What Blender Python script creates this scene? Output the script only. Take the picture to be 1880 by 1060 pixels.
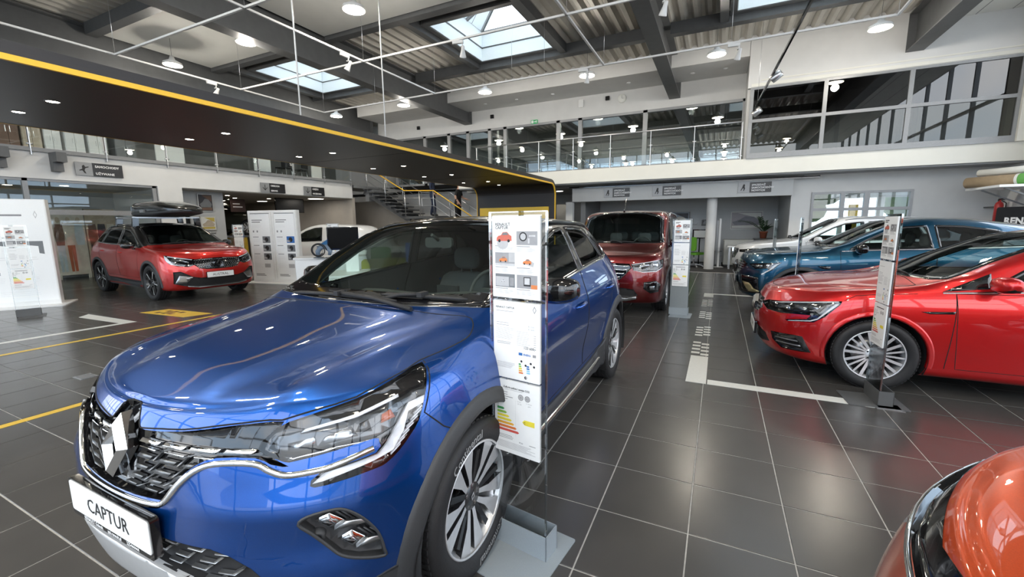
import bpy, bmesh, math, random
import numpy as np
from mathutils import Vector, Matrix
from mathutils.bvhtree import BVHTree
PI = math.pi
random.seed(7)
SC = bpy.context.scene
COL = SC.collection
for _o in list(bpy.data.objects):
    bpy.data.objects.remove(_o)

# ------------------------------------------------------------------ camera
CAM_H = 1.513
YAW, PITCH, ROLL, FPX = -0.4514, 0.1511, 0.0089, 779.94
_f = Vector((math.sin(YAW) * math.cos(PITCH), math.cos(YAW) * math.cos(PITCH), -math.sin(PITCH)))
_r = Vector((math.cos(YAW), -math.sin(YAW), 0))
_d = _f.cross(_r)
_r2 = math.cos(ROLL) * _r + math.sin(ROLL) * _d
_d2 = -math.sin(ROLL) * _r + math.cos(ROLL) * _d
_cam = bpy.data.cameras.new('camera')
_cam.sensor_width = 36.0
_cam.lens = FPX / 1880 * 36
_cam.clip_start = 0.05
_cam.clip_end = 500
CAM = bpy.data.objects.new('camera', _cam)
COL.objects.link(CAM)
_m = Matrix((( _r2.x, -_d2.x, -_f.x, 0), (_r2.y, -_d2.y, -_f.y, 0), (_r2.z, -_d2.z, -_f.z, CAM_H), (0, 0, 0, 1)))
CAM.matrix_world = _m
SC.camera = CAM
# ------------------------------------------------------------------ daylight, exposure
W_ = bpy.data.worlds.new('overcast sky'); SC.world = W_; W_.use_nodes = True
_n, _l = W_.node_tree.nodes, W_.node_tree.links
_bg = _n['Background']
_tc = _n.new('ShaderNodeTexCoord'); _nz = _n.new('ShaderNodeTexNoise'); _nz.inputs['Scale'].default_value = 2.2; _nz.inputs['Detail'].default_value = 6
_rp = _n.new('ShaderNodeValToRGB')
_rp.color_ramp.elements[0].position = .40; _rp.color_ramp.elements[0].color = (.55, .72, .92, 1)
_rp.color_ramp.elements[1].position = .62; _rp.color_ramp.elements[1].color = (1, 1, 1, 1)
_l.new(_tc.outputs['Generated'], _nz.inputs['Vector']); _l.new(_nz.outputs['Fac'], _rp.inputs['Fac']); _l.new(_rp.outputs['Color'], _bg.inputs['Color'])
_bg.inputs['Strength'].default_value = 3.2
SC.view_settings.view_transform = 'Standard'
SC.view_settings.look = 'None'
SC.view_settings.gamma = 1
SC.view_settings.use_curve_mapping = False
SC.view_settings.exposure = 0.5
SC.cycles.use_denoising = True
SC.cycles.max_bounces = 10
SC.cycles.transparent_max_bounces = 24
SC.cycles.sample_clamp_indirect = 6.0
SC.cycles.caustics_reflective = False
SC.cycles.caustics_refractive = False
# ------------------------------------------------------------------ materials
MATS = {}
def nodes_of(m):
    m.use_nodes = True
    return m.node_tree.nodes, m.node_tree.links
def mat(name, col, rough=0.5, metal=0.0, coat=0.0, spec=0.5, noise=0.0, nscale=40.0, bump=0.0, emit=None, estr=0.0, alpha=None, coatr=0.03, rvar=0.0):
    """a procedural principled material; noise varies the colour a little, bump adds fine relief"""
    if name in MATS:
        return MATS[name]
    m = bpy.data.materials.new(name)
    n, l = nodes_of(m)
    b = n['Principled BSDF']
    b.inputs['Base Color'].default_value = (*col, 1)
    b.inputs['Roughness'].default_value = rough
    b.inputs['Metallic'].default_value = metal
    b.inputs['Coat Weight'].default_value = coat
    b.inputs['Coat Roughness'].default_value = coatr
    b.inputs['Specular IOR Level'].default_value = spec
    if emit:
        b.inputs['Emission Color'].default_value = (*emit, 1)
        b.inputs['Emission Strength'].default_value = estr
    if alpha is not None:
        b.inputs['Alpha'].default_value = alpha
    if noise or bump or rvar:
        tc = n.new('ShaderNodeTexCoord')
        nz = n.new('ShaderNodeTexNoise')
        nz.inputs['Scale'].default_value = nscale
        nz.inputs['Detail'].default_value = 4
        l.new(tc.outputs['Object'], nz.inputs['Vector'])
        if noise:
            r = n.new('ShaderNodeValToRGB')
            a = [max(0, c * (1 - noise)) for c in col]; bb = [min(1, c * (1 + noise)) for c in col]
            r.color_ramp.elements[0].color = (*a, 1); r.color_ramp.elements[0].position = .3
            r.color_ramp.elements[1].color = (*bb, 1); r.color_ramp.elements[1].position = .7
            l.new(nz.outputs['Fac'], r.inputs['Fac'])
            l.new(r.outputs['Color'], b.inputs['Base Color'])
        if rvar:
            mr = n.new('ShaderNodeMapRange')
            mr.inputs['To Min'].default_value = max(0, rough - rvar); mr.inputs['To Max'].default_value = rough + rvar
            l.new(nz.outputs['Fac'], mr.inputs['Value']); l.new(mr.outputs['Result'], b.inputs['Roughness'])
        if bump:
            bp = n.new('ShaderNodeBump'); bp.inputs['Strength'].default_value = bump; bp.inputs['Distance'].default_value = .01
            l.new(nz.outputs['Fac'], bp.inputs['Height']); l.new(bp.outputs['Normal'], b.inputs['Normal'])
    MATS[name] = m
    return m
def paint(name, col, flake=.35, metal=.8):
    """metallic car paint: flakes under a clear coat"""
    if name in MATS:
        return MATS[name]
    m = mat(name, col, rough=.32, metal=metal, coat=1.0, coatr=.015)
    n, l = nodes_of(m)
    b = n['Principled BSDF']
    tc = n.new('ShaderNodeTexCoord'); vo = n.new('ShaderNodeTexVoronoi'); vo.inputs['Scale'].default_value = 900
    l.new(tc.outputs['Object'], vo.inputs['Vector'])
    mx = n.new('ShaderNodeMixRGB'); mx.blend_type = 'MIX'
    mx.inputs['Color1'].default_value = (*col, 1); mx.inputs['Color2'].default_value = (*[min(1, c * 1.5 + .004) for c in col], 1)
    sp = n.new('ShaderNodeSeparateColor'); l.new(vo.outputs['Color'], sp.inputs['Color'])
    mu = n.new('ShaderNodeMath'); mu.operation = 'MULTIPLY'; mu.inputs[1].default_value = flake
    l.new(sp.outputs[0], mu.inputs[0]); l.new(mu.outputs[0], mx.inputs['Fac'])
    l.new(mx.outputs['Color'], b.inputs['Base Color'])
    # the inner side of the sheet is trimmed in dark cloth
    g = n.new('ShaderNodeNewGeometry'); d = n.new('ShaderNodeBsdfDiffuse'); d.inputs['Color'].default_value = (.10, .10, .10, 1)
    ms = n.new('ShaderNodeMixShader'); l.new(g.outputs['Backfacing'], ms.inputs['Fac']); l.new(b.outputs[0], ms.inputs[1]); l.new(d.outputs[0], ms.inputs[2])
    l.new(ms.outputs[0], n['Material Output'].inputs['Surface'])
    return m
def glass(name, tint=(1, 1, 1), refl=.04, rough=0.0, alpha_tint=None):
    """thin clear pane: see-through plus a fresnel sheen (thin sheets do not bend light)"""
    if name in MATS:
        return MATS[name]
    m = bpy.data.materials.new(name)
    n, l = nodes_of(m)
    n.remove(n['Principled BSDF'])
    out = n['Material Output']
    t = n.new('ShaderNodeBsdfTransparent'); t.inputs['Color'].default_value = (*tint, 1)
    g = n.new('ShaderNodeBsdfGlossy'); g.inputs['Roughness'].default_value = rough
    fr = n.new('ShaderNodeLayerWeight'); fr.inputs['Blend'].default_value = .22
    mr = n.new('ShaderNodeMapRange'); mr.inputs['To Min'].default_value = refl; mr.inputs['To Max'].default_value = .9
    pw = n.new('ShaderNodeMath'); pw.operation = 'POWER'; pw.inputs[1].default_value = 1.6
    l.new(fr.outputs['Fresnel'], pw.inputs[0]); l.new(pw.outputs[0], mr.inputs['Value'])
    mx = n.new('ShaderNodeMixShader')
    l.new(mr.outputs['Result'], mx.inputs['Fac']); l.new(t.outputs[0], mx.inputs[1]); l.new(g.outputs[0], mx.inputs[2])
    l.new(mx.outputs[0], out.inputs['Surface'])
    MATS[name] = m
    return m
def emitter(name, col, s):
    return mat(name, (.9, .9, .9), emit=col, estr=s)

# ------------------------------------------------------------------ mesh building
class MB:
    """collects shapes; build() links them as ONE mesh object"""
    def __init__(self):
        self.v = []; self.f = []; self.mi = []; self.sm = []
    def add(self, vs, fs, mi=0, smooth=False):
        o = len(self.v)
        self.v += [tuple(p) for p in vs]
        self.f += [tuple(i + o for i in f) for f in fs]
        self.mi += [mi] * len(fs); self.sm += [smooth] * len(fs)
        return self
    def box(self, x0, x1, y0, y1, z0, z1, mi=0):
        v = [(x0, y0, z0), (x1, y0, z0), (x1, y1, z0), (x0, y1, z0), (x0, y0, z1), (x1, y0, z1), (x1, y1, z1), (x0, y1, z1)]
        return self.add(v, [(0, 3, 2, 1), (4, 5, 6, 7), (0, 1, 5, 4), (1, 2, 6, 5), (2, 3, 7, 6), (3, 0, 4, 7)], mi)
    def cbox(self, c, s, rz=0, mi=0, M=None):
        hx, hy, hz = s[0] / 2, s[1] / 2, s[2] / 2
        R = M or Matrix.Rotation(rz, 3, 'Z')
        v = [Vector(c) + R @ Vector((a * hx, b * hy, d * hz)) for d in (-1, 1) for a, b in ((-1, -1), (1, -1), (1, 1), (-1, 1))]
        return self.add(v, [(0, 3, 2, 1), (4, 5, 6, 7), (0, 1, 5, 4), (1, 2, 6, 5), (2, 3, 7, 6), (3, 0, 4, 7)], mi)
    def rbox(self, x0, x1, y0, y1, z0, z1, r=.02, seg=4, mi=0, axis='z'):
        """box with rounded edges round one axis"""
        pts = []
        if axis == 'z': a0, a1, b0, b1, c0, c1 = x0, x1, y0, y1, z0, z1; fn = lambda a, b, c: (a, b, c)
        elif axis == 'y': a0, a1, b0, b1, c0, c1 = z0, z1, x0, x1, y0, y1; fn = lambda a, b, c: (b, c, a)
        else: a0, a1, b0, b1, c0, c1 = y0, y1, z0, z1, x0, x1; fn = lambda a, b, c: (c, a, b)
        for (ca, cb, s) in ((a1 - r, b1 - r, 0), (a0 + r, b1 - r, 1), (a0 + r, b0 + r, 2), (a1 - r, b0 + r, 3)):
            for k in range(seg + 1):
                t = (s + k / seg) * PI / 2
                pts.append((ca + r * math.cos(t), cb + r * math.sin(t)))
        n = len(pts)
        v = [fn(a, b, c0) for a, b in pts] + [fn(a, b, c1) for a, b in pts]
        f = [tuple(range(n))[::-1], tuple(range(n, 2 * n))] + [(i, (i + 1) % n, n + (i + 1) % n, n + i) for i in range(n)]
        return self.add(v, f, mi)
    def tube(self, path, r, n=8, mi=0, cap=True, smooth=True, closed=False):
        path = [Vector(p) for p in path]
        rs = r if isinstance(r, (list, tuple)) else [r] * len(path)
        vs, fs = [], []
        prev = None
        L = len(path)
        for i, p in enumerate(path):
            if closed: t = path[(i + 1) % L] - path[i - 1]
            elif i == 0: t = path[1] - p
            elif i == L - 1: t = p - path[-2]
            else: t = (path[i + 1] - p).normalized() + (p - path[i - 1]).normalized()
            t.normalize()
            if prev is None:
                a = Vector((0, 0, 1)) if abs(t.z) < .9 else Vector((1, 0, 0))
                u = t.cross(a).normalized()
            else:
                u = (prev - t * prev.dot(t)).normalized()
            prev = u
            w = t.cross(u)
            for k in range(n):
                ang = 2 * PI * k / n
                vs.append(p + (u * math.cos(ang) + w * math.sin(ang)) * rs[i])
        m = L if closed else L - 1
        for i in range(m):
            for k in range(n):
                a = i * n + k; b = i * n + (k + 1) % n; j = ((i + 1) % L) * n
                fs.append((a, b, j + (k + 1) % n, j + k))
        self.add(vs, fs, mi, smooth)
        if cap and not closed:
            o = len(self.v) - len(vs)
            self.f += [tuple(o + k for k in range(n))[::-1], tuple(o + (L - 1) * n + k for k in range(n))]
            self.mi += [mi] * 2; self.sm += [False] * 2
        return self
    def bar(self, p, q, w, d=None, mi=0):
        """square bar from p to q"""
        p, q = Vector(p), Vector(q); d = d or w
        t = (q - p).normalized()
        a = Vector((0, 0, 1)) if abs(t.z) < .95 else Vector((1, 0, 0))
        u = t.cross(a).normalized(); s = u.cross(t)
        v = [e + u * (i * w / 2) + s * (j * d / 2) for e in (p, q) for i, j in ((-1, -1), (1, -1), (1, 1), (-1, 1))]
        return self.add(v, [(0, 3, 2, 1), (4, 5, 6, 7), (0, 1, 5, 4), (1, 2, 6, 5), (2, 3, 7, 6), (3, 0, 4, 7)], mi)
    def lathe(self, prof, c=(0, 0, 0), axis='z', n=24, mi=0, smooth=True):
        """profile [(r, h), ...] turned round an axis"""
        vs, fs = [], []
        for r, hh in prof:
            for k in range(n):
                a = 2 * PI * k / n
                p = (r * math.cos(a), r * math.sin(a), hh)
                if axis == 'x': p = (p[2], p[0], p[1])
                elif axis == 'y': p = (p[1], p[2], p[0])
                vs.append((p[0] + c[0], p[1] + c[1], p[2] + c[2]))
        for i in range(len(prof) - 1):
            for k in range(n):
                fs.append((i * n + k, i * n + (k + 1) % n, (i + 1) * n + (k + 1) % n, (i + 1) * n + k))
        return self.add(vs, fs, mi, smooth)
    def prism(self, poly, h0, h1, axis='z', mi=0, M=None):
        """2D outline swept h0..h1 along an axis (y: poly is x,z; x: poly is y,z)"""
        n = len(poly)
        fn = {'z': lambda a, b, c: (a, b, c), 'y': lambda a, b, c: (a, c, b), 'x': lambda a, b, c: (c, a, b)}[axis]
        v = [fn(a, b, h0) for a, b in poly] + [fn(a, b, h1) for a, b in poly]
        if M: v = [M @ Vector(p) for p in v]
        f = [tuple(range(n))[::-1], tuple(range(n, 2 * n))] + [(i, (i + 1) % n, n + (i + 1) % n, n + i) for i in range(n)]
        return self.add(v, f, mi)
    def build(self, name, mats, parent=None, loc=None, rz=None, fix=True, **props):
        me = bpy.data.meshes.new(name)
        me.from_pydata([tuple(p) for p in self.v], [], self.f)
        if not isinstance(mats, (list, tuple)): mats = [mats]
        for m in mats: me.materials.append(m)
        me.polygons.foreach_set('material_index', self.mi)
        me.polygons.foreach_set('use_smooth', self.sm)
        if fix:
            b = bmesh.new(); b.from_mesh(me); bmesh.ops.recalc_face_normals(b, faces=b.faces); b.to_mesh(me); b.free()
        me.update()
        o = bpy.data.objects.new(name, me)
        COL.objects.link(o)
        if parent: o.parent = parent
        if loc: o.location = loc
        if rz: o.rotation_euler[2] = rz
        for k, val in props.items(): o[k] = val
        return o
def tag(o, label=None, cat=None, group=None, kind=None):
    if label: o['label'] = label
    if cat: o['category'] = cat
    if group: o['group'] = group
    if kind: o['kind'] = kind
    return o
def thing(name, label, cat, loc=(0, 0, 0), rz=0, group=None):
    o = bpy.data.objects.new(name, None); COL.objects.link(o)
    o.empty_display_size = .1
    o.location = loc; o.rotation_euler[2] = rz
    return tag(o, label, cat, group)
def struct(o):
    o['kind'] = 'structure'; return o
def copy_tree(o, parent=None):
    c = o.copy(); COL.objects.link(c)
    if parent: c.parent = parent
    for ch in list(o.children): copy_tree(ch, c)
    return c
def text_mesh(mb, s, size, place, mi=0, depth=0.0, align='CENTER', spacing=1.0, bold=0.0):
    """lettering as geometry; place(x, y) maps a letter-plane point to 3D"""
    cu = bpy.data.curves.new('t', 'FONT'); cu.body = s; cu.size = size; cu.align_x = align
    cu.space_character = spacing; cu.resolution_u = 2; cu.offset = bold
    o = bpy.data.objects.new('t', cu); COL.objects.link(o)
    dg = bpy.context.evaluated_depsgraph_get(); dg.update()
    me = bpy.data.meshes.new_from_object(o.evaluated_get(dg))
    vs = [place(v.co.x, v.co.y) for v in me.vertices]
    fs = [tuple(p.vertices) for p in me.polygons]
    bpy.data.objects.remove(o); bpy.data.curves.remove(cu); bpy.data.meshes.remove(me)
    mb.add(vs, fs, mi)
    return mb
def pchip(pts, xs):
    """monotone cubic through (x, y) pairs"""
    p = np.array(sorted(pts), float); X, Y = p[:, 0], p[:, 1]
    xs = np.clip(np.asarray(xs, float), X[0], X[-1])
    if len(X) == 1: return np.full(xs.shape, Y[0])
    h = np.diff(X); d = np.diff(Y) / h
    m = np.zeros(len(X)); m[0], m[-1] = d[0], d[-1]
    for i in range(1, len(X) - 1):
        if d[i - 1] * d[i] > 0:
            w1, w2 = 2 * h[i] + h[i - 1], h[i] + 2 * h[i - 1]
            m[i] = (w1 + w2) / (w1 / d[i - 1] + w2 / d[i])
    i = np.clip(np.searchsorted(X, xs) - 1, 0, len(h) - 1)
    t = (xs - X[i]) / h[i]
    return ((2 * t**3 - 3 * t**2 + 1) * Y[i] + (t**3 - 2 * t**2 + t) * h[i] * m[i] + (-2 * t**3 + 3 * t**2) * Y[i + 1] + (t**3 - t**2) * h[i] * m[i + 1])
def catmull(P, n=6, closed=False):
    """smooth polyline through points (any dimension)"""
    P = [np.array(p, float) for p in P]
    L = len(P); out = []
    for i in range(L if closed else L - 1):
        p1, p2 = P[i], P[(i + 1) % L]
        p0 = P[i - 1] if (closed or i > 0) else 2 * p1 - p2
        p3 = P[(i + 2) % L] if (closed or i < L - 2) else 2 * p2 - p1
        for k in range(n):
            t = k / n
            out.append(.5 * (2 * p1 + (p2 - p0) * t + (2 * p0 - 5 * p1 + 4 * p2 - p3) * t * t + (3 * p1 - p0 - 3 * p2 + p3) * t**3))
    if not closed: out.append(P[-1])
    return out
# ------------------------------------------------------------------ car bodies
def basis(n):
    n = Vector(n).normalized()
    a = Vector((0, 0, 1)) if abs(n.z) < .8 else Vector((-1, 0, 0))
    u = a.cross(n).normalized()
    return u, n.cross(u).normalized(), n
def inside(px, py, poly):
    """vectorised point-in-polygon"""
    r = np.zeros(np.shape(px), bool)
    n = len(poly)
    for i in range(n):
        x1, y1 = poly[i]; x2, y2 = poly[(i + 1) % n]
        if y1 == y2: continue
        c = ((y1 > py) != (y2 > py)) & (px < (x2 - x1) * (py - y1) / (y2 - y1) + x1)
        r ^= c
    return r
class Body:
    """a car shell: rows run from the nose centre round the side to the tail centre (nose at x=0, y=0 the middle plane)"""
    def __init__(self, rows, disp=None, nu=(34, 84, 22), sub=(2, 4, 5, 6, 6, 4, 6, 6, 6, 6), smooth=3):
        th = np.linspace(0, 1, nu[0] + 1)[:-1]; tr = np.linspace(0, 1, nu[2] + 1)
        tm = np.linspace(0, 1, nu[1] + 1)[:-1]
        G = []
        for r in rows:
            xf, df, nf, xr, dr, nr, W, Z = r
            a = th * PI / 2
            xs1 = xf + df * (1 - np.cos(a) ** (2 / nf)); s1 = np.sin(a) ** (2 / nf)
            xs2 = xf + df + (xr - dr - xf - df) * tm; s2 = np.ones_like(xs2)
            a = (1 - tr) * PI / 2
            xs3 = xr - dr * (1 - np.cos(a) ** (2 / nr)); s3 = np.sin(a) ** (2 / nr)
            x = np.concatenate([xs1, xs2, xs3]); s = np.concatenate([s1, s2, s3])
            y = pchip(W, x) * s; z = pchip(Z, x)
            G.append(np.stack([x, y, z], 1))
        G = np.array(G)
        out = []
        R = len(G)
        for i in range(R - 1):
            p1, p2 = G[i], G[i + 1]
            p0 = G[i - 1] if i else 2 * p1 - p2
            p3 = G[i + 2] if i < R - 2 else np.stack([G[i - 0][:, 0], -G[i][:, 1], G[i][:, 2]], 1)
            m = sub[i]
            for k in range(m):
                t = k / m
                out.append(.5 * (2 * p1 + (p2 - p0) * t + (2 * p0 - 5 * p1 + 4 * p2 - p3) * t * t + (3 * p1 - p0 - 3 * p2 + p3) * t**3))
        out.append(G[-1])
        V = np.array(out)
        for _ in range(smooth):
            P = np.concatenate([V[:1], V, np.stack([V[-2:-1, :, 0], -V[-2:-1, :, 1], V[-2:-1, :, 2]], -1)], 0)
            Lv = (P[:-2] + P[2:]) / 2 - V
            m0 = V[:, 1:2] * np.array([1, -1, 1]); m1 = V[:, -2:-1] * np.array([1, -1, 1])
            P = np.concatenate([m0, V, m1], 1)
            Lu = (P[:, :-2] + P[:, 2:]) / 2 - V
            Lv[0] = 0
            V = V + .35 * (Lv + Lu)
        V[:, 0, 1] = 0; V[:, -1, 1] = 0; V[-1, :, 1] = 0
        V[:, :, 1] = np.maximum(V[:, :, 1], 0)
        if disp is not None:
            V = disp(V.reshape(-1, 3)).reshape(V.shape)
            V[:, 0, 1] = 0; V[:, -1, 1] = 0; V[-1, :, 1] = 0
        NV, NU = V.shape[:2]
        self.V = V
        bm = bmesh.new()
        vs = {}
        pts = V.reshape(-1, 3)
        L = [bm.verts.new(p) for p in pts]
        Rr = [L[i] if abs(p[1]) < 1e-6 else bm.verts.new((p[0], -p[1], p[2])) for i, p in enumerate(pts)]
        for j in range(NV - 1):
            for i in range(NU - 1):
                for S, fl in ((L, 0), (Rr, 1)):
                    q = [S[j * NU + i], S[j * NU + i + 1], S[(j + 1) * NU + i + 1], S[(j + 1) * NU + i]]
                    q = list(dict.fromkeys(q))
                    if len(q) < 3: continue
                    if not fl: q = q[::-1]
                    try: bm.faces.new(q)
                    except ValueError: pass
        bmesh.ops.remove_doubles(bm, verts=bm.verts, dist=2e-4)
        bm.normal_update()
        # outward test
        c = sum((f.normal.y * f.calc_center_median().y for f in bm.faces))
        if c < 0: bmesh.ops.reverse_faces(bm, faces=bm.faces)
        bm.normal_update()
        self.bvh = BVHTree.FromBMesh(bm)
        lay = bm.verts.layers.float_vector.new('n0')
        for v in bm.verts: v[lay] = v.normal
        for f in bm.faces: f.smooth = True
        self.bm = bm
        self.xf = min(p[0] for p in pts); self.xr = max(p[0] for p in pts)
    # -- surface queries
    def hit(self, p, n):
        n = Vector(n); p = Vector(p)
        q, nn, i, d = self.bvh.ray_cast(p + n * 1.2, -n, 2.4)
        if q is None:
            q, nn, i, d = self.bvh.find_nearest(p)
        return q, nn
    def side(self, x, z, sgn=-1):
        return self.hit((x, sgn * .7, z), (0, sgn, 0))[0]
    # -- cutting
    def cut(self, poly, n, depth=.6):
        bm = self.bm
        u, w, n = basis(n)
        P2 = [(Vector(p).dot(u), Vector(p).dot(w)) for p in poly]
        P2 = [p for i, p in enumerate(P2) if (p[0] - P2[i - 1][0])**2 + (p[1] - P2[i - 1][1])**2 > 1e-8]
        dmid = sum(Vector(p).dot(n) for p in poly) / len(poly)
        xs = [p[0] for p in P2]; ys = [p[1] for p in P2]
        bb = (min(xs) - .05, max(xs) + .05, min(ys) - .05, max(ys) + .05)
        def ok(f):
            if f.normal.dot(n) < .02: return False
            c = f.calc_center_median()
            return bb[0] < c.dot(u) < bb[1] and bb[2] < c.dot(w) < bb[3] and abs(c.dot(n) - dmid) < depth
        cand = set(f for f in bm.faces if ok(f))
        for i in range(len(P2)):
            a, b = P2[i], P2[(i + 1) % len(P2)]
            d = Vector((b[0] - a[0], b[1] - a[1]))
            if d.length < 1e-5: continue
            pn = u * (-d.y) + w * d.x
            co = u * a[0] + w * a[1]
            x0, x1 = min(a[0], b[0]) - .002, max(a[0], b[0]) + .002
            y0, y1 = min(a[1], b[1]) - .002, max(a[1], b[1]) + .002
            loc = []
            for f in cand:
                if not f.is_valid: continue
                fx = [v.co.dot(u) for v in f.verts]
                if max(fx) < x0 or min(fx) > x1: continue
                fy = [v.co.dot(w) for v in f.verts]
                if max(fy) < y0 or min(fy) > y1: continue
                loc.append(f)
            if not loc: continue
            es = {e for f in loc for e in f.edges}; vs = {v for f in loc for v in f.verts}
            r = bmesh.ops.bisect_plane(bm, geom=list(vs) + list(es) + loc, plane_co=co, plane_no=pn.normalized(), dist=1e-4)
            cand |= {g for g in r['geom'] if isinstance(g, bmesh.types.BMFace)}
            cand = {f for f in cand if f.is_valid}
        fs = [f for f in cand if f.is_valid]
        if not fs: return []
        c = np.array([f.calc_center_median() for f in fs])
        m = inside(c @ np.array(u), c @ np.array(w), P2)
        return [f for f, k in zip(fs, m) if k]
    def remove(self, poly, n, depth=.6):
        fs = self.cut(poly, n, depth)
        bmesh.ops.delete(self.bm, geom=fs, context='FACES')
    def to_obj(self, name, faces, mats, parent, thick=0.0):
        """moves faces (None: all that is left) into an object of their own"""
        bm = self.bm
        lay = bm.verts.layers.float_vector['n0']
        if faces is None: faces = list(bm.faces)
        idx = {}; vs = []; ns = []; fs = []
        for f in faces:
            t = []
            for v in f.verts:
                if v not in idx:
                    idx[v] = len(vs); vs.append(v.co.copy()); ns.append(Vector(v[lay]).normalized())
                t.append(idx[v])
            fs.append(t)
        n0 = len(vs)
        if thick:
            cnt = {}
            for f in fs:
                for i in range(len(f)):
                    a, b = f[i], f[(i + 1) % len(f)]
                    k = (min(a, b), max(a, b)); cnt.setdefault(k, []).append((a, b))
            new = {}
            for k, e in cnt.items():
                if len(e) == 1:
                    a, b = e[0]
                    q = []
                    for i in (a, b):
                        if i not in new:
                            new[i] = len(vs); vs.append(vs[i] - ns[i] * thick); ns.append(ns[i])
                        q.append(new[i])
                    fs.append([b, a, q[0], q[1]])
        me = bpy.data.meshes.new(name)
        me.from_pydata([tuple(p) for p in vs], [], fs)
        for m in (mats if isinstance(mats, (list, tuple)) else [mats]): me.materials.append(m)
        me.polygons.foreach_set('use_smooth', [True] * len(fs))
        me.normals_split_custom_set_from_vertices([tuple(x) for x in ns])
        me.update()
        o = bpy.data.objects.new(name, me); COL.objects.link(o)
        o.parent = parent
        bmesh.ops.delete(bm, geom=[f for f in faces if f.is_valid], context='FACES')
        return o
    # -- pieces laid on the surface
    def patch(self, name, poly, n, mats, parent, off=.003, depth=.012, step=.03, dome=0.0, raise_in=0.0, mi=0, collect=None):
        """a plate following the body: outline (3D points) filled, projected along n, lifted by off, with an edge of its own"""
        u, w, n = basis(n)
        P = [(Vector(p).dot(u), Vector(p).dot(w)) for p in poly]
        b = bmesh.new()
        vs = [b.verts.new((x, y, 0)) for x, y in P]
        try: b.faces.new(vs)
        except ValueError: return None
        bmesh.ops.triangulate(b, faces=b.faces[:])
        xs = [p[0] for p in P]; ys = [p[1] for p in P]
        for k in range(1, int((max(xs) - min(xs)) / step) + 1):
            bmesh.ops.bisect_plane(b, geom=b.verts[:] + b.edges[:] + b.faces[:], plane_co=(min(xs) + k * step, 0, 0), plane_no=(1, 0, 0), dist=1e-5)
        for k in range(1, int((max(ys) - min(ys)) / step) + 1):
            bmesh.ops.bisect_plane(b, geom=b.verts[:] + b.edges[:] + b.faces[:], plane_co=(0, min(ys) + k * step, 0), plane_no=(0, 1, 0), dist=1e-5)
        dm = sum(Vector(p).dot(n) for p in poly) / len(poly)
        bnd = {v for e in b.edges if len(e.link_faces) == 1 for v in e.verts}
        skirt = []
        pos = {}
        for v in b.verts:
            q, nn = self.hit(u * v.co.x + w * v.co.y + n * dm, n)
            o = off
            if raise_in and v not in bnd: o += raise_in
            pos[v] = (q + nn * o, q + nn * (o - depth), nn)
        lst = list(b.verts); idx = {v: i for i, v in enumerate(lst)}
        V = [pos[v][0] for v in lst]; N = [pos[v][2] for v in lst]; F = []
        for f in b.faces: 
            t = [idx[v] for v in f.verts]
            F.append(t)
        # orient
        if F:
            a = (V[F[0][1]] - V[F[0][0]]).cross(V[F[0][2]] - V[F[0][0]])
            flip = a.dot(n) < 0
            if flip: F = [t[::-1] for t in F]
        nf = len(F)
        if depth:
            base = {}
            for e in b.edges:
                if len(e.link_faces) == 1:
                    a, c = e.verts
                    for v in (a, c):
                        if v not in base:
                            base[v] = len(V); V.append(pos[v][1]); N.append(pos[v][2])
                    F.append([idx[a], idx[c], base[c], base[a]])
        b.free()
        if collect is not None:
            collect.add(V, F, mi, True); return None
        me = bpy.data.meshes.new(name)
        me.from_pydata([tuple(p) for p in V], [], F)
        for m in (mats if isinstance(mats, (list, tuple)) else [mats]): me.materials.append(m)
        me.polygons.foreach_set('use_smooth', [True] * nf + [False] * (len(F) - nf))
        me.update()
        o = bpy.data.objects.new(name, me); COL.objects.link(o); o.parent = parent
        return o
    def ribbon(self, mb, path, n, w, off=.002, mi=0, closed=False, dens=.03):
        """a narrow band along a path on the surface (panel gaps, mouldings)"""
        n = Vector(n)
        pts = []
        path = [Vector(p) for p in path]
        m = len(path)
        for i in range(m if closed else m - 1):
            a, b = path[i], path[(i + 1) % m]
            k = max(1, int((b - a).length / dens))
            for j in range(k): pts.append(a.lerp(b, j / k))
        if not closed: pts.append(path[-1])
        H = [self.hit(p, n) for p in pts]
        L = len(H); vs = []; fs = []
        for i in range(L):
            t = (H[(i + 1) % L][0] - H[i - 1][0]) if closed else (H[min(i + 1, L - 1)][0] - H[max(i - 1, 0)][0])
            q, nn = H[i]
            s = nn.cross(t)
            if s.length < 1e-9: s = Vector((0, 0, 1))
            s.normalize()
            vs += [q - s * w / 2 - nn * .002, q - s * w / 2 + nn * off, q + s * w / 2 + nn * off, q + s * w / 2 - nn * .002]
        for i in range(L if closed else L - 1):
            a, b = i * 4, ((i + 1) % L) * 4
            for k in range(3): fs.append((a + k, a + k + 1, b + k + 1, b + k))
        mb.add(vs, fs, mi, True)
def mir(poly):
    return [(p[0], -p[1], p[2]) for p in poly]
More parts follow.
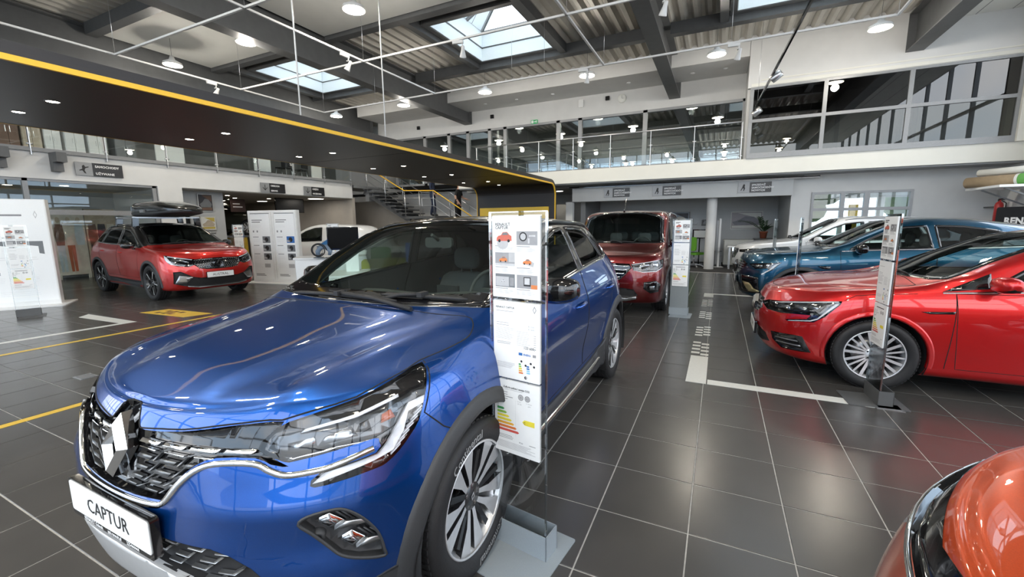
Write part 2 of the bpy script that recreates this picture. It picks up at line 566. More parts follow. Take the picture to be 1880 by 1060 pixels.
# rows: (nose x, front wrap depth, front roundness, tail x, rear depth, roundness, half-width(x), height(x))
#       under, sill, lower, mid, widest, shoulder, belt, glass middle, roof rail, roof, centre
CAPTUR_ROWS = [
 (.20, .50, 2.6, 4.06, .40, 3, [(.2, .66), (4, .66)], [(.2, .24), (.8, .20), (3.4, .22), (4.05, .36)]),
 (.09, .52, 2.5, 4.13, .40, 3, [(.1, .80), (.8, .845), (3.4, .845), (4.1, .80)], [(.1, .205), (.7, .21), (.95, .21), (3.4, .23), (4.1, .36)]),
 (.035, .55, 2.4, 4.20, .42, 3, [(.1, .84), (.8, .868), (3.5, .868), (4.1, .82)], [(.05, .33), (4.2, .42)]),
 (.0, .58, 2.4, 4.22, .44, 3, [(.1, .86), (.8, .893), (2., .88), (3.5, .893), (4.1, .83)], [(0, .50), (4.2, .55)]),
 (.012, .60, 2.4, 4.215, .46, 2.8, [(.1, .86), (.85, .8985), (2., .887), (3.5, .8985), (4.1, .82)], [(0, .67), (4.2, .72)]),
 (.045, .62, 2.3, 4.18, .48, 2.7, [(.1, .83), (.85, .885), (2, .880), (3.4, .89), (4.1, .79)], [(.04, .83), (.6, .87), (1.2, .89), (3.4, .94), (4.2, .92)]),
 (.085, .60, 2.2, 4.14, .46, 2.6, [(.1, .76), (.7, .825), (1.25, .835), (2, .838), (3.2, .845), (3.9, .76)], [(.08, .92), (.35, .955), (.7, .985), (1.25, 1.02), (2, 1.035), (3.1, 1.08), (3.7, 1.12), (4.1, 1.08)]),
 (.10, .42, 2.1, 4.10, .42, 2.5, [(.1, .64), (.7, .72), (1.15, .795), (1.5, .785), (2, .755), (3.1, .75), (3.8, .68)], [(.1, .93), (.35, .975), (.7, 1.015), (1.1, 1.05), (1.3, 1.11), (1.6, 1.205), (2, 1.285), (3, 1.31), (3.5, 1.29), (4.08, 1.08)]),
 (.11, .26, 2.1, 4.06, .30, 2.4, [(.1, .48), (.8, .57), (1.12, .71), (1.5, .70), (2, .64), (3.1, .62), (3.8, .56)], [(.1, .94), (.35, .99), (.7, 1.035), (1.02, 1.065), (1.18, 1.11), (1.6, 1.325), (2, 1.485), (2.4, 1.525), (3, 1.515), (3.5, 1.45), (3.75, 1.35), (4.04, 1.08)]),
 (.115, .14, 2.1, 4.05, .15, 2.4, [(.1, .26), (.8, .32), (1.15, .36), (2, .33), (3.1, .32), (3.8, .29)], [(.1, .945), (.35, 1.0), (.7, 1.045), (1.0, 1.08), (1.12, 1.112), (1.6, 1.365), (1.9, 1.51), (2.3, 1.563), (3, 1.557), (3.55, 1.505), (3.76, 1.42), (4.03, 1.08)]),
 (.115, .08, 2.1, 4.05, .08, 2.4, [(0, 0), (4.2, 0)], [(.1, .945), (.35, 1.003), (.7, 1.05), (.98, 1.085), (1.10, 1.117), (1.6, 1.375), (1.88, 1.515), (2.3, 1.575), (3, 1.57), (3.55, 1.515), (3.77, 1.43), (4.03, 1.08)]),
]
def captur_disp(p):
    """bonnet creases, door hollow and haunches"""
    x, y, z = p[:, 0], np.abs(p[:, 1]), p[:, 2]
    g = lambda t, s: np.exp(-(t / s) ** 2)
    st = lambda a, b, t: np.clip((t - a) / (b - a), 0, 1)
    hood = st(.12, .3, x) * (1 - st(1.0, 1.1, x)) * (z > .88)
    # raised centre panel between two creases that spread towards the windscreen
    yc = .24 + .24 * st(.1, 1.05, x)
    up = 1 - st(-.02, .035, y - yc)
    p[:, 2] += hood * .016 * up
    yc2 = .52 + .14 * st(.2, 1.1, x)
    p[:, 2] += hood * .010 * g(y - yc2, .05)
    # door hollow low on the side
    side = st(1.15, 1.5, x) * (1 - st(2.9, 3.3, x))
    p[:, 1] -= np.sign(p[:, 1]) * side * .028 * g(z - .56, .14)
    # pocket round the fog lamps and a step above it
    fr = (x < .5) * st(.3, .5, y)
    p[:, 0] += fr * (.022 * g(z - .545, .075) * g(y - .72, .20) - .010 * g(z - .675, .035))
    # fender lips round the wheels
    for xc in (.867, 3.506):
        d = np.hypot(x - xc, z - .345)
        p[:, 1] += np.sign(p[:, 1]) * .012 * g(d - .42, .07) * (z > .1)
    return p
def make_rows(L, hw, zg=.2, zn=.50, zhf=.93, zcw=1.10, xcw=1.10, xwt=1.88, zr=1.575, xpk=2.3, xre=3.55, zre=1.51, xrb=4.03, zrb=1.08, bf=1.02, br=1.12, rhw=.62, shf=.87, shr=.95, df=.58, nf=2.4, xhf=.115, low=.03, hoodw=.75, ztail=.75):
    """skin rows for a car from its main heights and stations"""
    xm = (xcw + xwt) / 2
    ax = xcw * .8
    k = hw / .8985
    zmid = zhf + (zcw - zhf) * .62
    e = L - .06
    return [
     (.20, df * .86, nf + .2, L - .17, .40, 3, [(.2, hw - .24), (e, hw - .24)], [(.2, zg + .04), (.8, zg), (L - .8, zg + .02), (L - .17, zg + .16)]),
     (.09 + low * .3, df * .9, nf + .1, L - .10, .40, 3, [(.1, hw - .10), (.8, hw - .055), (L - .8, hw - .055), (e, hw - .10)], [(.1, zg + .005), (.7, zg + .01), (L - .8, zg + .03), (e, zg + .16)]),
     (low, df * .95, nf, L - .03, .42, 3, [(.1, hw - .06), (.8, hw - .03), (L - .7, hw - .03), (e, hw - .08)], [(.05, zg + .13), (L, zg + .22)]),
     (.0, df, nf, L - .01, .44, 3, [(.1, hw - .04), (.8, hw - .006), (L * .5, hw - .018), (L - .7, hw - .006), (e, hw - .07)], [(0, zn), (L, zn + .05)]),
     (.012, df + .02, nf, L - .015, .46, 2.8, [(.1, hw - .04), (.85, hw), (L * .5, hw - .011), (L - .7, hw), (e, hw - .08)], [(0, (zn + shf) / 2), (L, (zn + shr) / 2)]),
     (.045, df + .04, nf - .1, L - .05, .48, 2.7, [(.1, hw - .07), (.85, hw - .014), (L * .5, hw - .018), (L - .8, hw - .01), (e, hw - .11)], [(.04, zhf - .10), (.6, shf), (xcw + .1, shf + .02), (L - .8, shr - .01), (L, shr - .03)]),
     (.085, df + .02, nf - .2, L - .10, .46, 2.6, [(.1, hoodw + .01), (.7, hw - .073), (xcw + .15, hw - .064), (2, hw - .06), (L - 1., hw - .054), (L - .3, hw - .14)], [(.08, zhf - .01), (.35, zhf + .025), (.7, zhf + (bf - zhf) * .7), (xcw + .15, bf), (2, bf + (br - bf) * .2), (L * .75, bf + (br - bf) * .65), (L - .5, br), (L - .1, br - .04)]),
     (xhf - .015, df * .72, nf - .3, L - .13, .42, 2.5, [(.1, hoodw - .11), (.7, hoodw - .03), (xcw + .05, hw - .105), (xcw + .4, hw - .115), (xwt + .12, (hw - .06 + rhw) / 2 + .02), (L * .75, (hw - .06 + rhw) / 2 + .015), (L - .43, (hw - .1 + rhw) / 2 - .05)],
        [(.1, zhf), (.35, zhf + (zcw - zhf) * .27), (.7, zmid - .02), (xcw, bf + .03), (xcw + .2, bf + .10), (xm + .1, bf + (zr - bf) * .30), (xwt + .12, bf + (zr - bf) * .47), (L * .7, br + (zr - br) * .45), (xre, br + (zre - br) * .5), (L - .15, zrb)]),
     (xhf, df * .45, nf - .3, L - .17, .30, 2.4, [(.1, hoodw * .64), (.8, hoodw * .76), (xcw + .02, hw - .19), (xcw + .4, hw - .20), (xwt + .12, rhw + .02), (L * .73, rhw), (L - .43, rhw - .06)],
        [(.1, zhf + .01), (.35, zhf + (zcw - zhf) * .36), (.7, zmid), (xcw - .08, zcw - .045), (xcw + .08, zcw), (xm + .1, zcw + (zr - zcw) * .44), (xwt + .12, zr - .09), (xpk + .1, zr - .05), ((xpk + xre) / 2 + .15, (zr + zre) / 2 - .045), (xre, zre - .06), (xre + (xrb - xre) * .42, zre - (zre - zrb) * .42), (xrb, zrb)]),
     (xhf + .005, df * .24, nf - .3, L - .18, .15, 2.4, [(.1, hoodw * .35), (.8, hoodw * .43), (xcw + .05, .36), (2, rhw * .53), (L * .73, rhw * .51), (L - .43, rhw * .47)],
        [(.1, zhf + .015), (.35, zhf + (zcw - zhf) * .42), (.7, zmid + .01), (xcw - .1, zcw - .02), (xcw + .02, zcw + .01), (xm + .11, zcw + (zr - zcw) * .56), (xwt + .02, zr - .062), (xpk, zr - .012), ((xpk + xre) / 2 + .1, (zr + zre) / 2 + .005), (xre, zre - .007), (xre + (xrb - xre) * .45, zre - (zre - zrb) * .25), (xrb, zrb)]),
     (xhf + .005, .08, nf - .3, L - .18, .08, 2.4, [(0, 0), (L, 0)],
        [(.1, zhf + .015), (.35, zhf + (zcw - zhf) * .43), (.7, zmid + .015), (xcw - .12, zcw - .015), (xcw, zcw + .017), (xm + .11, zcw + (zr - zcw) * .575), (xwt, zr - .058), (xpk, zr), ((xpk + xre) / 2 + .1, (zr + zre) / 2 + .012), (xre, zre), (xre + (xrb - xre) * .45, zre - (zre - zrb) * .22), (xrb, zrb)]),
    ]
ESTATE_ROWS = make_rows(4.36, .907, zg=.15, zn=.46, zhf=.78, zcw=.985, xcw=1.22, xwt=2.06, zr=1.445, xpk=2.45, xre=3.55, zre=1.38, xrb=4.08, zrb=1.0, bf=.93, br=1.02, rhw=.60, shf=.78, shr=.86, df=.66, nf=2.3)
COUPE_ROWS = make_rows(4.568, .91, zg=.21, zn=.52, zhf=.93, zcw=1.10, xcw=1.22, xwt=2.02, zr=1.565, xpk=2.40, xre=3.25, zre=1.50, xrb=4.25, zrb=1.14, bf=1.03, br=1.15, rhw=.60, shf=.88, shr=.98, df=.60)
WHITE_ROWS = make_rows(4.60, .92, zg=.21, zn=.52, zhf=.95, zcw=1.12, xcw=1.20, xwt=1.98, zr=1.62, xpk=2.40, xre=3.75, zre=1.56, xrb=4.38, zrb=1.12, bf=1.06, br=1.12, rhw=.63, shf=.90, shr=.98, df=.58)
AUSTRAL_ROWS = make_rows(4.51, .912, zg=.20, zn=.52, zhf=.96, zcw=1.13, xcw=1.16, xwt=1.96, zr=1.615, xpk=2.35, xre=3.65, zre=1.55, xrb=4.28, zrb=1.12, bf=1.05, br=1.13, rhw=.63, shf=.90, shr=.98, df=.52, nf=2.8)
VAN_ROWS = make_rows(4.486, .925, zg=.20, zn=.50, zhf=.97, zcw=1.15, xcw=.98, xwt=1.62, zr=1.76, xpk=2.2, xre=4.15, zre=1.74, xrb=4.36, zrb=1.05, bf=1.08, br=1.10, rhw=.73, shf=.93, shr=.98, df=.42, nf=3.0, hoodw=.80)
HATCH_ROWS = make_rows(4.08, .865, zg=.18, zn=.48, zhf=.86, zcw=1.08, xcw=1.0, xwt=1.85, zr=1.56, xpk=2.25, xre=3.4, zre=1.50, xrb=3.9, zrb=1.05, bf=1.0, br=1.10, rhw=.60, shf=.85, shr=.93)
# ------------------------------------------------------------------ car kit
M_RUBBER = mat('tyre rubber', (.012, .012, .013), rough=.6, bump=.15, nscale=160)
M_CLAD = mat('grained black plastic', (.03, .031, .033), rough=.55, bump=.12, nscale=500)
M_GLOSSBLK = mat('gloss black plastic', (.006, .006, .007), rough=.08, coat=.6)
M_MATTBLK = mat('matt black plastic', (.012, .012, .013), rough=.7, noise=.2)
M_CHROME = mat('chrome', (.86, .87, .88), rough=.07, metal=1.0, noise=.03)
M_SATIN = mat('satin silver trim', (.42, .43, .44), rough=.28, metal=.9, noise=.05)
M_ALLOY = mat('machined alloy', (.74, .75, .77), rough=.3, metal=.55, noise=.04)
M_DARKALLOY = mat('black alloy', (.02, .02, .022), rough=.2, coat=.5, noise=.1)
M_DISC = mat('brake steel', (.35, .34, .33), rough=.35, metal=.9, noise=.15)
M_LAMP = mat('lamp reflector', (.36, .38, .40), rough=.16, metal=.85, noise=.1, nscale=60)
M_DRL = mat('white light guide', (.9, .92, .95), rough=.15, coat=.5, noise=.02)
M_LENS = glass('lamp cover', (.97, .98, 1), refl=.05)
M_AMBER = mat('amber lamp', (.45, .1, .03), rough=.2, coat=.5, noise=.1)
M_CARGLASS = glass('green tinted car glass', (.84, .95, .90), refl=.045)
M_DARKGLASS = glass('privacy glass', (.22, .25, .25), refl=.06)
M_SEAT = mat('dark seat fabric', (.055, .057, .060), rough=.9, bump=.3, nscale=300)
M_CABIN = mat('cabin plastic', (.045, .047, .048), rough=.75, bump=.1, nscale=300)
M_GAP = mat('panel gap', (.004, .004, .004), rough=.9, noise=.2)
M_PLATE = mat('white plate', (.86, .87, .87), rough=.35, noise=.02)
M_INK = mat('black print', (.012, .012, .013), rough=.6, noise=.1)
M_WHITEPRINT = mat('white print', (.85, .85, .85), rough=.6, noise=.02)
def fullpoly(half):
    """closes a half outline that starts and ends on the middle plane"""
    h = [tuple(p) for p in half]
    m = [(p[0], -p[1], p[2]) for p in h[::-1] if abs(p[1]) > 1e-6]
    return h + m
class Car:
    def __init__(self, name, label, rows, disp, loc, rz, paint_m, cat='car', group=None, roof_m=None):
        self.B = Body(rows, disp); self.paint = paint_m; self.roof_m = roof_m
        self.root = thing(name, label, cat, loc, rz, group)
        self.gaps = MB(); self.frit = MB()
    def side(self, x, z, s=-1):
        q = self.B.side(x, z, s); return q
    def poly_side(self, xz, s=-1):
        return [(x, s * .75, z) for x, z in xz]
    # wheels
    def arches(self, axles, R, zc, well=True):
        for x in axles:
            for s in (-1, 1):
                pl = []
                for k in range(29):
                    a = -.30 * PI + (1.60 * PI) * k / 28
                    pl.append((x + R * math.cos(a), s * .8, zc + R * math.sin(a)))
                self.B.remove(pl, (0, s, 0), depth=.35)
                if well:
                    m = MB()
                    n = 22; vs = []
                    yo = abs(self.B.side(x, zc + R + .02, s).y)
                    for k in range(n + 1):
                        a = -.12 * PI + 1.24 * PI * k / n
                        for y in (yo - .012, yo - .30):
                            vs.append((x + (R + .004) * math.cos(a), s * y, zc + (R + .004) * math.sin(a)))
                    fs = [(2 * k, 2 * k + 1, 2 * k + 3, 2 * k + 2) for k in range(n)]
                    c = len(vs); vs.append((x, s * (yo - .30), zc))
                    fs += [(2 * k + 1, c, 2 * k + 3) for k in range(n)]
                    m.add(vs, fs, 0, True).build('wheel_well', M_MATTBLK, self.root)
    def arch_clad(self, axles, R0, R1, zc, a0=-.06, a1=1.06, mt=None, off=.012, name='arch_cladding', depth=.03, y_in=0):
        """a flare following the wheel arch"""
        for x in axles:
            for s in (-1, 1):
                vs = []; fs = []; n = 34
                for k in range(n + 1):
                    a = a0 * PI + (a1 - a0) * PI * k / n
                    ca, sa = math.cos(a), math.sin(a)
                    prof = []
                    for j, r in enumerate((R1 + .004, R1, R1 - .012, (R0 * 2 + R1) / 3, R0 + .006, R0)):
                        p = (x + r * ca, 0, max(.12, zc + r * sa))
                        q, nn = self.B.hit((p[0], s * .75, p[2]), (0, s, 0))
                        # the flare lies in the side plane, standing a little off the skin
                        y = abs(q.y)
                        if j < 3: self_y = y
                        prof.append([p[0], y, p[2]])
                    ymax = max(pp[1] for pp in prof)
                    prof[0][1] = prof[0][1] - .004
                    for j, o in ((1, off * .6), (2, off)): prof[j][1] = prof[j][1] + o
                    prof[3][1] = ymax * .5 + prof[3][1] * .5 + off * 1.1; prof[4][1] = prof[3][1] + .002; prof[5][1] = prof[3][1] - .006
                    prof.append([prof[5][0], prof[5][1] - depth, prof[5][2]])
                    vs += [(q_[0], s * q_[1], q_[2]) for q_ in prof]
                for k in range(n):
                    for j in range(6):
                        a = k * 7 + j
                        fs.append((a, a + 1, a + 8, a + 7))
                MB().add(vs, fs, 0, True).build(name, mt or M_CLAD, self.root)
    def wheels(self, axles, r, yo, style, rim=.235, w=.215, lettering=None, front=None):
        proto = None
        for x in axles:
            for s in (-1, 1):
                if proto is None:
                    proto = make_wheel(r, rim, w, style, self.root); o = proto
                else:
                    o = copy_tree(proto, self.root)
                o.location = (x, s * yo, r)
                o.rotation_euler = (0, .35 + x * 1.3 + s, 0 if s < 0 else PI)
                if s > 0: o.rotation_euler = (0, .35 + x, PI)
        return proto
    # glass
    def window(self, name, poly, n, mt, frit=.05, gap=True, depth=.6):
        fs = self.B.cut(poly, n, depth)
        if not fs: return None
        if frit: self.B.ribbon(self.frit, poly, n, frit, off=.003, closed=True)
        o = self.B.to_obj(name, fs, mt, self.root)
        return o
    def side_windows(self, polys, mts, frit=.035):
        for xz, mt in zip(polys, mts):
            for s in (-1, 1):
                self.window('side_window', self.poly_side(xz, s), (0, s, 0), mt, frit)
    def mould(self, path, s, w=.014, off=.008):
        m = MB(); self.B.ribbon(m, self.poly_side(path, s), (0, s, 0), w, off=off); m.build('chrome_moulding', M_CHROME, self.root, fix=False)
    # panels
    def panel(self, name, poly, n, mt=None, gap=.0045, depth=.6, thick=.0):
        fs = self.B.cut(poly, n, depth)
        if gap: self.B.ribbon(self.gaps, poly, n, gap, off=.0012, closed=True)
        if fs: return self.B.to_obj(name, fs, mt or self.paint, self.root, thick)
    def doors(self, polys, handles=()):
        out = []
        for xz in polys:
            for s in (-1, 1):
                out.append(self.panel('door', self.poly_side(xz, s), (0, s, 0)))
        return out
    def recess(self, name, poly, n, mt, d=.025, step=.04, depth=.6):
        self.B.remove(poly, n, depth)
        return self.B.patch(name, poly, n, mt, self.root, off=-d, depth=-d - .001, step=step)
    def both(self, fn, poly, n):
        return fn(poly, n), fn(mir(poly), (n[0], -n[1], n[2]))
    def handle(self, x, z, parent=None, L=.20, mt=None, s_both=True):
        for s in ((-1, 1) if s_both else (-1,)):
            pts = []
            for k in range(9):
                t = k / 8
                q, nn = self.B.hit((x + L * t, s * .7, z + .012 * t), (0, s, 0))
                lift = .035 * math.sin(PI * t) ** .5
                pts.append(q + nn * (lift - .004))
            m = MB(); m.tube(pts, [.008, .012, .014, .015, .015, .015, .014, .012, .008], 8)
            m.build('door_handle', mt or self.paint, self.root)
    def mirror(self, x, y, z, mt_top, mt_low=None, sx=.13, sy=.21, sz=.14):
        for s in (-1, 1):
            m = MB()
            prof = []
            # shell: a rounded wedge, fuller at the front
            nu, nv = 12, 10; vs = []; fs = []
            for i in range(nu + 1):
                a = PI * (i / nu - .5)
                for j in range(nv):
                    b = 2 * PI * j / nv
                    ex = abs(math.cos(a)) ** .55
                    dx = math.copysign(abs(math.cos(b)) ** .7, math.cos(b)) * ex * (sx / 2) * (1.0 if math.cos(b) < 0 else .55)
                    dz = math.copysign(abs(math.sin(b)) ** .7, math.sin(b)) * ex * (sz / 2)
                    dy = math.sin(a) * sy / 2
                    vs.append((x + dx + .04 * (dy / sy + .5) + .1 * (dy / sy) ** 2 * .3, s * (y + dy), z + dz + .02 * dy))
            for i in range(nu):
                for j in range(nv):
                    fs.append((i * nv + j, i * nv + (j + 1) % nv, (i + 1) * nv + (j + 1) % nv, (i + 1) * nv + j))
            mi = []
            m.add(vs, fs, 0, True)
            if mt_low:
                for k, f in enumerate(m.f):
                    if sum(m.v[i][2] for i in f) / 4 < z - sz * .18: m.mi[k] = 1
            o = m.build('mirror', [mt_top, mt_low or mt_top], self.root)
            a = MB()
            qi = self.B.side(x + .06, z - sz * .45, s)
            a.tube([(x + .02, s * (y - sy * .3), z - sz * .4), (x + .05, s * (abs(qi.y) - .03), z - sz * .55)], .022, 8)
            a.build('mirror_arm', M_GLOSSBLK, o)
    def wiper(self, p0, p1, pivot, n):
        m = MB()
        pts = []
        for k in range(13):
            t = k / 12
            q, nn = self.B.hit(Vector(p0).lerp(Vector(p1), t), n)
            pts.append(q + nn * .018)
        m.tube(pts, [.006] + [.011] * 11 + [.006], 6)
        q, nn = self.B.hit(pivot, n)
        mid = pts[6] + nn * .012
        m.tube([q + nn * .012, q.lerp(mid, .5) + nn * .02, mid], .012, 6)
        m.cbox(tuple(mid), (.06, .03, .025))
        m.build('wiper', M_MATTBLK, self.root)
    def plate(self, y0, zc, text, w=.52, h=.11, size=.07, sub=None, tilt=0.0, x=None, textmat=None):
        q = self.B.hit((0, y0, zc), (-1, 0, 0))[0]
        x = (q.x if x is None else x) - .012
        m = MB(); m.rbox(x - .008, x + .016, y0 - w / 2 - .008, y0 + w / 2 + .008, zc - h / 2 - .02, zc + h / 2 + .008, .012, 3, 0, 'x')
        o = m.build('plate_holder', M_GLOSSBLK, self.root)
        p = MB(); p.rbox(x - .0105, x - .007, y0 - w / 2, y0 + w / 2, zc - h / 2, zc + h / 2, .01, 3, 0, 'x'); p.build('number_plate', M_PLATE, o)
        if text:
            t = MB(); text_mesh(t, text, size, lambda a, b: (x - .0118, y0 - a, zc - size * .36 + b)); t.build('plate_lettering', M_INK, o, fix=False)
        if sub:
            t = MB(); text_mesh(t, sub, .017, lambda a, b: (x - .0095, y0 - a, zc - h / 2 - .0155 + b), bold=.0004); t.build('holder_lettering', M_WHITEPRINT, o, fix=False)
        return o
    def diamond(self, x, z, h, w, mt=None, lean=0.0, y=0.0):
        """the maker's lozenge: a ridged open rhombus"""
        vs = []; fs = []
        for k, (dy, dz) in enumerate(((0, 1), (-1, 0), (0, -1), (1, 0))):
            for sc, d in ((1.0, -.03), (1.0, .0), (.70, .022), (.44, .004), (.42, -.03)):
                zz = dz * sc * h / 2
                vs.append((x - d + lean * zz, y + dy * sc * w / 2 * (1 if sc > .5 else .72), z + zz))
        for k in range(4):
            for j in range(4):
                a, b = k * 5 + j, ((k + 1) % 4) * 5 + j
                fs.append((a, a + 1, b + 1, b))
        return MB().add(vs, fs).build('badge', mt or M_CHROME, self.root)
    def cabin(self, x_dash, z_dash, w, rows_x, z_seat=.62, head=1.22, rhd=False):
        r = self.root
        m = MB()
        xs = [x_dash - .18, x_dash, x_dash + .10, x_dash + .28, x_dash + .34, x_dash + .34]
        zs = [z_dash - .05, z_dash + .0, z_dash + .01, z_dash - .02, z_dash - .10, .45]
        vs = []; fs = []
        for y in np.linspace(-w, w, 9):
            hood = .035 * math.exp(-((y + w * .5) / .22) ** 2)
            for xx, zz in zip(xs, zs): vs.append((xx + .05 * (y / w) ** 2, y, zz + (hood if zz > z_dash - .06 and xx > x_dash else 0)))
        for i in range(8):
            for j in range(5): fs.append((i * 6 + j, i * 6 + j + 1, (i + 1) * 6 + j + 1, (i + 1) * 6 + j))
        m.add(vs, fs, 0, True).build('dashboard', M_CABIN, r)
        # floor pan keeps the view through the cabin closed below
        MB().box(x_dash - .3, rows_x[-1] + .55, -w, w, .33, .36).build('cabin_floor', M_CABIN, r)
        MB().box(x_dash + .36, x_dash + .385, -.07, .11, z_dash - .10, z_dash + .03).build('screen', M_MATTBLK, r)
        sw = MB(); yc = -w * .5
        sw.tube([(x_dash + .46 + .06 * math.sin(a), yc + .18 * math.cos(a), z_dash - .02 + .165 * math.sin(a)) for a in np.linspace(0, 2 * PI, 25)[:-1]], .014, 6, closed=True)
        sw.cbox((x_dash + .45, yc, z_dash - .03), (.05, .15, .09)); sw.cbox((x_dash + .45, yc, z_dash - .03), (.02, .34, .03))
        sw.tube([(x_dash + .45, yc, z_dash - .03), (x_dash + .3, yc, z_dash - .08)], .035, 8)
        sw.build('steering_wheel', M_CABIN, r)
        for i, xr in enumerate(rows_x):
            for y in ((-w * .5, w * .5) if i == 0 else (-w * .58, 0, w * .58)):
                s = MB(); ww = .25 if i == 0 else .21
                # cushion and backrest as one padded shell
                prof = [(xr - .48, z_seat - .10), (xr - .50, z_seat), (xr - .44, z_seat + .04), (xr - .05, z_seat), (xr + .03, z_seat + .12), (xr + .10, z_seat + .40), (xr + .15, head - .20),
                        (xr + .20, head - .18), (xr + .25, head - .22), (xr + .22, z_seat + .3), (xr + .16, z_seat - .1)]
                vs = []; n = len(prof)
                ys = (-ww, -ww * .9, -ww * .45, 0, ww * .45, ww * .9, ww)
                for q in ys:
                    k = (abs(q) / ww) ** 4 * .04
                    for j, (a, b) in enumerate(prof):
                        vs.append((a + (k if j in (3, 4, 5, 6) else 0) * -1 + (.03 * (abs(q) / ww) ** 8), y + q * (1 - .15 * max(0, (b - z_seat) / (head - z_seat)) ** 2), b - (abs(q) / ww) ** 8 * .03))
                fs = [(a * n + j, a * n + (j + 1) % n, (a + 1) * n + (j + 1) % n, (a + 1) * n + j) for a in range(6) for j in range(n)]
                fs += [tuple(range(n))[::-1], tuple(6 * n + j for j in range(n))]
                s.add(vs, fs, 0, True)
                o = s.build('seat', M_SEAT, r)
                hr = MB(); hr.rbox(y - .13, y + .13, 0, 0, 0, 0, .001) if False else None
                hr.v = []; hr.f = []; hr.mi = []; hr.sm = []
                nu, nv = 8, 12; vs = []; fs = []
                for a in range(nu + 1):
                    t = PI * (a / nu - .5)
                    for b in range(nv):
                        f_ = 2 * PI * b / nv
                        vs.append((xr + .19 + .05 * math.cos(t) * math.cos(f_), y + .13 * math.copysign(abs(math.cos(t)) ** .5, 1) * math.copysign(abs(math.sin(f_)) ** .6, math.sin(f_)), head - .06 + .10 * math.copysign(abs(math.sin(t)) ** .7, math.sin(t))))
                for a in range(nu):
                    for b in range(nv): fs.append((a * nv + b, a * nv + (b + 1) % nv, (a + 1) * nv + (b + 1) % nv, (a + 1) * nv + b))
                hr.add(vs, fs, 0, True)
                hr.tube([(xr + .18, y - .05, head - .2), (xr + .19, y - .05, head - .1)], .008, 6); hr.tube([(xr + .18, y + .05, head - .2), (xr + .19, y + .05, head - .1)], .008, 6)
                hr.build('headrest', M_SEAT, o)
    def finish(self, roof_line=None, belt_x=None):
        B = self.B
        if roof_line:
            fs = [f for f in B.bm.faces if (lambda c: c.z > np.interp(c.x, *roof_line))(f.calc_center_median())]
            if fs: B.to_obj('roof', fs, self.roof_m or self.paint, self.root)
        B.to_obj('body', None, self.paint, self.root)
        if self.gaps.f: self.gaps.build('panel_gaps', M_GAP, self.root, fix=False, kind='stuff')
        if self.frit.f: self.frit.build('window_seal', M_GLOSSBLK, self.root, fix=False)
        return self.root
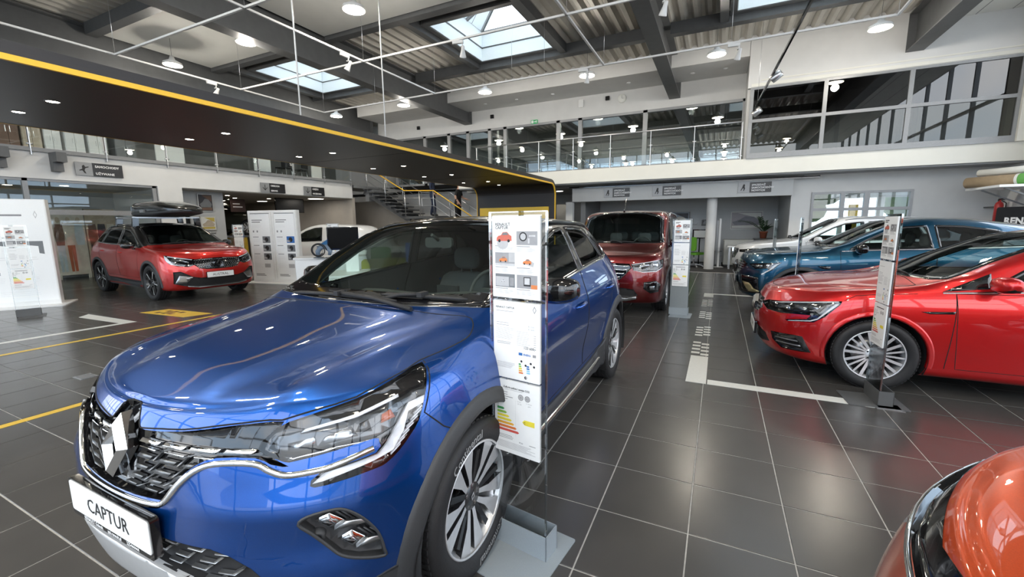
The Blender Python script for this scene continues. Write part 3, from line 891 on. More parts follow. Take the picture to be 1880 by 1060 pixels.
def make_wheel(r, rim, w, style, parent):
    """rim with spokes (the part) and its tyre, disc and cap (sub-parts); outer face looks to -y"""
    m = MB(); m2 = []
    # barrel and lip
    m.lathe([(rim, .004), (rim + .006, 0), (rim + .012, .006), (rim - .002, .02), (rim - .014, .06), (rim - .02, w - .03), (rim + .012, w - .01)], (0, 0, 0), 'y', 48, 0 if style != 'black' else 1)
    def arm(pts, z0, z1, mi=0, side=1, th=.028):
        """one spoke blade: list of (radius, offset) down both edges"""
        n = len(pts)
        rr = [math.hypot(a, b) for a, b in pts]
        dep = lambda q: .012 + .03 * (1 - min(1, q / rim)) ** 1.5 * 1.0
        f = []
        v = [(a, dep(q) , b) for (a, b), q in zip(pts, rr)] + [(a, dep(q) + th, b) for (a, b), q in zip(pts, rr)]
        m.add(v, [tuple(range(n))], mi); m.add(v, [(i, (i + 1) % n, n + (i + 1) % n, n + i) for i in range(n)], side)
    def rot(p, a): return (p[0] * math.cos(a) - p[1] * math.sin(a), p[0] * math.sin(a) + p[1] * math.cos(a))
    if style == 'blade5':
        for k in range(5):
            a0 = 2 * PI * k / 5
            for s in (-1, 1):
                sh = [(.040, .004 * s), (.10, .012 * s), (rim - .003, .016 * s), (rim - .008, .100 * s), (.12, .044 * s), (.05, .026 * s)]
                arm([rot(p, a0) for p in sh], 0, 0, 0)
            sh = [(.05, -.012), (rim - .03, -.014), (rim - .03, .014), (.05, .012)]
            arm([rot(p, a0 + PI / 5) for p in sh], 0, 0, 1)
    elif style == 'multi':
        for k in range(5):
            a0 = 2 * PI * k / 5
            for o, ww in ((-.115, .009), (-.042, .0115), (.042, .0115), (.115, .009)):
                c = o * 1.0
                sh = [(.055, c * .28 - ww), (rim - .004, c * .95 - ww * 1.1), (rim - .004, c * .95 + ww * 1.1), (.055, c * .28 + ww)]
                arm([rot(p, a0) for p in sh], 0, 0, 0)
    elif style in ('five', 'black'):
        for k in range(5):
            a0 = 2 * PI * k / 5
            sh = [(.05, -.030), (.12, -.022), (rim - .004, -.052), (rim - .004, -.012), (.13, .010), (rim - .006, .040), (rim - .006, .068), (.10, .032), (.05, .028)]
            arm([rot(p, a0) for p in sh], 0, 0, 0 if style == 'five' else 1)
            if style == 'black':
                sh = [(.09, -.018), (rim - .01, -.046), (rim - .01, -.018), (.10, -.006)]
                v = [(p[0], .008, p[1]) for p in [rot(p, a0) for p in sh]]
                m.add(v, [(0, 1, 2, 3)], 0)
    else:
        for k in range(9):
            a0 = 2 * PI * k / 9
            sh = [(.05, -.014), (rim - .004, -.022), (rim - .004, .022), (.05, .014)]
            arm([rot(p, a0) for p in sh], 0, 0, 0)
    m.lathe([(.001, .030), (.058, .030), (.064, .038), (.064, .08), (.001, .08)], (0, 0, 0), 'y', 24, 1 if style in ('blade5', 'black') else 0)
    for k in range(5):
        a = 2 * PI * (k + .5) / 5
        m.lathe([(.001, .03), (.009, .03), (.009, .06)], (.048 * math.cos(a), 0, .048 * math.sin(a)), 'y', 8, 2)
    wheel = m.build('wheel', [M_ALLOY, M_DARKALLOY, M_DISC], parent)
    t = MB()
    sw = .012
    prof = [(rim + .008, .008), (rim + .02, -.004), (rim + .045, -.014), (r - .035, -.014), (r - .018, -.008), (r - .006, .008), (r - .001, .024)]
    half = list(prof)
    g = []
    for c in (w * .27, w * .5, w * .73):
        g += [(r, c - .006), (r - .008, c - .005), (r - .008, c + .005), (r, c + .006)]
    prof = half + g + [(p[0], w - p[1]) for p in half[::-1]]
    t.lathe(prof, (0, 0, 0), 'y', 64, 0)
    # tread blocks on the shoulders
    for k in range(64):
        a = 2 * PI * k / 64
        for y0, y1 in ((.012, .048), (w - .048, w - .012)):
            c, s = math.cos(a), math.sin(a)
            M = Matrix(((c, 0, -s), (0, 1, 0), (s, 0, c)))
            t.cbox((c * (r - .0005), (y0 + y1) / 2, s * (r - .0005)), (.006, y1 - y0, .022), M=M)
    t.build('tyre', M_RUBBER, wheel)
    d = MB(); d.lathe([(.06, .10), (.15, .10), (.15, .122), (.06, .122)], (0, 0, 0), 'y', 40)
    d.build('brake_disc', M_DISC, wheel)
    k = MB(); k.lathe([(rim - .018, .14), (.02, .14)], (0, 0, 0), 'y', 32); k.build('dust_shield', M_MATTBLK, wheel)
    cp = MB(); vs = []
    for (dx, dz) in ((0, 1), (1, 0), (0, -1), (-1, 0)):
        for sc in (1, .55): vs.append((dx * .013 * sc, .027, dz * .020 * sc))
    cp.add(vs, [(2 * i, 2 * i + 1, (2 * i + 3) % 8, (2 * i + 2) % 8) for i in range(4)])
    cp.build('cap_emblem', M_ALLOY, wheel)
    return wheel
# ------------------------------------------------------------------ the hall
T = .445                                   # floor tile module
TX0, TY0 = -3.1185 * T, 6.6361 * T         # one joint crossing
M_WHITE = mat('white wall paint', (.64, .64, .63), rough=.7, noise=.03, nscale=3, bump=.05)
M_GREYWALL = mat('pale grey wall paint', (.52, .53, .53), rough=.7, noise=.03, nscale=3)
M_WARM = mat('warm grey wall paint', (.42, .38, .33), rough=.7, noise=.04, nscale=3)
M_CREAM = mat('cream band', (.72, .71, .65), rough=.6, noise=.02, nscale=3)
M_STEEL = mat('dark grey painted steel', (.095, .098, .10), rough=.5, noise=.08, nscale=6)
M_STEELMID = mat('grey painted steel', (.20, .205, .21), rough=.45, noise=.06, nscale=8)
M_FRAME = mat('grey aluminium frame', (.27, .275, .28), rough=.4, metal=.3, noise=.05)
M_DECK = mat('corrugated roof sheet', (.50, .48, .43), rough=.5, metal=.2, noise=.08, nscale=2)
M_PANEL = mat('white ceiling board', (.74, .74, .70), rough=.8, noise=.03, nscale=2)
M_ALU = mat('brushed aluminium', (.6, .61, .62), rough=.3, metal=.9, noise=.05)
M_SKYW = mat('skylight lining', (.78, .84, .86), rough=.4, noise=.02)
M_GROUT = mat('pale grout', (.46, .45, .43), rough=.8, noise=.15, nscale=30)
M_YELLOW = mat('yellow strip', (.85, .50, .03), rough=.45, noise=.03)
M_YELPANEL = mat('yellow panel', (.86, .56, .05), rough=.45, noise=.03)
M_PORTAL = mat('anthracite portal cladding', (.018, .015, .015), rough=.45, noise=.08)
M_CARPET = mat('dark carpet', (.045, .043, .043), rough=.95, noise=.3, nscale=200, bump=.3)
M_PANE = glass('clear pane', (.93, .96, .95), refl=.05)
M_MIRPANE = glass('dark tinted pane', (.55, .60, .60), refl=.22)
M_WHITEMETAL = mat('white enamelled metal', (.78, .78, .77), rough=.35, noise=.02)
M_LAMPON = emitter('lamp glow', (1, .86, .62), 42.0)
M_SPOTON = emitter('small spot glow', (1, .9, .75), 26.0)
M_BLKFOIL = mat('black sign face', (.014, .014, .016), rough=.35, noise=.1)
M_WHITETAPE = mat('white floor tape', (.70, .70, .66), rough=.4, noise=.04)
M_YELTAPE = mat('yellow floor tape', (.80, .52, .06), rough=.4, noise=.05)
# tile: dark porcelain, every tile a shade of its own, cloudy mottling and a half-gloss that varies
def tile_mat():
    m = mat('dark porcelain tile', (.05, .048, .046), rough=.3, spec=.5)
    n, l = nodes_of(m); b = n['Principled BSDF']
    tc = n.new('ShaderNodeTexCoord'); g = n.new('ShaderNodeNewGeometry')
    n1 = n.new('ShaderNodeTexNoise'); n1.inputs['Scale'].default_value = 2.2; n1.inputs['Detail'].default_value = 2
    l.new(g.outputs['Position'], n1.inputs['Vector'])
    r = n.new('ShaderNodeValToRGB')
    r.color_ramp.elements[0].position = .2; r.color_ramp.elements[0].color = (.058, .056, .053, 1)
    r.color_ramp.elements[1].position = .85; r.color_ramp.elements[1].color = (.076, .072, .068, 1)
    l.new(n1.outputs['Fac'], r.inputs['Fac']); l.new(r.outputs['Color'], b.inputs['Base Color'])
    mr = n.new('ShaderNodeMapRange'); mr.inputs['To Min'].default_value = .22; mr.inputs['To Max'].default_value = .28
    l.new(n1.outputs['Fac'], mr.inputs['Value']); l.new(mr.outputs['Result'], b.inputs['Roughness'])
    n2 = n.new('ShaderNodeTexNoise'); n2.inputs['Scale'].default_value = 260
    l.new(g.outputs['Position'], n2.inputs['Vector'])
    bp = n.new('ShaderNodeBump'); bp.inputs['Strength'].default_value = .06; bp.inputs['Distance'].default_value = .002
    l.new(n2.outputs['Fac'], bp.inputs['Height']); l.new(bp.outputs['Normal'], b.inputs['Normal'])
    return m
M_TILE = tile_mat()
# floor: a grout bed with tiles laid on it
FX0, FX1, FY0, FY1 = -26.0, 6.2, -4.0, 14.25
floor = struct(MB().box(FX0, FX1, FY0, 20.0, -.12, -.003).build('floor', M_GROUT))
def floor_tiles():
    g = .0034
    box = MB(); a, b_ = -T / 2 + g, T / 2 - g
    box.v = []
    e = .0015
    box.add([(a, a, -.006), (b_, a, -.006), (b_, b_, -.006), (a, b_, -.006), (a, a, -e), (b_, a, -e), (b_, b_, -e), (a, b_, -e), (a + e, a + e, 0), (b_ - e, a + e, 0), (b_ - e, b_ - e, 0), (a + e, b_ - e, 0)],
            [(0, 1, 5, 4), (1, 2, 6, 5), (2, 3, 7, 6), (3, 0, 4, 7), (4, 5, 9, 8), (5, 6, 10, 9), (6, 7, 11, 10), (7, 4, 8, 11), (8, 9, 10, 11)])
    first = box.build('tile', M_TILE, floor, fix=False)
    rest = MB(); cells = []
    inv = CAM.matrix_world.inverted()
    i0 = int((FX0 - TX0) / T) - 1; i1 = int((FX1 - TX0) / T) + 1; j0 = int((FY0 - TY0) / T) - 1; j1 = int((FY1 - TY0) / T) + 1
    for i in range(i0, i1):
        for j in range(j0, j1):
            cx, cy = TX0 + (i + .5) * T, TY0 + (j + .5) * T
            if cx - T / 2 < FX0 or cx + T / 2 > FX1 + .3 or cy + T / 2 > FY1: continue
            p = inv @ Vector((cx, cy, 0))
            seen = p.z < -.3 and abs(p.x / -p.z) < 1.30 and abs(p.y / -p.z) < .76
            under = -2.5 < cx < -1.1 and .9 < cy < 4.6
            cells.append((0 if seen and not under else 1, math.hypot(cx, cy), cx, cy))
    cells.sort()
    for k, (s, d, cx, cy) in enumerate(cells):
        if k == 0: first.location = (cx, cy, 0)
        elif k < 300:
            c = first.copy(); COL.objects.link(c); c.parent = floor; c.location = (cx, cy, 0)
        else: rest.add([(v[0] + cx, v[1] + cy, v[2]) for v in box.v], box.f)
    rest.build('tile', M_TILE, floor, fix=False, kind='stuff')
floor_tiles()
struct(MB().box(-9, 6.2, 14.25, 19, -.004, .006).build('floor_carpet', M_CARPET))
# walls
struct(MB().box(1.84, 6.2, 15.0, 15.15, 0, 2.75).build('wall_back', M_WHITE)) if False else None
def wall_with_hole(name, x0, x1, y, z0, z1, hole, m, th=.15):
    hx0, hx1, hz0, hz1 = hole
    w = MB().box(x0, hx0, y, y + th, z0, z1).box(hx1, x1, y, y + th, z0, z1).box(hx0, hx1, y, y + th, z0, hz0).box(hx0, hx1, y, y + th, hz1, z1)
    return struct(w.build(name, m))
wall_with_hole('wall_back', 1.84, 6.3, 15.0, 0, 2.85, (2.34, 4.58, .95, 2.33), M_WHITE)
# window in the back wall: frame, transoms, six panes, things seen outside
wn = MB()
for x0, x1 in ((2.34, 2.40), (3.02, 3.12), (3.55, 3.67), (4.52, 4.58)): wn.box(x0, x1, 14.97, 15.10, .95, 2.33)
for z0, z1 in ((2.27, 2.33), (1.80, 1.88), (.95, 1.0)): wn.box(2.34, 4.58, 14.975, 15.095, z0, z1)
win = struct(wn.build('window_1', M_FRAME))
for x0, x1 in ((2.40, 3.02), (3.12, 3.55), (3.67, 4.52)):
    for z0, z1 in ((1.0, 1.80), (1.88, 2.27)): MB().box(x0, x1, 15.03, 15.04, z0, z1).build('pane', M_PANE, win)
# room beyond the openings under the gallery
struct(MB().box(-9.2, 2.1, 17.9, 18.05, 0, 2.75).build('wall_office', M_GREYWALL))
struct(MB().box(1.84, 1.99, 15.15, 17.9, 0, 2.75).build('wall_office_side', M_GREYWALL))
struct(MB().box(-9.2, 2.1, 14.9, 18.0, 2.75, 2.85).build('ceiling_office', mat('grey ceiling tile', (.33, .33, .32), rough=.85, noise=.06, nscale=4)))
lint = struct(MB().box(-4.75, 1.84, 14.75, 15.05, 2.26, 2.72).build('wall_lintel', M_GREYWALL))
struct(MB().box(-4.85, 2.45, 14.70, 14.76, 2.72, 2.775).build('trim_1', M_GLOSSBLK))
col = MB().lathe([(.15, .006), (.15, 2.30)], (-.25, 15.2, 0), 'z', 32, 0); struct(col.build('pillar', M_WHITE))
# gallery slab along the back and its white edge
struct(MB().box(-9.0, 6.3, 14.05, 20, 2.84, 3.20).build('slab', M_GREYWALL))
struct(MB().box(-9.0, 6.25, 14.0, 14.06, 2.84, 3.26).build('trim_2', M_CREAM))
struct(MB().box(-9.0, 6.25, 14.06, 14.75, 2.80, 2.85).build('trim_3', M_STEELMID))
# wall above the gallery, bulkhead with small spots, tinted glazing
struct(MB().box(-14.2, .55, 15.5, 15.7, 5.25, 6.6).build('wall_upper', M_WHITE))
bulk = struct(MB().box(-13.9, .48, 14.0, 15.5, 5.98, 6.6).build('ceiling_bulkhead', M_WHITE))
gl = MB()
gx = [-13.2, -11.6, -10.36, -9.44, -8.43, -7.74, -5.55, -4.72, -2.46, .50]
for x in gx: gl.box(x - .07, x + .07, 15.46, 15.60, 3.2, 5.25)
gl.box(-13.2, .55, 15.46, 15.60, 5.17, 5.25); gl.box(-13.2, .55, 15.46, 15.60, 3.2, 3.28)
glz = struct(gl.build('window_2', M_FRAME))
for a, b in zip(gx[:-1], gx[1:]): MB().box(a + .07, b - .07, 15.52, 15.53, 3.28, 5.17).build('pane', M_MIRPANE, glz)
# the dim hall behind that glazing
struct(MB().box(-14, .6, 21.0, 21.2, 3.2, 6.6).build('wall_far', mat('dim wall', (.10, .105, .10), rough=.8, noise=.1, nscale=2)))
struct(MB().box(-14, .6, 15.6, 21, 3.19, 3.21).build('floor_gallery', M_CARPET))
# glazed office box on the right
struct(MB().box(.49, 6.3, 14.0, 14.12, 5.14, 6.6).build('wall_box', M_WHITE))
struct(MB().box(.49, .58, 14.12, 15.5, 3.26, 6.6).build('wall_box_side', M_WHITE))
struct(MB().box(.57, 6.3, 13.985, 14.0, 5.16, 5.24).box(.80, 6.2, 13.985, 14.0, 5.30, 5.33).build('trim_4', M_CREAM))
bx = MB()
mx = [.60, 2.27, 3.97, 5.88]
for x in mx: bx.box(x - .045, x + .045, 13.97, 14.05, 3.26, 5.14)
for z0, z1 in ((3.26, 3.40), (4.22, 4.30), (5.08, 5.14)): bx.box(.56, 5.92, 13.965, 14.055, z0, z1)
bxw = struct(bx.build('window_3', M_FRAME))
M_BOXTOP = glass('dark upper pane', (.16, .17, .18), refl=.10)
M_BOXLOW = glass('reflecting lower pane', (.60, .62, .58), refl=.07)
for a, b in zip(mx[:-1], mx[1:]):
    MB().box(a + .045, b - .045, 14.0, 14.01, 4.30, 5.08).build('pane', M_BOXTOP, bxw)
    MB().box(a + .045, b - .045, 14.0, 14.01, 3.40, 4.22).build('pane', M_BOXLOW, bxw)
struct(MB().box(.58, 6.3, 17.4, 17.5, 3.2, 6.6).build('wall_box_back', mat('box back wall', (.30, .29, .26), rough=.8, noise=.05, nscale=2)))
for x in (3.2, 4.45, 4.75, 5.1): struct(MB().box(x - .05, x + .05, 17.3, 17.4, 3.2, 5.6).build('trim_5', M_STEEL))
struct(MB().box(.58, 6.3, 14.1, 17.4, 5.6, 5.7).build('ceiling_box', M_GREYWALL))
struct(MB().box(6.3, 6.4, 14.0, 17.5, 3.2, 6.6).build('wall_box_right', M_GREYWALL))
struct(MB().box(-14.1, -14.0, 15.7, 21.2, 3.2, 6.6).box(.6, .7, 17.5, 21.2, 3.2, 6.6).build('wall_hall_ends', M_GREYWALL))
struct(MB().box(5.9, 6.3, 13.9, 14.1, 3.26, 5.2).build('wall_box_end', M_CREAM))
# right side: wall pier, then a glazed front that goes on beside and behind the camera
struct(MB().box(6.2, 6.4, 12.6, 15.2, 0, 6.6).build('wall_right', M_WHITE))
fm = MB()
for y in np.arange(-4.0, 12.7, 1.66): fm.box(6.2, 6.3, y - .035, y + .035, 0, 6.4)
for z in (.06, 1.1, 2.9, 4.6, 6.3): fm.box(6.2, 6.3, -4, 12.6, z - .035, z + .035)
struct(fm.build('window_4', M_FRAME))
fm = MB()
for x in np.arange(-26.0, 6.4, 1.7): fm.box(x - .035, x + .035, -4.1, -4.0, 0, 6.4)
for z in (.06, 1.1, 2.9, 4.6, 6.3): fm.box(-26, 6.2, -4.1, -4.0, z - .035, z + .035)
struct(fm.build('window_5', M_FRAME))
# outside: forecourt, a kerb planting and a neighbouring building that the paint mirrors
struct(MB().box(-60, 60, -60, -4.1, -.16, -.10).box(6.4, 60, -4.1, 60, -.16, -.10).build('ground_forecourt', mat('pale forecourt paving', (.55, .54, .51), rough=.8, noise=.15, nscale=.6)))
M_FACADE = mat('neighbour facade', (.42, .41, .39), rough=.8, noise=.1, nscale=.5)
nb = MB().box(-14, 2, -44, -36, -.1, 5.2).box(20, 44, -30, -22, -.1, 6.5)
o = nb.build('neighbour_block', M_FACADE); struct(o)
M_FOLIAGE = mat('foliage', (.055, .10, .035), rough=.8, noise=.4, nscale=6)
def tree(x, y, h, r, label):
    t = thing('tree', label, 'tree', (x, y, -.1), 0, 'trees outside the hall')
    MB().tube([(0, 0, 0), (.05, .02, h * .45), (.0, .05, h * .7)], [.16, .12, .05], 8).build('trunk', mat('bark', (.12, .09, .06), rough=.9, noise=.3), t)
    m = MB(); rnd = random.Random(int(x * 10))
    for k in range(9):
        a = rnd.random() * 6.28; rr = r * (.35 + .45 * rnd.random()); q = (math.cos(a) * r * .5 * rnd.random(), math.sin(a) * r * .5 * rnd.random(), h * (.55 + .4 * rnd.random()))
        m.lathe([(rr * math.cos(u) + .001, rr * .8 * math.sin(u)) for u in np.linspace(-1.57, 1.57, 7)], q, 'z', 9)
    m.build('crown', M_FOLIAGE, t)
tree(3.2, 21.0, 3.6, 1.5, 'leafy tree outside, seen through the back window'); tree(7.2, 22.0, 4.4, 2.0, 'leafy tree outside, right one through the back window')
MB().box(-30, 60, 15.2, 60, -.16, -.10).build('ground_yard', mat('yard paving', (.4, .4, .39), rough=.8, noise=.1, nscale=1), kind='structure')
# things standing outside the back window
t = thing('flag_pillar', 'yellow pillar sign seen through the middle pane of the back window', 'sign', (4.0, 18.0, -.1)); MB().rbox(-.12, .12, -.08, .08, 0, 2.15, .02).build('face', M_YELPANEL, t); MB().box(-.2, .2, -.15, .15, 0, .06).build('base', M_STEEL, t)
t = thing('white_kiosk', 'pale canopy post outside the back window', 'post', (4.75, 18.2, -.1)); MB().box(-.10, .10, -.06, .06, 0, 2.4).build('post', M_WHITEMETAL, t); MB().box(-1.2, 1.6, -.8, .8, 2.4, 2.55).build('canopy', M_GREYWALL, t)
t = thing('back_sign', 'dark fascia board outside with mirrored white letters, low in the back window', 'sign', (4.55, 16.2, 0))
MB().box(-.55, .55, -.02, .02, 1.25, 1.62).box(-.03, .03, -.02, .02, -.1, 1.3).build('board', M_BLKFOIL, t)
tm = MB(); text_mesh(tm, 'RENAULT', .17, lambda a, b: (-a, -.026, 1.38 + b), bold=.004); tm.build('board_lettering', M_WHITEPRINT, t, fix=False)
# ------------------------------------------------------------------ roof
HOLES = [(-13.3, -11.1), (-6.65, -4.40), (.08, 2.33)]; HY0, HY1 = 9.2, 11.8; DZ = 6.40
def deck():
    """trapezoid sheeting with its ribs along y, open where the skylights are"""
    m = MB(); p = .30
    xs = np.arange(-26.4, 6.6, p)
    def strip(xa, xb, y0, y1):
        xa_, xb_ = xa, xb
        k0 = int(math.floor((xa + 26.4) / p)); k1 = int(math.ceil((xb + 26.4) / p))
        pts = []
        for k in range(k0, k1):
            x = -26.4 + k * p
            pts += [(x, DZ + .10), (x + .07, DZ), (x + .16, DZ), (x + .23, DZ + .10)]
        pts = [(min(max(a, xa), xb), b) for a, b in pts] + [(xb, DZ + .1)]
        v = [(a, y0, b) for a, b in pts] + [(a, y1, b) for a, b in pts]; n = len(pts)
        m.add(v, [(i, i + 1, n + i + 1, n + i) for i in range(n - 1)])
    strip(-26.4, 6.6, -4.2, HY0); strip(-26.4, 6.6, HY1, 21.2)
    e = [-26.4] + [q for h_ in HOLES for q in h_] + [6.6]
    for a, b in zip(e[::2], e[1::2]): strip(a, b, HY0, HY1)
    return struct(m.build('ceiling', M_DECK, fix=False))
deck()
def roof_top():
    m = MB(); e = [-26.4] + [q for h_ in HOLES for q in h_] + [6.6]
    m.box(-26.4, 6.6, -4.2, HY0, DZ + .13, DZ + .3).box(-26.4, 6.6, HY1, 21.2, DZ + .13, DZ + .3)
    for a, b in zip(e[::2], e[1::2]): m.box(a, b, HY0, HY1, DZ + .13, DZ + .3)
    struct(m.build('ceiling_roof', M_STEEL))
roof_top()
for k, (a, b) in enumerate(HOLES):
    t = struct(MB().box(a - .14, a, HY0 - .14, HY1 + .14, DZ - .12, DZ + .12).box(b, b + .14, HY0 - .14, HY1 + .14, DZ - .12, DZ + .12).box(a, b, HY0 - .14, HY0, DZ - .12, DZ + .12).box(a, b, HY1, HY1 + .14, DZ - .12, DZ + .12).build('window_skylight', M_STEEL))
    s = .02
    for nm, z0, z1, ins in (('lining', DZ - .10, DZ + .24, .0), ('upper_lining', DZ + .27, DZ + .68, .02)):
        c = MB(); i_ = ins
        c.box(a + i_, a + i_ + s, HY0 + i_, HY1 - i_, z0, z1).box(b - i_ - s, b - i_, HY0 + i_, HY1 - i_, z0, z1).box(a + i_, b - i_, HY0 + i_, HY0 + i_ + s, z0, z1).box(a + i_, b - i_, HY1 - i_ - s, HY1 - i_, z0, z1)
        c.build(nm, M_SKYW, t)
    c = MB().box(a, a + .03, HY0, HY1, DZ + .24, DZ + .27).box(b - .03, b, HY0, HY1, DZ + .24, DZ + .27).box(a, b, HY0, HY0 + .03, DZ + .24, DZ + .27).box(a, b, HY1 - .03, HY1, DZ + .24, DZ + .27); c.build('joint', M_STEEL, t)
    # hipped glass lantern on top
    zb, zt = DZ + .68, DZ + 1.25; cx, cy = (a + b) / 2, (HY0 + HY1) / 2
    r0, r1 = (cx, HY0 + .85, zt), (cx, HY1 - .85, zt)
    for p, q in (((a, HY0, zb), r0), ((b, HY0, zb), r0), ((a, HY1, zb), r1), ((b, HY1, zb), r1), (r0, r1), ((a, HY0, zb), (b, HY0, zb)), ((a, HY1, zb), (b, HY1, zb)), ((a, HY0, zb), (a, HY1, zb)), ((b, HY0, zb), (b, HY1, zb)),
                 ((a, HY0 + .87, zb), r0), ((b, HY0 + .87, zb), r0), ((a, HY1 - .87, zb), r1), ((b, HY1 - .87, zb), r1)):
        MB().bar(p, q, .06, .07).build('glazing_bar', M_STEELMID, t)
    for f in ([(a, HY0, zb), (b, HY0, zb), r0], [(a, HY1, zb), (b, HY1, zb), r1], [(a, HY0, zb), r0, r1, (a, HY1, zb)], [(b, HY0, zb), r0, r1, (b, HY1, zb)]):
        MB().add(f, [tuple(range(len(f)))]).build('pane', M_PANE, t, fix=False)
def ibeam(x, y0, y1, zb=5.5, h=.62, w=.34, name='ceiling_beam', m=None):
    b = MB(); tf = .03
    b.box(x - w / 2, x + w / 2, y0, y1, zb, zb + tf).box(x - w / 2, x + w / 2, y0, y1, zb + h - tf, zb + h).box(x - .012, x + .012, y0, y1, zb + tf, zb + h - tf)
    b.box(x - w / 2, x + w / 2, y1, y1 + .02, zb, zb + h)
    return struct(b.build(name, m or M_STEEL))
ibeam(-1.55, -4, 15.46, h=.86); ibeam(-9.4, -4, 15.46, h=.86); ibeam(3.95, -4, 13.97, h=.86); ibeam(-14.2, -4, 15.0, h=.86); ibeam(-20.5, -4, 15.0, h=.86)
# cross beams under the sheeting
for y in (5.6, 8.45, 12.05):
    for x0, x1 in ((-20.3, -14.4), (-14.05, -9.57), (-9.22, -1.72), (-1.37, 3.78)):
        if y == 8.45 or y == 5.6 or y == 12.05: struct(MB().box(x0, x1, y - .11, y + .11, DZ - .28, DZ - .01).build('ceiling_joist', M_STEEL))
for a, b in HOLES:
    for x in (a - .25, b + .25): struct(MB().box(x - .09, x + .09, 8.56, 11.94, DZ - .24, DZ - .01).build('ceiling_joist', M_STEEL))
# white boards between the beams, and the board ceiling on the right
for x0, x1, y0, y1 in ((-13.95, -9.6, 5.75, 8.3), (-9.2, -1.75, -3.5, 8.3), (-13.95, -9.6, 3.0, 5.4) if False else (-20, -14.5, 5.75, 8.3)):
    struct(MB().box(x0, x1, y0, y1, DZ - .20, DZ - .16).build('ceiling_board', M_PANEL))
rb = struct(MB().box(4.15, 6.2, -4, 14.0, 6.12, 6.16).build('ceiling_board', M_PANEL))
for x in np.arange(4.35, 6.2, .6): MB().box(x - .006, x + .006, -4, 14.0, 6.115, 6.122).build('joint', M_STEELMID, rb)
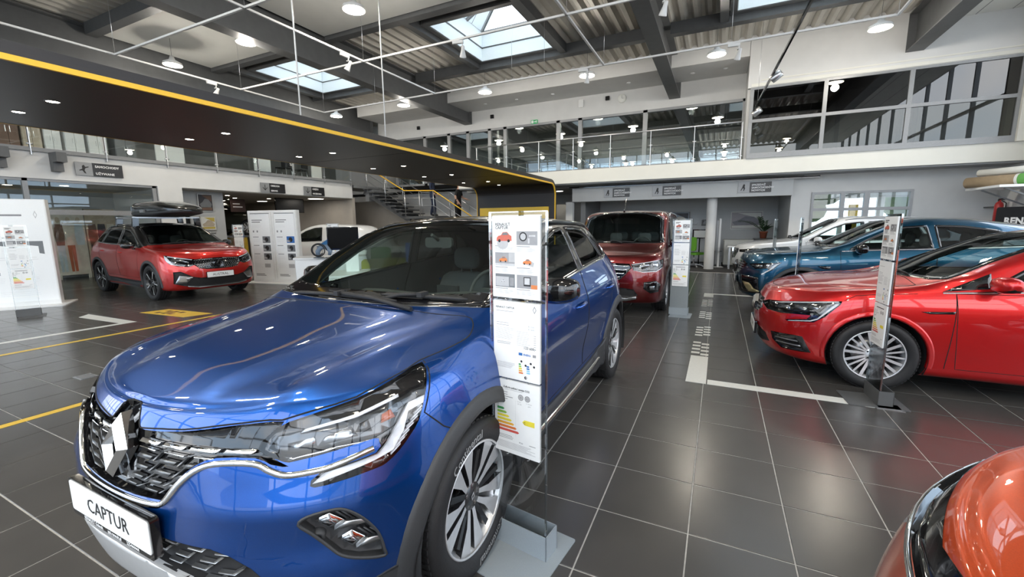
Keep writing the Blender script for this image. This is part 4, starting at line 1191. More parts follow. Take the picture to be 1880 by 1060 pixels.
# ------------------------------------------------------------------ blue compact SUV in front
def mid(pts): return pts
M_BLUE = paint('deep blue metallic paint', (.001, .058, .28))
M_BLACKROOF = paint('black metallic paint', (.006, .006, .007), flake=.2)
M_GRILLBAR = mat('dark satin grille bar', (.17, .175, .18), rough=.3, metal=.8, noise=.05)
M_LAMPDARK = mat('smoked reflector', (.10, .105, .11), rough=.15, metal=.8, noise=.2, nscale=30)
def build_blue():
    c = Car('compact_suv', 'blue compact SUV with a black roof, nearest in the hall, plate lettered CAPTUR', CAPTUR_ROWS, captur_disp, (-1.745, .575, 0), PI / 2, M_BLUE, roof_m=M_BLACKROOF)
    B, R = c.B, c.root
    ax = (.867, 3.506)
    # openings first, on the whole skin
    c.arches(ax, .415, .345)
    ws = [(1.075, 0, 1.12), (1.10, .30, 1.12), (1.17, .62, 1.13), (1.235, .735, 1.14), (1.5, .712, 1.28), (1.75, .668, 1.39), (1.93, .615, 1.475), (2.00, .42, 1.525), (2.03, 0, 1.55)]
    fw = fullpoly(ws)
    nws = (-.52, 0, .85)
    fs = B.cut(fw, nws); B.to_obj('windscreen', fs, M_CARGLASS, R)
    B.ribbon(c.frit, [(p[0], p[1], p[2]) for p in catmull(fw, 3, True)], nws, .045, off=.003, closed=True)
    # black band at the foot of the screen
    band = fullpoly([(1.07, 0, 1.12), (1.10, .30, 1.12), (1.17, .62, 1.13), (1.235, .735, 1.14), (1.31, .728, 1.18), (1.245, .58, 1.17), (1.19, .30, 1.16), (1.175, 0, 1.16)])
    B.patch('screen_border', band, nws, M_GLOSSBLK, R, off=.004, depth=.004)
    W = [[(1.50, 1.085), (1.66, 1.20), (1.86, 1.32), (2.08, 1.415), (2.30, 1.462), (2.46, 1.475), (2.52, 1.165), (2.0, 1.125)],
         [(2.62, 1.172), (2.56, 1.478), (2.80, 1.475), (2.98, 1.455), (3.08, 1.40), (3.16, 1.30), (3.24, 1.205)],
         [(3.29, 1.207), (3.20, 1.32), (3.13, 1.41), (3.20, 1.405), (3.34, 1.35), (3.44, 1.28), (3.46, 1.225), (3.40, 1.21)]]
    c.side_windows(W, [M_CARGLASS, M_DARKGLASS, M_DARKGLASS], .03)
    belt = [(1.30, 1.055), (1.6, 1.09), (2.0, 1.117), (2.5, 1.155), (3.0, 1.188), (3.3, 1.197), (3.45, 1.215), (3.49, 1.26), (3.44, 1.31)]
    for s in (-1, 1): c.mould(belt, s)
    rw = fullpoly([(4.02, 0, 1.12), (4.0, .5, 1.13), (3.80, .5, 1.36), (3.80, 0, 1.42)])
    c.window('rear_window', rw, (.75, 0, .66), M_DARKGLASS, .05)
    # front openings
    gr = [(.10, 0, .932), (.10, -.045, .929), (.07, -.078, .880), (.065, -.115, .868), (.095, -.282, .884), (.147, -.418, .905), (.19, -.50, .915), (.225, -.573, .917), (.192, -.556, .886), (.165, -.545, .848), (.186, -.625, .800), (.164, -.58, .808), (.15, -.535, .826),
          (.103, -.424, .824), (.075, -.359, .798), (.048, -.302, .747), (.03, -.258, .690), (.024, -.223, .680), (.012, 0, .668)]
    grf = [tuple(q) for q in catmull(fullpoly(gr), 2, True)]
    c.recess('grille', grf, (-1, 0, .0), M_GLOSSBLK, .03)
    # the bright line under the grille
    line = fullpoly([(.012, 0, .655), (.02, -.12, .657), (.024, -.215, .664), (.03, -.262, .678), (.05, -.312, .737), (.075, -.367, .786), (.103, -.428, .809), (.15, -.535, .812), (.164, -.585, .791), (.19, -.625, .777), (.23, -.683, .780), (.27, -.726, .787), (.366, -.795, .812)])[:25]
    ln = [(.366, .795, .812)]
    half = [(.012, 0, .655), (.02, -.12, .657), (.024, -.215, .664), (.03, -.262, .678), (.05, -.312, .737), (.075, -.367, .786), (.103, -.428, .809), (.15, -.535, .812), (.164, -.585, .791), (.19, -.625, .777), (.23, -.683, .780), (.27, -.726, .787), (.366, -.795, .812)]
    ch = MB()
    B.ribbon(ch, catmull(mir(half[::-1])[:-1] + half, 4), (-.9, 0, .1), .017, off=.010)
    ch.build('grille_surround', M_CHROME, R, fix=False)
    # grille bars: staggered bright bars in rows
    def bar(y0, y1, z, h, mt, slant=.012, sgn=1):
        pl = [(0, sgn * y0, z), (0, sgn * (y0 + slant), z + h), (0, sgn * y1, z + h), (0, sgn * (y1 - slant), z)]
        B.patch('grille_bar', pl, (-1, 0, 0), mt, R, off=-.012, depth=.014, step=.08)
    for sg in (-1, 1):
        for y0, y1 in ((.085, .19), (.20, .30), (.31, .42), (.43, .53)): bar(y0, y1, .828 + .02 * (y0 - .085), .014, M_CHROME, .012, sg)
        for y0, y1 in ((.09, .175), (.215, .30), (.335, .43)): bar(y0, y1, .812 + .012 * (y0 - .09), .004, M_CHROME, .003, sg)
        for y0, y1 in ((.085, .165), (.195, .275), (.305, .345)): bar(y0, y1, .782, .013, M_GRILLBAR, .012, sg)
        for y0, y1 in ((.08, .15), (.18, .26), (.285, .315)): bar(y0, y1, .747, .013, M_GRILLBAR, .012, sg)
        for y0, y1 in ((.06, .13), (.16, .225), (.25, .275)): bar(y0, y1, .715, .012, M_GRILLBAR, .012, sg)
        for y0, y1 in ((.03, .10), (.14, .21)): bar(y0, y1, .688, .008, M_GRILLBAR, .008, sg)
        # slanting links between the rows
        for (ya, za, yb, zb) in ((.165, .782, .195, .812), (.275, .782, .305, .812), (.15, .747, .195, .782), (.26, .747, .305, .782), (.13, .715, .18, .747), (.225, .715, .285, .747), (.10, .69, .16, .715), (.21, .69, .25, .715)):
            pl = [(0, sg * ya, za), (0, sg * (ya + .008), za), (0, sg * (yb + .008), zb), (0, sg * yb, zb)]
            B.patch('grille_bar', pl, (-1, 0, 0), M_GRILLBAR, R, off=-.014, depth=.012, step=.1)
    c.diamond(.032, .805, .205, .135, lean=.22)
    # headlights
    hl = [(.162, -.535, .848), (.192, -.552, .886), (.235, -.585, .915), (.385, -.713, .955), (.545, -.758, .989), (.663, -.766, 1.002), (.609, -.826, .964), (.564, -.847, .911), (.519, -.856, .852), (.477, -.851, .816), (.432, -.841, .782), (.387, -.825, .757), (.35, -.805, .75), (.241, -.719, .736), (.212, -.685, .74),
          (.24, -.702, .774), (.366, -.802, .796), (.383, -.802, .828), (.373, -.79, .839), (.281, -.719, .827), (.207, -.639, .813), (.187, -.608, .814)]
    drl = [(.569, -.844, .921), (.505, -.825, .915), (.458, -.824, .873), (.401, -.817, .815), (.371, -.806, .791), (.245, -.709, .771), (.217, -.688, .745), (.24, -.713, .749), (.356, -.802, .775), (.413, -.831, .789), (.46, -.839, .837), (.493, -.833, .89), (.554, -.85, .9)]
    lens = [(.174, -.557, .85), (.2, -.569, .882), (.242, -.622, .892), (.36, -.735, .912), (.486, -.796, .944), (.468, -.817, .898), (.431, -.819, .853), (.385, -.797, .841), (.285, -.716, .839), (.207, -.631, .824), (.191, -.604, .829)]
    nh = (-.70, -.68, .2)
    up = lambda P, a: [(p[0], p[1], p[2] + a) for p in P]
    for s in (-1, 1):
        S = (lambda P: P) if s < 0 else mir
        n_ = (nh[0], nh[1] * (1 if s < 0 else -1), nh[2])
        h = c.recess('headlight', [tuple(q) for q in catmull(S(hl), 2, True)], n_, M_GLOSSBLK, .018)
        B.patch('reflector', S(lens), n_, M_LAMPDARK, h, off=-.012, depth=.006)
        # bright upper blade, inner optics, amber bulb, light guide with side ticks
        B.patch('light_blade', S([(.242, -.622, .884), (.25, -.632, .894), (.36, -.737, .918), (.486, -.80, .949), (.486, -.803, .939), (.36, -.74, .908)]), n_, M_DRL, h, off=-.004, depth=.008)
        B.patch('optic', S([(.25, -.68, .845), (.27, -.69, .87), (.335, -.735, .888), (.345, -.755, .855)]), n_, M_LAMP, h, off=-.008, depth=.006)
        B.patch('optic', S([(.335, -.752, .868), (.345, -.762, .893), (.37, -.775, .90), (.375, -.785, .862)]), n_, M_GLOSSBLK, h, off=-.006, depth=.006)
        B.patch('optic', S([(.19, -.62, .842), (.20, -.61, .862), (.255, -.665, .872), (.25, -.678, .846)]), n_, M_LAMP, h, off=-.009, depth=.004)
        B.patch('indicator_bulb', S([(.41, -.79, .876), (.415, -.79, .902), (.44, -.805, .912), (.45, -.815, .885)]), n_, M_AMBER, h, off=-.002, depth=.01)
        B.patch('lower_edge', S([(.191, -.604, .827), (.207, -.631, .822), (.285, -.716, .837), (.385, -.797, .839), (.385, -.797, .833), (.285, -.716, .831), (.207, -.631, .816), (.187, -.604, .820)]), n_, M_CHROME, h, off=-.004, depth=.008)
        B.patch('running_light', S(drl), n_, M_DRL, h, off=.0, depth=.012)
        for k in range(9):
            t = k / 8
            p = Vector((.555, -.843, .905)).lerp(Vector((.405, -.83, .775)), t); q = p + Vector((.055 - .02 * t, -.012, .022))
            w_ = Vector((0, 0, .006))
            B.patch('light_tick', S([tuple(p), tuple(q), tuple(q + w_), tuple(p + w_)]), n_, M_DRL, h, off=-.004, depth=.008, step=.1)
        lo = [p for i, p in enumerate(hl) if True]
        B.patch('lens', [tuple(q) for q in catmull(S(hl), 2, True)], n_, M_LENS, h, off=.001, depth=0)
    # fog lamp pods
    fog = [(.173, -.67, .634), (.191, -.688, .656), (.236, -.736, .665), (.265, -.766, .655), (.299, -.799, .61), (.333, -.824, .542), (.35, -.83, .477), (.351, -.828, .452), (.287, -.791, .477), (.243, -.758, .504), (.218, -.735, .541), (.19, -.7, .596)]
    nf = (-.72, -.69, .05)
    for s in (-1, 1):
        S = (lambda P: P) if s < 0 else mir
        n_ = (nf[0], nf[1] * (1 if s < 0 else -1), nf[2])
        fg = c.recess('fog_lamp', S(fog), n_, M_CLAD, .03)
        ch = MB(); B.ribbon(ch, catmull(S(fog), 3, True), n_, .008, off=.004, closed=True); ch.build('pod_rim', M_CLAD, fg, fix=False)
        for dz, dy in ((0, 0), (-.078, -.045)):
            sh = lambda P: [(p[0] - dy * .9, p[1] + dy, p[2] + dz) for p in P]
            B.patch('lamp_housing', S(sh([(.20, -.703, .632), (.228, -.735, .648), (.262, -.766, .608), (.235, -.742, .585)])), n_, M_CHROME, fg, off=-.012, depth=.02)
            B.patch('lamp_glass', S(sh([(.206, -.712, .627), (.222, -.728, .636), (.243, -.748, .607), (.23, -.735, .596)])), n_, M_LAMP, fg, off=-.008, depth=.01)
            B.patch('lamp_bulb', S(sh([(.214, -.719, .622), (.222, -.726, .627), (.236, -.742, .612), (.228, -.733, .606)])), n_, M_GLOSSBLK, fg, off=-.005, depth=.004)
            B.patch('lamp_shelf', S(sh([(.235, -.742, .585), (.262, -.766, .608), (.305, -.80, .60), (.312, -.808, .585)])), n_, M_SATIN, fg, off=-.008, depth=.02)
            for k in range(4):
                a = sh([(.24 + .014 * k, -.745 - .012 * k, .650 - .006 * k), (.246 + .014 * k, -.75 - .012 * k, .650 - .006 * k), (.272 + .014 * k, -.774 - .012 * k, .612 - .006 * k), (.266 + .014 * k, -.768 - .012 * k, .612 - .006 * k)])
                B.patch('lamp_rib', S(a), n_, M_CLAD, fg, off=-.012, depth=.014, step=.1)
        ps = MB(); q, nn = B.hit((.2, -.71 * (1 if s < 0 else -1), .57), n_)
        u, w2, _ = basis(nn)
        vs = []; fs = []
        for j, (rr, hh) in enumerate(((.022, -.025), (.020, .004), (.012, .005), (.010, .001), (.0005, .002))):
            for k in range(14):
                a = 2 * PI * k / 14; vs.append(q + nn * (hh - .01) + u * rr * math.cos(a) + w2 * rr * math.sin(a))
        for j in range(4):
            for k in range(14): fs.append((j * 14 + k, j * 14 + (k + 1) % 14, (j + 1) * 14 + (k + 1) % 14, (j + 1) * 14 + k))
        ps.add(vs, fs, 0, True).build('parking_sensor', M_CLAD, fg)
    # lower grille and bright lip
    lg = fullpoly([(.02, 0, .567), (.021, -.295, .565), (.051, -.433, .560), (.068, -.485, .541), (.092, -.542, .500), (.11, -.575, .46), (.15, -.66, .40), (.12, -.60, .372), (.06, -.45, .402), (.034, -.328, .440), (.01, -.18, .474), (.004, 0, .482)])
    c.recess('lower_grille', lg, (-1, 0, 0), M_MATTBLK, .03)
    for sg in (-1, 1):
        for r_ in range(4):
            for k in range(6):
                y0 = .05 + k * .095 + (r_ % 2) * .04; z = .545 - r_ * .034 - .02 * (y0 / .5) ** 2
                if (y0 + .08) > (.54 - r_ * .0) or z < np.interp(y0 + .06, (0, .18, .33, .45, .6), (.495, .487, .455, .42, .39)) : continue
                bar_ = [(0, sg * y0, z), (0, sg * (y0 + .052), z - .004), (0, sg * (y0 + .085), z + .022), (0, sg * (y0 + .078), z + .024), (0, sg * (y0 + .048), z + .003), (0, sg * (y0 + .002), z + .006)]
                B.patch('grille_bar', bar_, (-1, 0, 0), M_SATIN, R, off=-.014, depth=.012, step=.1)
    sk = fullpoly([(.004, 0, .482), (.01, -.18, .474), (.034, -.328, .440), (.06, -.45, .402), (.12, -.60, .372), (.20, -.70, .355), (.16, -.66, .30), (.09, -.52, .275), (.05, -.35, .285), (.03, -.18, .315), (.02, 0, .33)])
    B.patch('skid_plate', sk, (-1, 0, 0), mat('silver painted plastic', (.62, .63, .64), rough=.35, metal=.4, coat=.4, noise=.02), R, off=.012, depth=.02)
    for s in (-1, 1):
        low = [(.25, s * .76, .352), (.30, s * .79, .372), (.36, s * .82, .388), (.44, s * .865, .40), (.47, s * .87, .22), (.40, s * .84, .20), (.2, s * .72, .22)]
        B.patch('bumper_cladding', low, (-.4, s * .9, 0), M_CLAD, R, off=.006, depth=.02)
    # bonnet, doors
    hd = [(.098, 0, .945), (.093, -.045, .935), (.067, -.08, .885), (.065, -.117, .876), (.095, -.282, .892), (.147, -.418, .913), (.207, -.535, .926), (.243, -.586, .93), (.388, -.711, .962), (.552, -.752, .995), (.665, -.752, 1.007), (.80, -.778, 1.015), (.937, -.790, 1.022), (1.02, -.772, 1.04), (1.075, -.74, 1.07),
          (1.09, -.70, 1.09), (1.07, -.6, 1.10), (1.03, -.30, 1.10), (1.01, 0, 1.10)]
    c.panel('bonnet', [tuple(q) for q in catmull(fullpoly(hd), 3, True)], (-.25, 0, .97), gap=.005, depth=.9)
    D = [[(1.33, 1.048), (1.36, .72), (1.40, .43), (2.46, .45), (2.53, .80), (2.545, 1.158), (2.0, 1.115), (1.6, 1.085)], [(2.555, 1.160), (2.54, .80), (2.475, .45), (3.02, .47), (3.12, .62), (3.26, .82), (3.33, 1.0), (3.34, 1.195), (3.0, 1.185)]]
    c.doors(D)
    c.handle(2.24, .925, mt=M_BLUE); c.handle(3.10, .948, mt=M_BLUE)
    for s in (-1, 1):
        sill = [(1.20, s * .8, .42), (2.2, s * .8, .415), (2.7, s * .8, .43), (2.98, s * .8, .47), (3.10, s * .8, .52), (3.13, s * .8, .30), (3.05, s * .8, .22), (1.30, s * .8, .21), (1.24, s * .8, .30)]
        B.patch('sill_cladding', sill, (0, s, 0), M_CLAD, R, off=.014, depth=.03, step=.08)
        m = MB(); B.ribbon(m, [(1.4, s * .8, .335), (2.2, s * .8, .34), (2.9, s * .8, .37)], (0, s, 0), .022, off=.024); m.build('sill_strip', M_CHROME, R, fix=False)
        B.ribbon(c.gaps, [(.674, s * .76, 1.003), (.60, s * .84, .935), (.546, s * .86, .868), (.62, s * .88, .79), (.70, s * .905, .738)], (-.3, s * .95, .1), .005, off=.0012)
    c.arch_clad(ax, .412, .478, .345)
    ty = c.wheels(ax, .345, .876, 'blade5', rim=.235)
    c.mirror(1.62, .955, 1.145, M_GLOSSBLK, M_BLUE, .16, .24, .15)
    c.wiper((1.12, .52, 1.1), (1.10, -.28, 1.1), (1.03, -.42, 1.1), nws)
    c.wiper((1.16, -.14, 1.1), (1.22, -.64, 1.1), (1.10, -.16, 1.1), nws)
    c.plate(0, .585, 'CAPTUR', size=.072, sub='RENAULT Gdansk       ppl.renault.pl       225444444')
    c.cabin(1.62, 1.04, .60, (2.52, 3.22), .60, 1.27)
    m = MB()
    q = B.hit((1.80, 0, 1.4), nws)[0]
    m.rbox(q.x + .10, q.x + .125, -.11, .11, q.z - .11, q.z - .04, .02, 3, 0, 'x'); m.tube([(q.x + .11, 0, q.z - .06), (q.x + .03, 0, q.z - .02)], .012, 6)
    m.build('rear_view_mirror', M_CABIN, R)
    # roof rails and aerial fin
    for s in (-1, 1):
        pts = [B.hit((x, s * .60, 1.4), (0, s * .35, .93))[0] + Vector((0, 0, .018 if 2.1 < x < 3.3 else 0)) for x in np.linspace(2.0, 3.4, 10)]
        MB().tube(pts, .013, 8).build('roof_rail', M_GLOSSBLK, R)
    rl = ([1.0, 1.15, 1.3, 1.6, 2.0, 2.5, 3.0, 3.3, 3.5, 3.6, 3.8, 4.3], [1.5, 1.13, 1.056, 1.09, 1.117, 1.155, 1.188, 1.20, 1.25, 1.36, 1.40, 1.40])
    c.finish(rl)
    # tyre lettering, front left
    for ch_ in R.children:
        if ch_.name.startswith('wheel') and not ch_.name.startswith('wheel_well') and abs(ch_.location.x - .867) < .01 and ch_.location.y < 0:
            for rr, a0 in ((.292, 1.9 + ch_.rotation_euler[1]), (.292, 1.9 + PI + ch_.rotation_euler[1])):
                t = MB(); text_mesh(t, 'Continental', .05, lambda a, b: ((rr - .018 + b) * math.cos(a0 - a / rr), -.0150, (rr - .018 + b) * math.sin(a0 - a / rr)), bold=.0005)
                t.build('tyre_lettering', mat('worn tyre print', (.3, .3, .3), rough=.7, noise=.2), ch_, fix=False)
    return c
CAR_BLUE = build_blue()
# ------------------------------------------------------------------ the other cars
M_RED = paint('flame red metallic paint', (.52, .008, .010), metal=.6)
M_REDSUV = paint('deep flame red paint', (.46, .012, .008), metal=.6)
M_TEAL = paint('deep teal metallic paint', (.004, .060, .115))
M_PEARL = paint('pearl white paint', (.74, .75, .76), metal=.1)
M_WINE = paint('dark wine red paint', (.125, .006, .007))
M_ORANGE = paint('orange metallic paint', (.56, .062, .004), metal=.6)
M_GOLD = mat('pale gold trim', (.55, .47, .26), rough=.35, metal=.6, noise=.05)
M_VANWHITE = paint('plain white paint', (.78, .78, .77), metal=.0)
M_DARKCAR = paint('dark olive paint', (.020, .022, .014))
def top_outline(B, half):
    """half outline (x, y) dropped on the skin from above"""
    out = []
    for x, y in half:
        q = B.bvh.ray_cast(Vector((x, -y, 3)), Vector((0, 0, -1)))[0]
        out.append((x, -y, q.z if q else 1.0))
    return fullpoly(out)
def screen(c, xcw, xwt, hb, ht, bow=.10, tint=None, frit=.06):
    """windscreen from its foot and head stations"""
    h = [(xcw, 0), (xcw + bow * .25, hb * .45), (xcw + bow * .75, hb * .85), (xcw + bow * 1.15, hb), (xcw + (xwt - xcw) * .5, hb + (ht - hb) * .45), (xwt - .06, ht + .02), (xwt - .02, ht - .05), (xwt + .02, ht * .6), (xwt + .03, 0)]
    P = top_outline(c.B, h)
    a = Vector(P[0]); b = Vector(P[8]); n = Vector((-(b.z - a.z), 0, b.x - a.x)).normalized()
    c.window('windscreen', P, n, tint or M_CARGLASS, frit)
    c.nws = n
    return n
def bonnet(c, xf, xb, hw0, hw1, gap=.006, bow=.08, nose=.03):
    h = [(xf, 0), (xf + nose * .4, hw0 * .4), (xf + nose * 1.2, hw0 * .75), (xf + nose * 3, hw0), (xf + (xb - xf) * .5, (hw0 + hw1) * .5 + .02), (xb - .16, hw1), (xb - .03, hw1 - .04), (xb - bow * .4, hw1 * .5), (xb - bow, 0)]
    c.panel('bonnet', top_outline(c.B, h), (-.2, 0, .98), gap=gap, depth=1.2)
def FE(c, name, P, n, mt, off=.004, depth=.012, parent=None, step=.05, recess=None):
    """the same front piece on both flanks (P given for the near, -y, side)"""
    r = []
    for s in (-1, 1):
        Q = P if s < 0 else mir(P); nn = (n[0], n[1] * (1 if s < 0 else -1), n[2])
        par = parent[0 if s < 0 else 1] if isinstance(parent, list) else (parent or c.root)
        if recess is not None: r.append(c.recess(name, Q, nn, mt, recess))
        else: r.append(c.B.patch(name, Q, nn, mt, par, off=off, depth=depth, step=step))
    return r
def glazing(c, polys, mts, belt, frit=.03, chrome=True):
    c.side_windows(polys, mts, frit)
    if chrome:
        for s in (-1, 1): c.mould(belt, s, off=.007)
def standard_side(c, x1, x2, x3, zb, zt0, zt1, sill, handle_z, hm, arch_x):
    """two doors with handles"""
    D = [[(x1, zt0), (x1 + .02, (zt0 + zb) / 2), (x1 + .05, zb), (x2 - .06, zb + .01), (x2, (zt0 + zb) / 2), (x2, zt0 + .03)],
         [(x2 + .006, zt0 + .03), (x2 + .006, (zt0 + zb) / 2), (x2 - .05, zb + .01), (x3 - .42, zb + .02), (x3 - .32, zb + .18), (x3 - .06, zb + .42), (x3, zt1)]]
    c.doors(D)
    c.handle(x2 - .28, handle_z, mt=hm); c.handle(x3 - .30, handle_z + .02, mt=hm)
def roofrails(c, x0, x1, y, m, lift=.02):
    for s in (-1, 1):
        xs = np.linspace(x0, x1, 9)
        pts = [c.B.hit((x, s * y, 1.4), (0, s * .3, .95))[0] + Vector((0, 0, lift if 0 < i < 8 else -.005)) for i, x in enumerate(xs)]
        MB().tube(pts, .015, 8).build('roof_rail', m, c.root)
# --- red estate on the right -------------------------------------------------------------------------------
def build_estate():
    c = Car('estate_car', 'bright red low car in the white-marked bay on the right, chrome spoked wheels', ESTATE_ROWS, None, (.42, 5.59, 0), 0, M_RED)
    B, R = c.B, c.root; ax = (.895, 3.565)
    c.arches(ax, .36, .322)
    n = screen(c, 1.19, 2.06, .69, .55, .16)
    W = [[(1.62, .975), (1.80, 1.10), (2.02, 1.22), (2.25, 1.305), (2.48, 1.325), (2.52, .99)], [(2.60, .995), (2.56, 1.328), (2.85, 1.32), (3.15, 1.27), (3.30, 1.02)], [(3.36, 1.03), (3.22, 1.255), (3.48, 1.19), (3.62, 1.08), (3.60, 1.04)]]
    belt = [(1.30, .905), (1.60, .925), (2.1, .955), (2.6, .975), (3.3, 1.005), (3.62, 1.03)]
    glazing(c, W, [M_CARGLASS, M_DARKGLASS, M_DARKGLASS], belt)
    for s in (-1, 1): B.patch('mirror_triangle', [(1.30, s * .8, .915), (1.47, s * .8, 1.01), (1.60, s * .8, 1.075), (1.59, s * .8, .955)], (0, s, 0), M_GLOSSBLK, R, off=.004, depth=.006)
    # front end
    hl = [(.055, -.26, .655), (.101, -.381, .692), (.19, -.564, .712), (.40, -.76, .755), (.624, -.872, .792), (.612, -.878, .757), (.506, -.872, .633), (.428, -.849, .571), (.237, -.717, .542), (.217, -.695, .552), (.376, -.819, .593), (.406, -.829, .632), (.304, -.763, .624), (.189, -.648, .604), (.10, -.45, .600)]
    nh = (-.6, -.78, .15)
    h = FE(c, 'headlight', hl, nh, M_GLOSSBLK, recess=.015)
    FE(c, 'reflector', [(.15, -.538, .671), (.25, -.66, .70), (.354, -.756, .724), (.514, -.852, .737), (.467, -.849, .674), (.355, -.795, .641), (.208, -.668, .618)], nh, M_GLOSSBLK, off=-.010, depth=.006, parent=h)
    for a, b_ in (((.17, -.58, .655), (.25, -.69, .675)), ((.28, -.72, .675), (.37, -.79, .695)), ((.39, -.80, .69), (.46, -.845, .70))):
        FE(c, 'optic', [a, (a[0], a[1], a[2] + .035), (b_[0], b_[1], b_[2] + .022), (b_[0], b_[1], b_[2] - .025)], nh, M_LAMP, off=-.004, depth=.006, parent=h)
    FE(c, 'light_blade', [(.12, -.45, .685), (.19, -.56, .708), (.40, -.76, .752), (.60, -.868, .788), (.60, -.868, .778), (.40, -.76, .742), (.19, -.56, .698)], nh, M_DRL, off=-.002, depth=.008, parent=h)
    FE(c, 'running_light', [(.60, -.872, .770), (.578, -.868, .762), (.515, -.860, .685), (.455, -.850, .612), (.402, -.834, .586), (.25, -.72, .550), (.24, -.715, .543), (.405, -.838, .576), (.455, -.855, .600), (.515, -.868, .665), (.60, -.876, .755)], nh, M_DRL, off=-.001, depth=.008, parent=h)
    FE(c, 'lens', hl, nh, M_LENS, off=.001, depth=0, parent=h)
    gr = fullpoly([(.03, 0, .70), (.05, -.26, .690), (.07, -.30, .66), (.045, -.36, .605), (.03, -.25, .545), (.0, 0, .520)])
    c.recess('grille', gr, (-1, 0, 0), M_GLOSSBLK, .02)
    for z in (.545, .58, .615, .65): 
        for s in (-1, 1): B.patch('grille_bar', [(0, s * .10, z), (0, s * .10, z + .008), (0, s * .30, z + .014), (0, s * .30, z + .006)], (-1, 0, 0), M_SATIN, R, off=-.008, depth=.01, step=.1)
    c.diamond(.0, .615, .16, .11, lean=.1)
    FE(c, 'front_vent', [(.122, -.551, .394), (.292, -.763, .417), (.357, -.809, .418), (.435, -.826, .273), (.371, -.791, .261), (.216, -.643, .248), (.142, -.56, .314)], (-.75, -.65, 0), M_GLOSSBLK, recess=.02)
    FE(c, 'vent_fin', [(.30, -.77, .415), (.357, -.809, .418), (.435, -.826, .273), (.39, -.80, .265)], (-.75, -.65, 0), M_CLAD, off=.004, depth=.02)
    for z in (.30, .345): FE(c, 'vent_blade', [(.16, -.59, z - .005), (.16, -.59, z + .003), (.37, -.80, z + .02), (.37, -.80, z + .008)], (-.75, -.65, 0), M_SATIN, off=-.006, depth=.012)
    lg = fullpoly([(.02, 0, .40), (.05, -.30, .385), (.08, -.46, .35), (.10, -.50, .27), (.06, -.3, .235), (.03, 0, .225)])
    c.recess('lower_grille', lg, (-1, 0, 0), M_MATTBLK, .03)
    c.plate(0, .36, 'M\u00c9GANE', size=.07)
    bonnet(c, .17, 1.20, .50, .735, nose=.06, bow=.03)
    standard_side(c, 1.385, 2.56, 3.44, .265, .905, 1.00, .2, .80, M_RED, ax)
    FE(c, 'wing_vent', [(1.162, -.9, .744), (1.381, -.897, .760), (1.376, -.899, .738), (1.219, -.901, .729)], (0, -1, 0), M_GLOSSBLK, off=.003, depth=.008)
    for s in (-1, 1):
        B.ribbon(c.gaps, [(1.385, s * .9, .90), (1.385, s * .9, .70), (1.366, s * .87, .26)], (0, s, 0), .006, off=.001)
        B.ribbon(c.gaps, [(.64, s * .87, .795), (.72, s * .86, .845), (.90, s * .86, .868), (1.14, s * .85, .885)], (0, s * .8, .6), .005, off=.001)
    c.arch_clad(ax, .36, .40, .322, mt=M_RED, off=.006, name='wheel_arch_lip')
    c.wheels(ax, .318, .878, 'multi', rim=.216, w=.205)
    c.mirror(1.60, .985, 1.005, M_RED, M_GLOSSBLK, .15, .22, .13)
    c.wiper((1.24, .5, 1.0), (1.22, -.35, 1.0), (1.16, -.1, .98), n)
    c.cabin(1.75, .92, .58, (2.42, 3.15), .50, 1.17)
    rl = ([1., 1.25, 1.31, 1.6, 2.1, 2.6, 3.3, 3.65, 3.8, 4.4], [9, 9, 9, 9, 9, 9, 9, 9, 9, 9])
    c.finish()
build_estate()
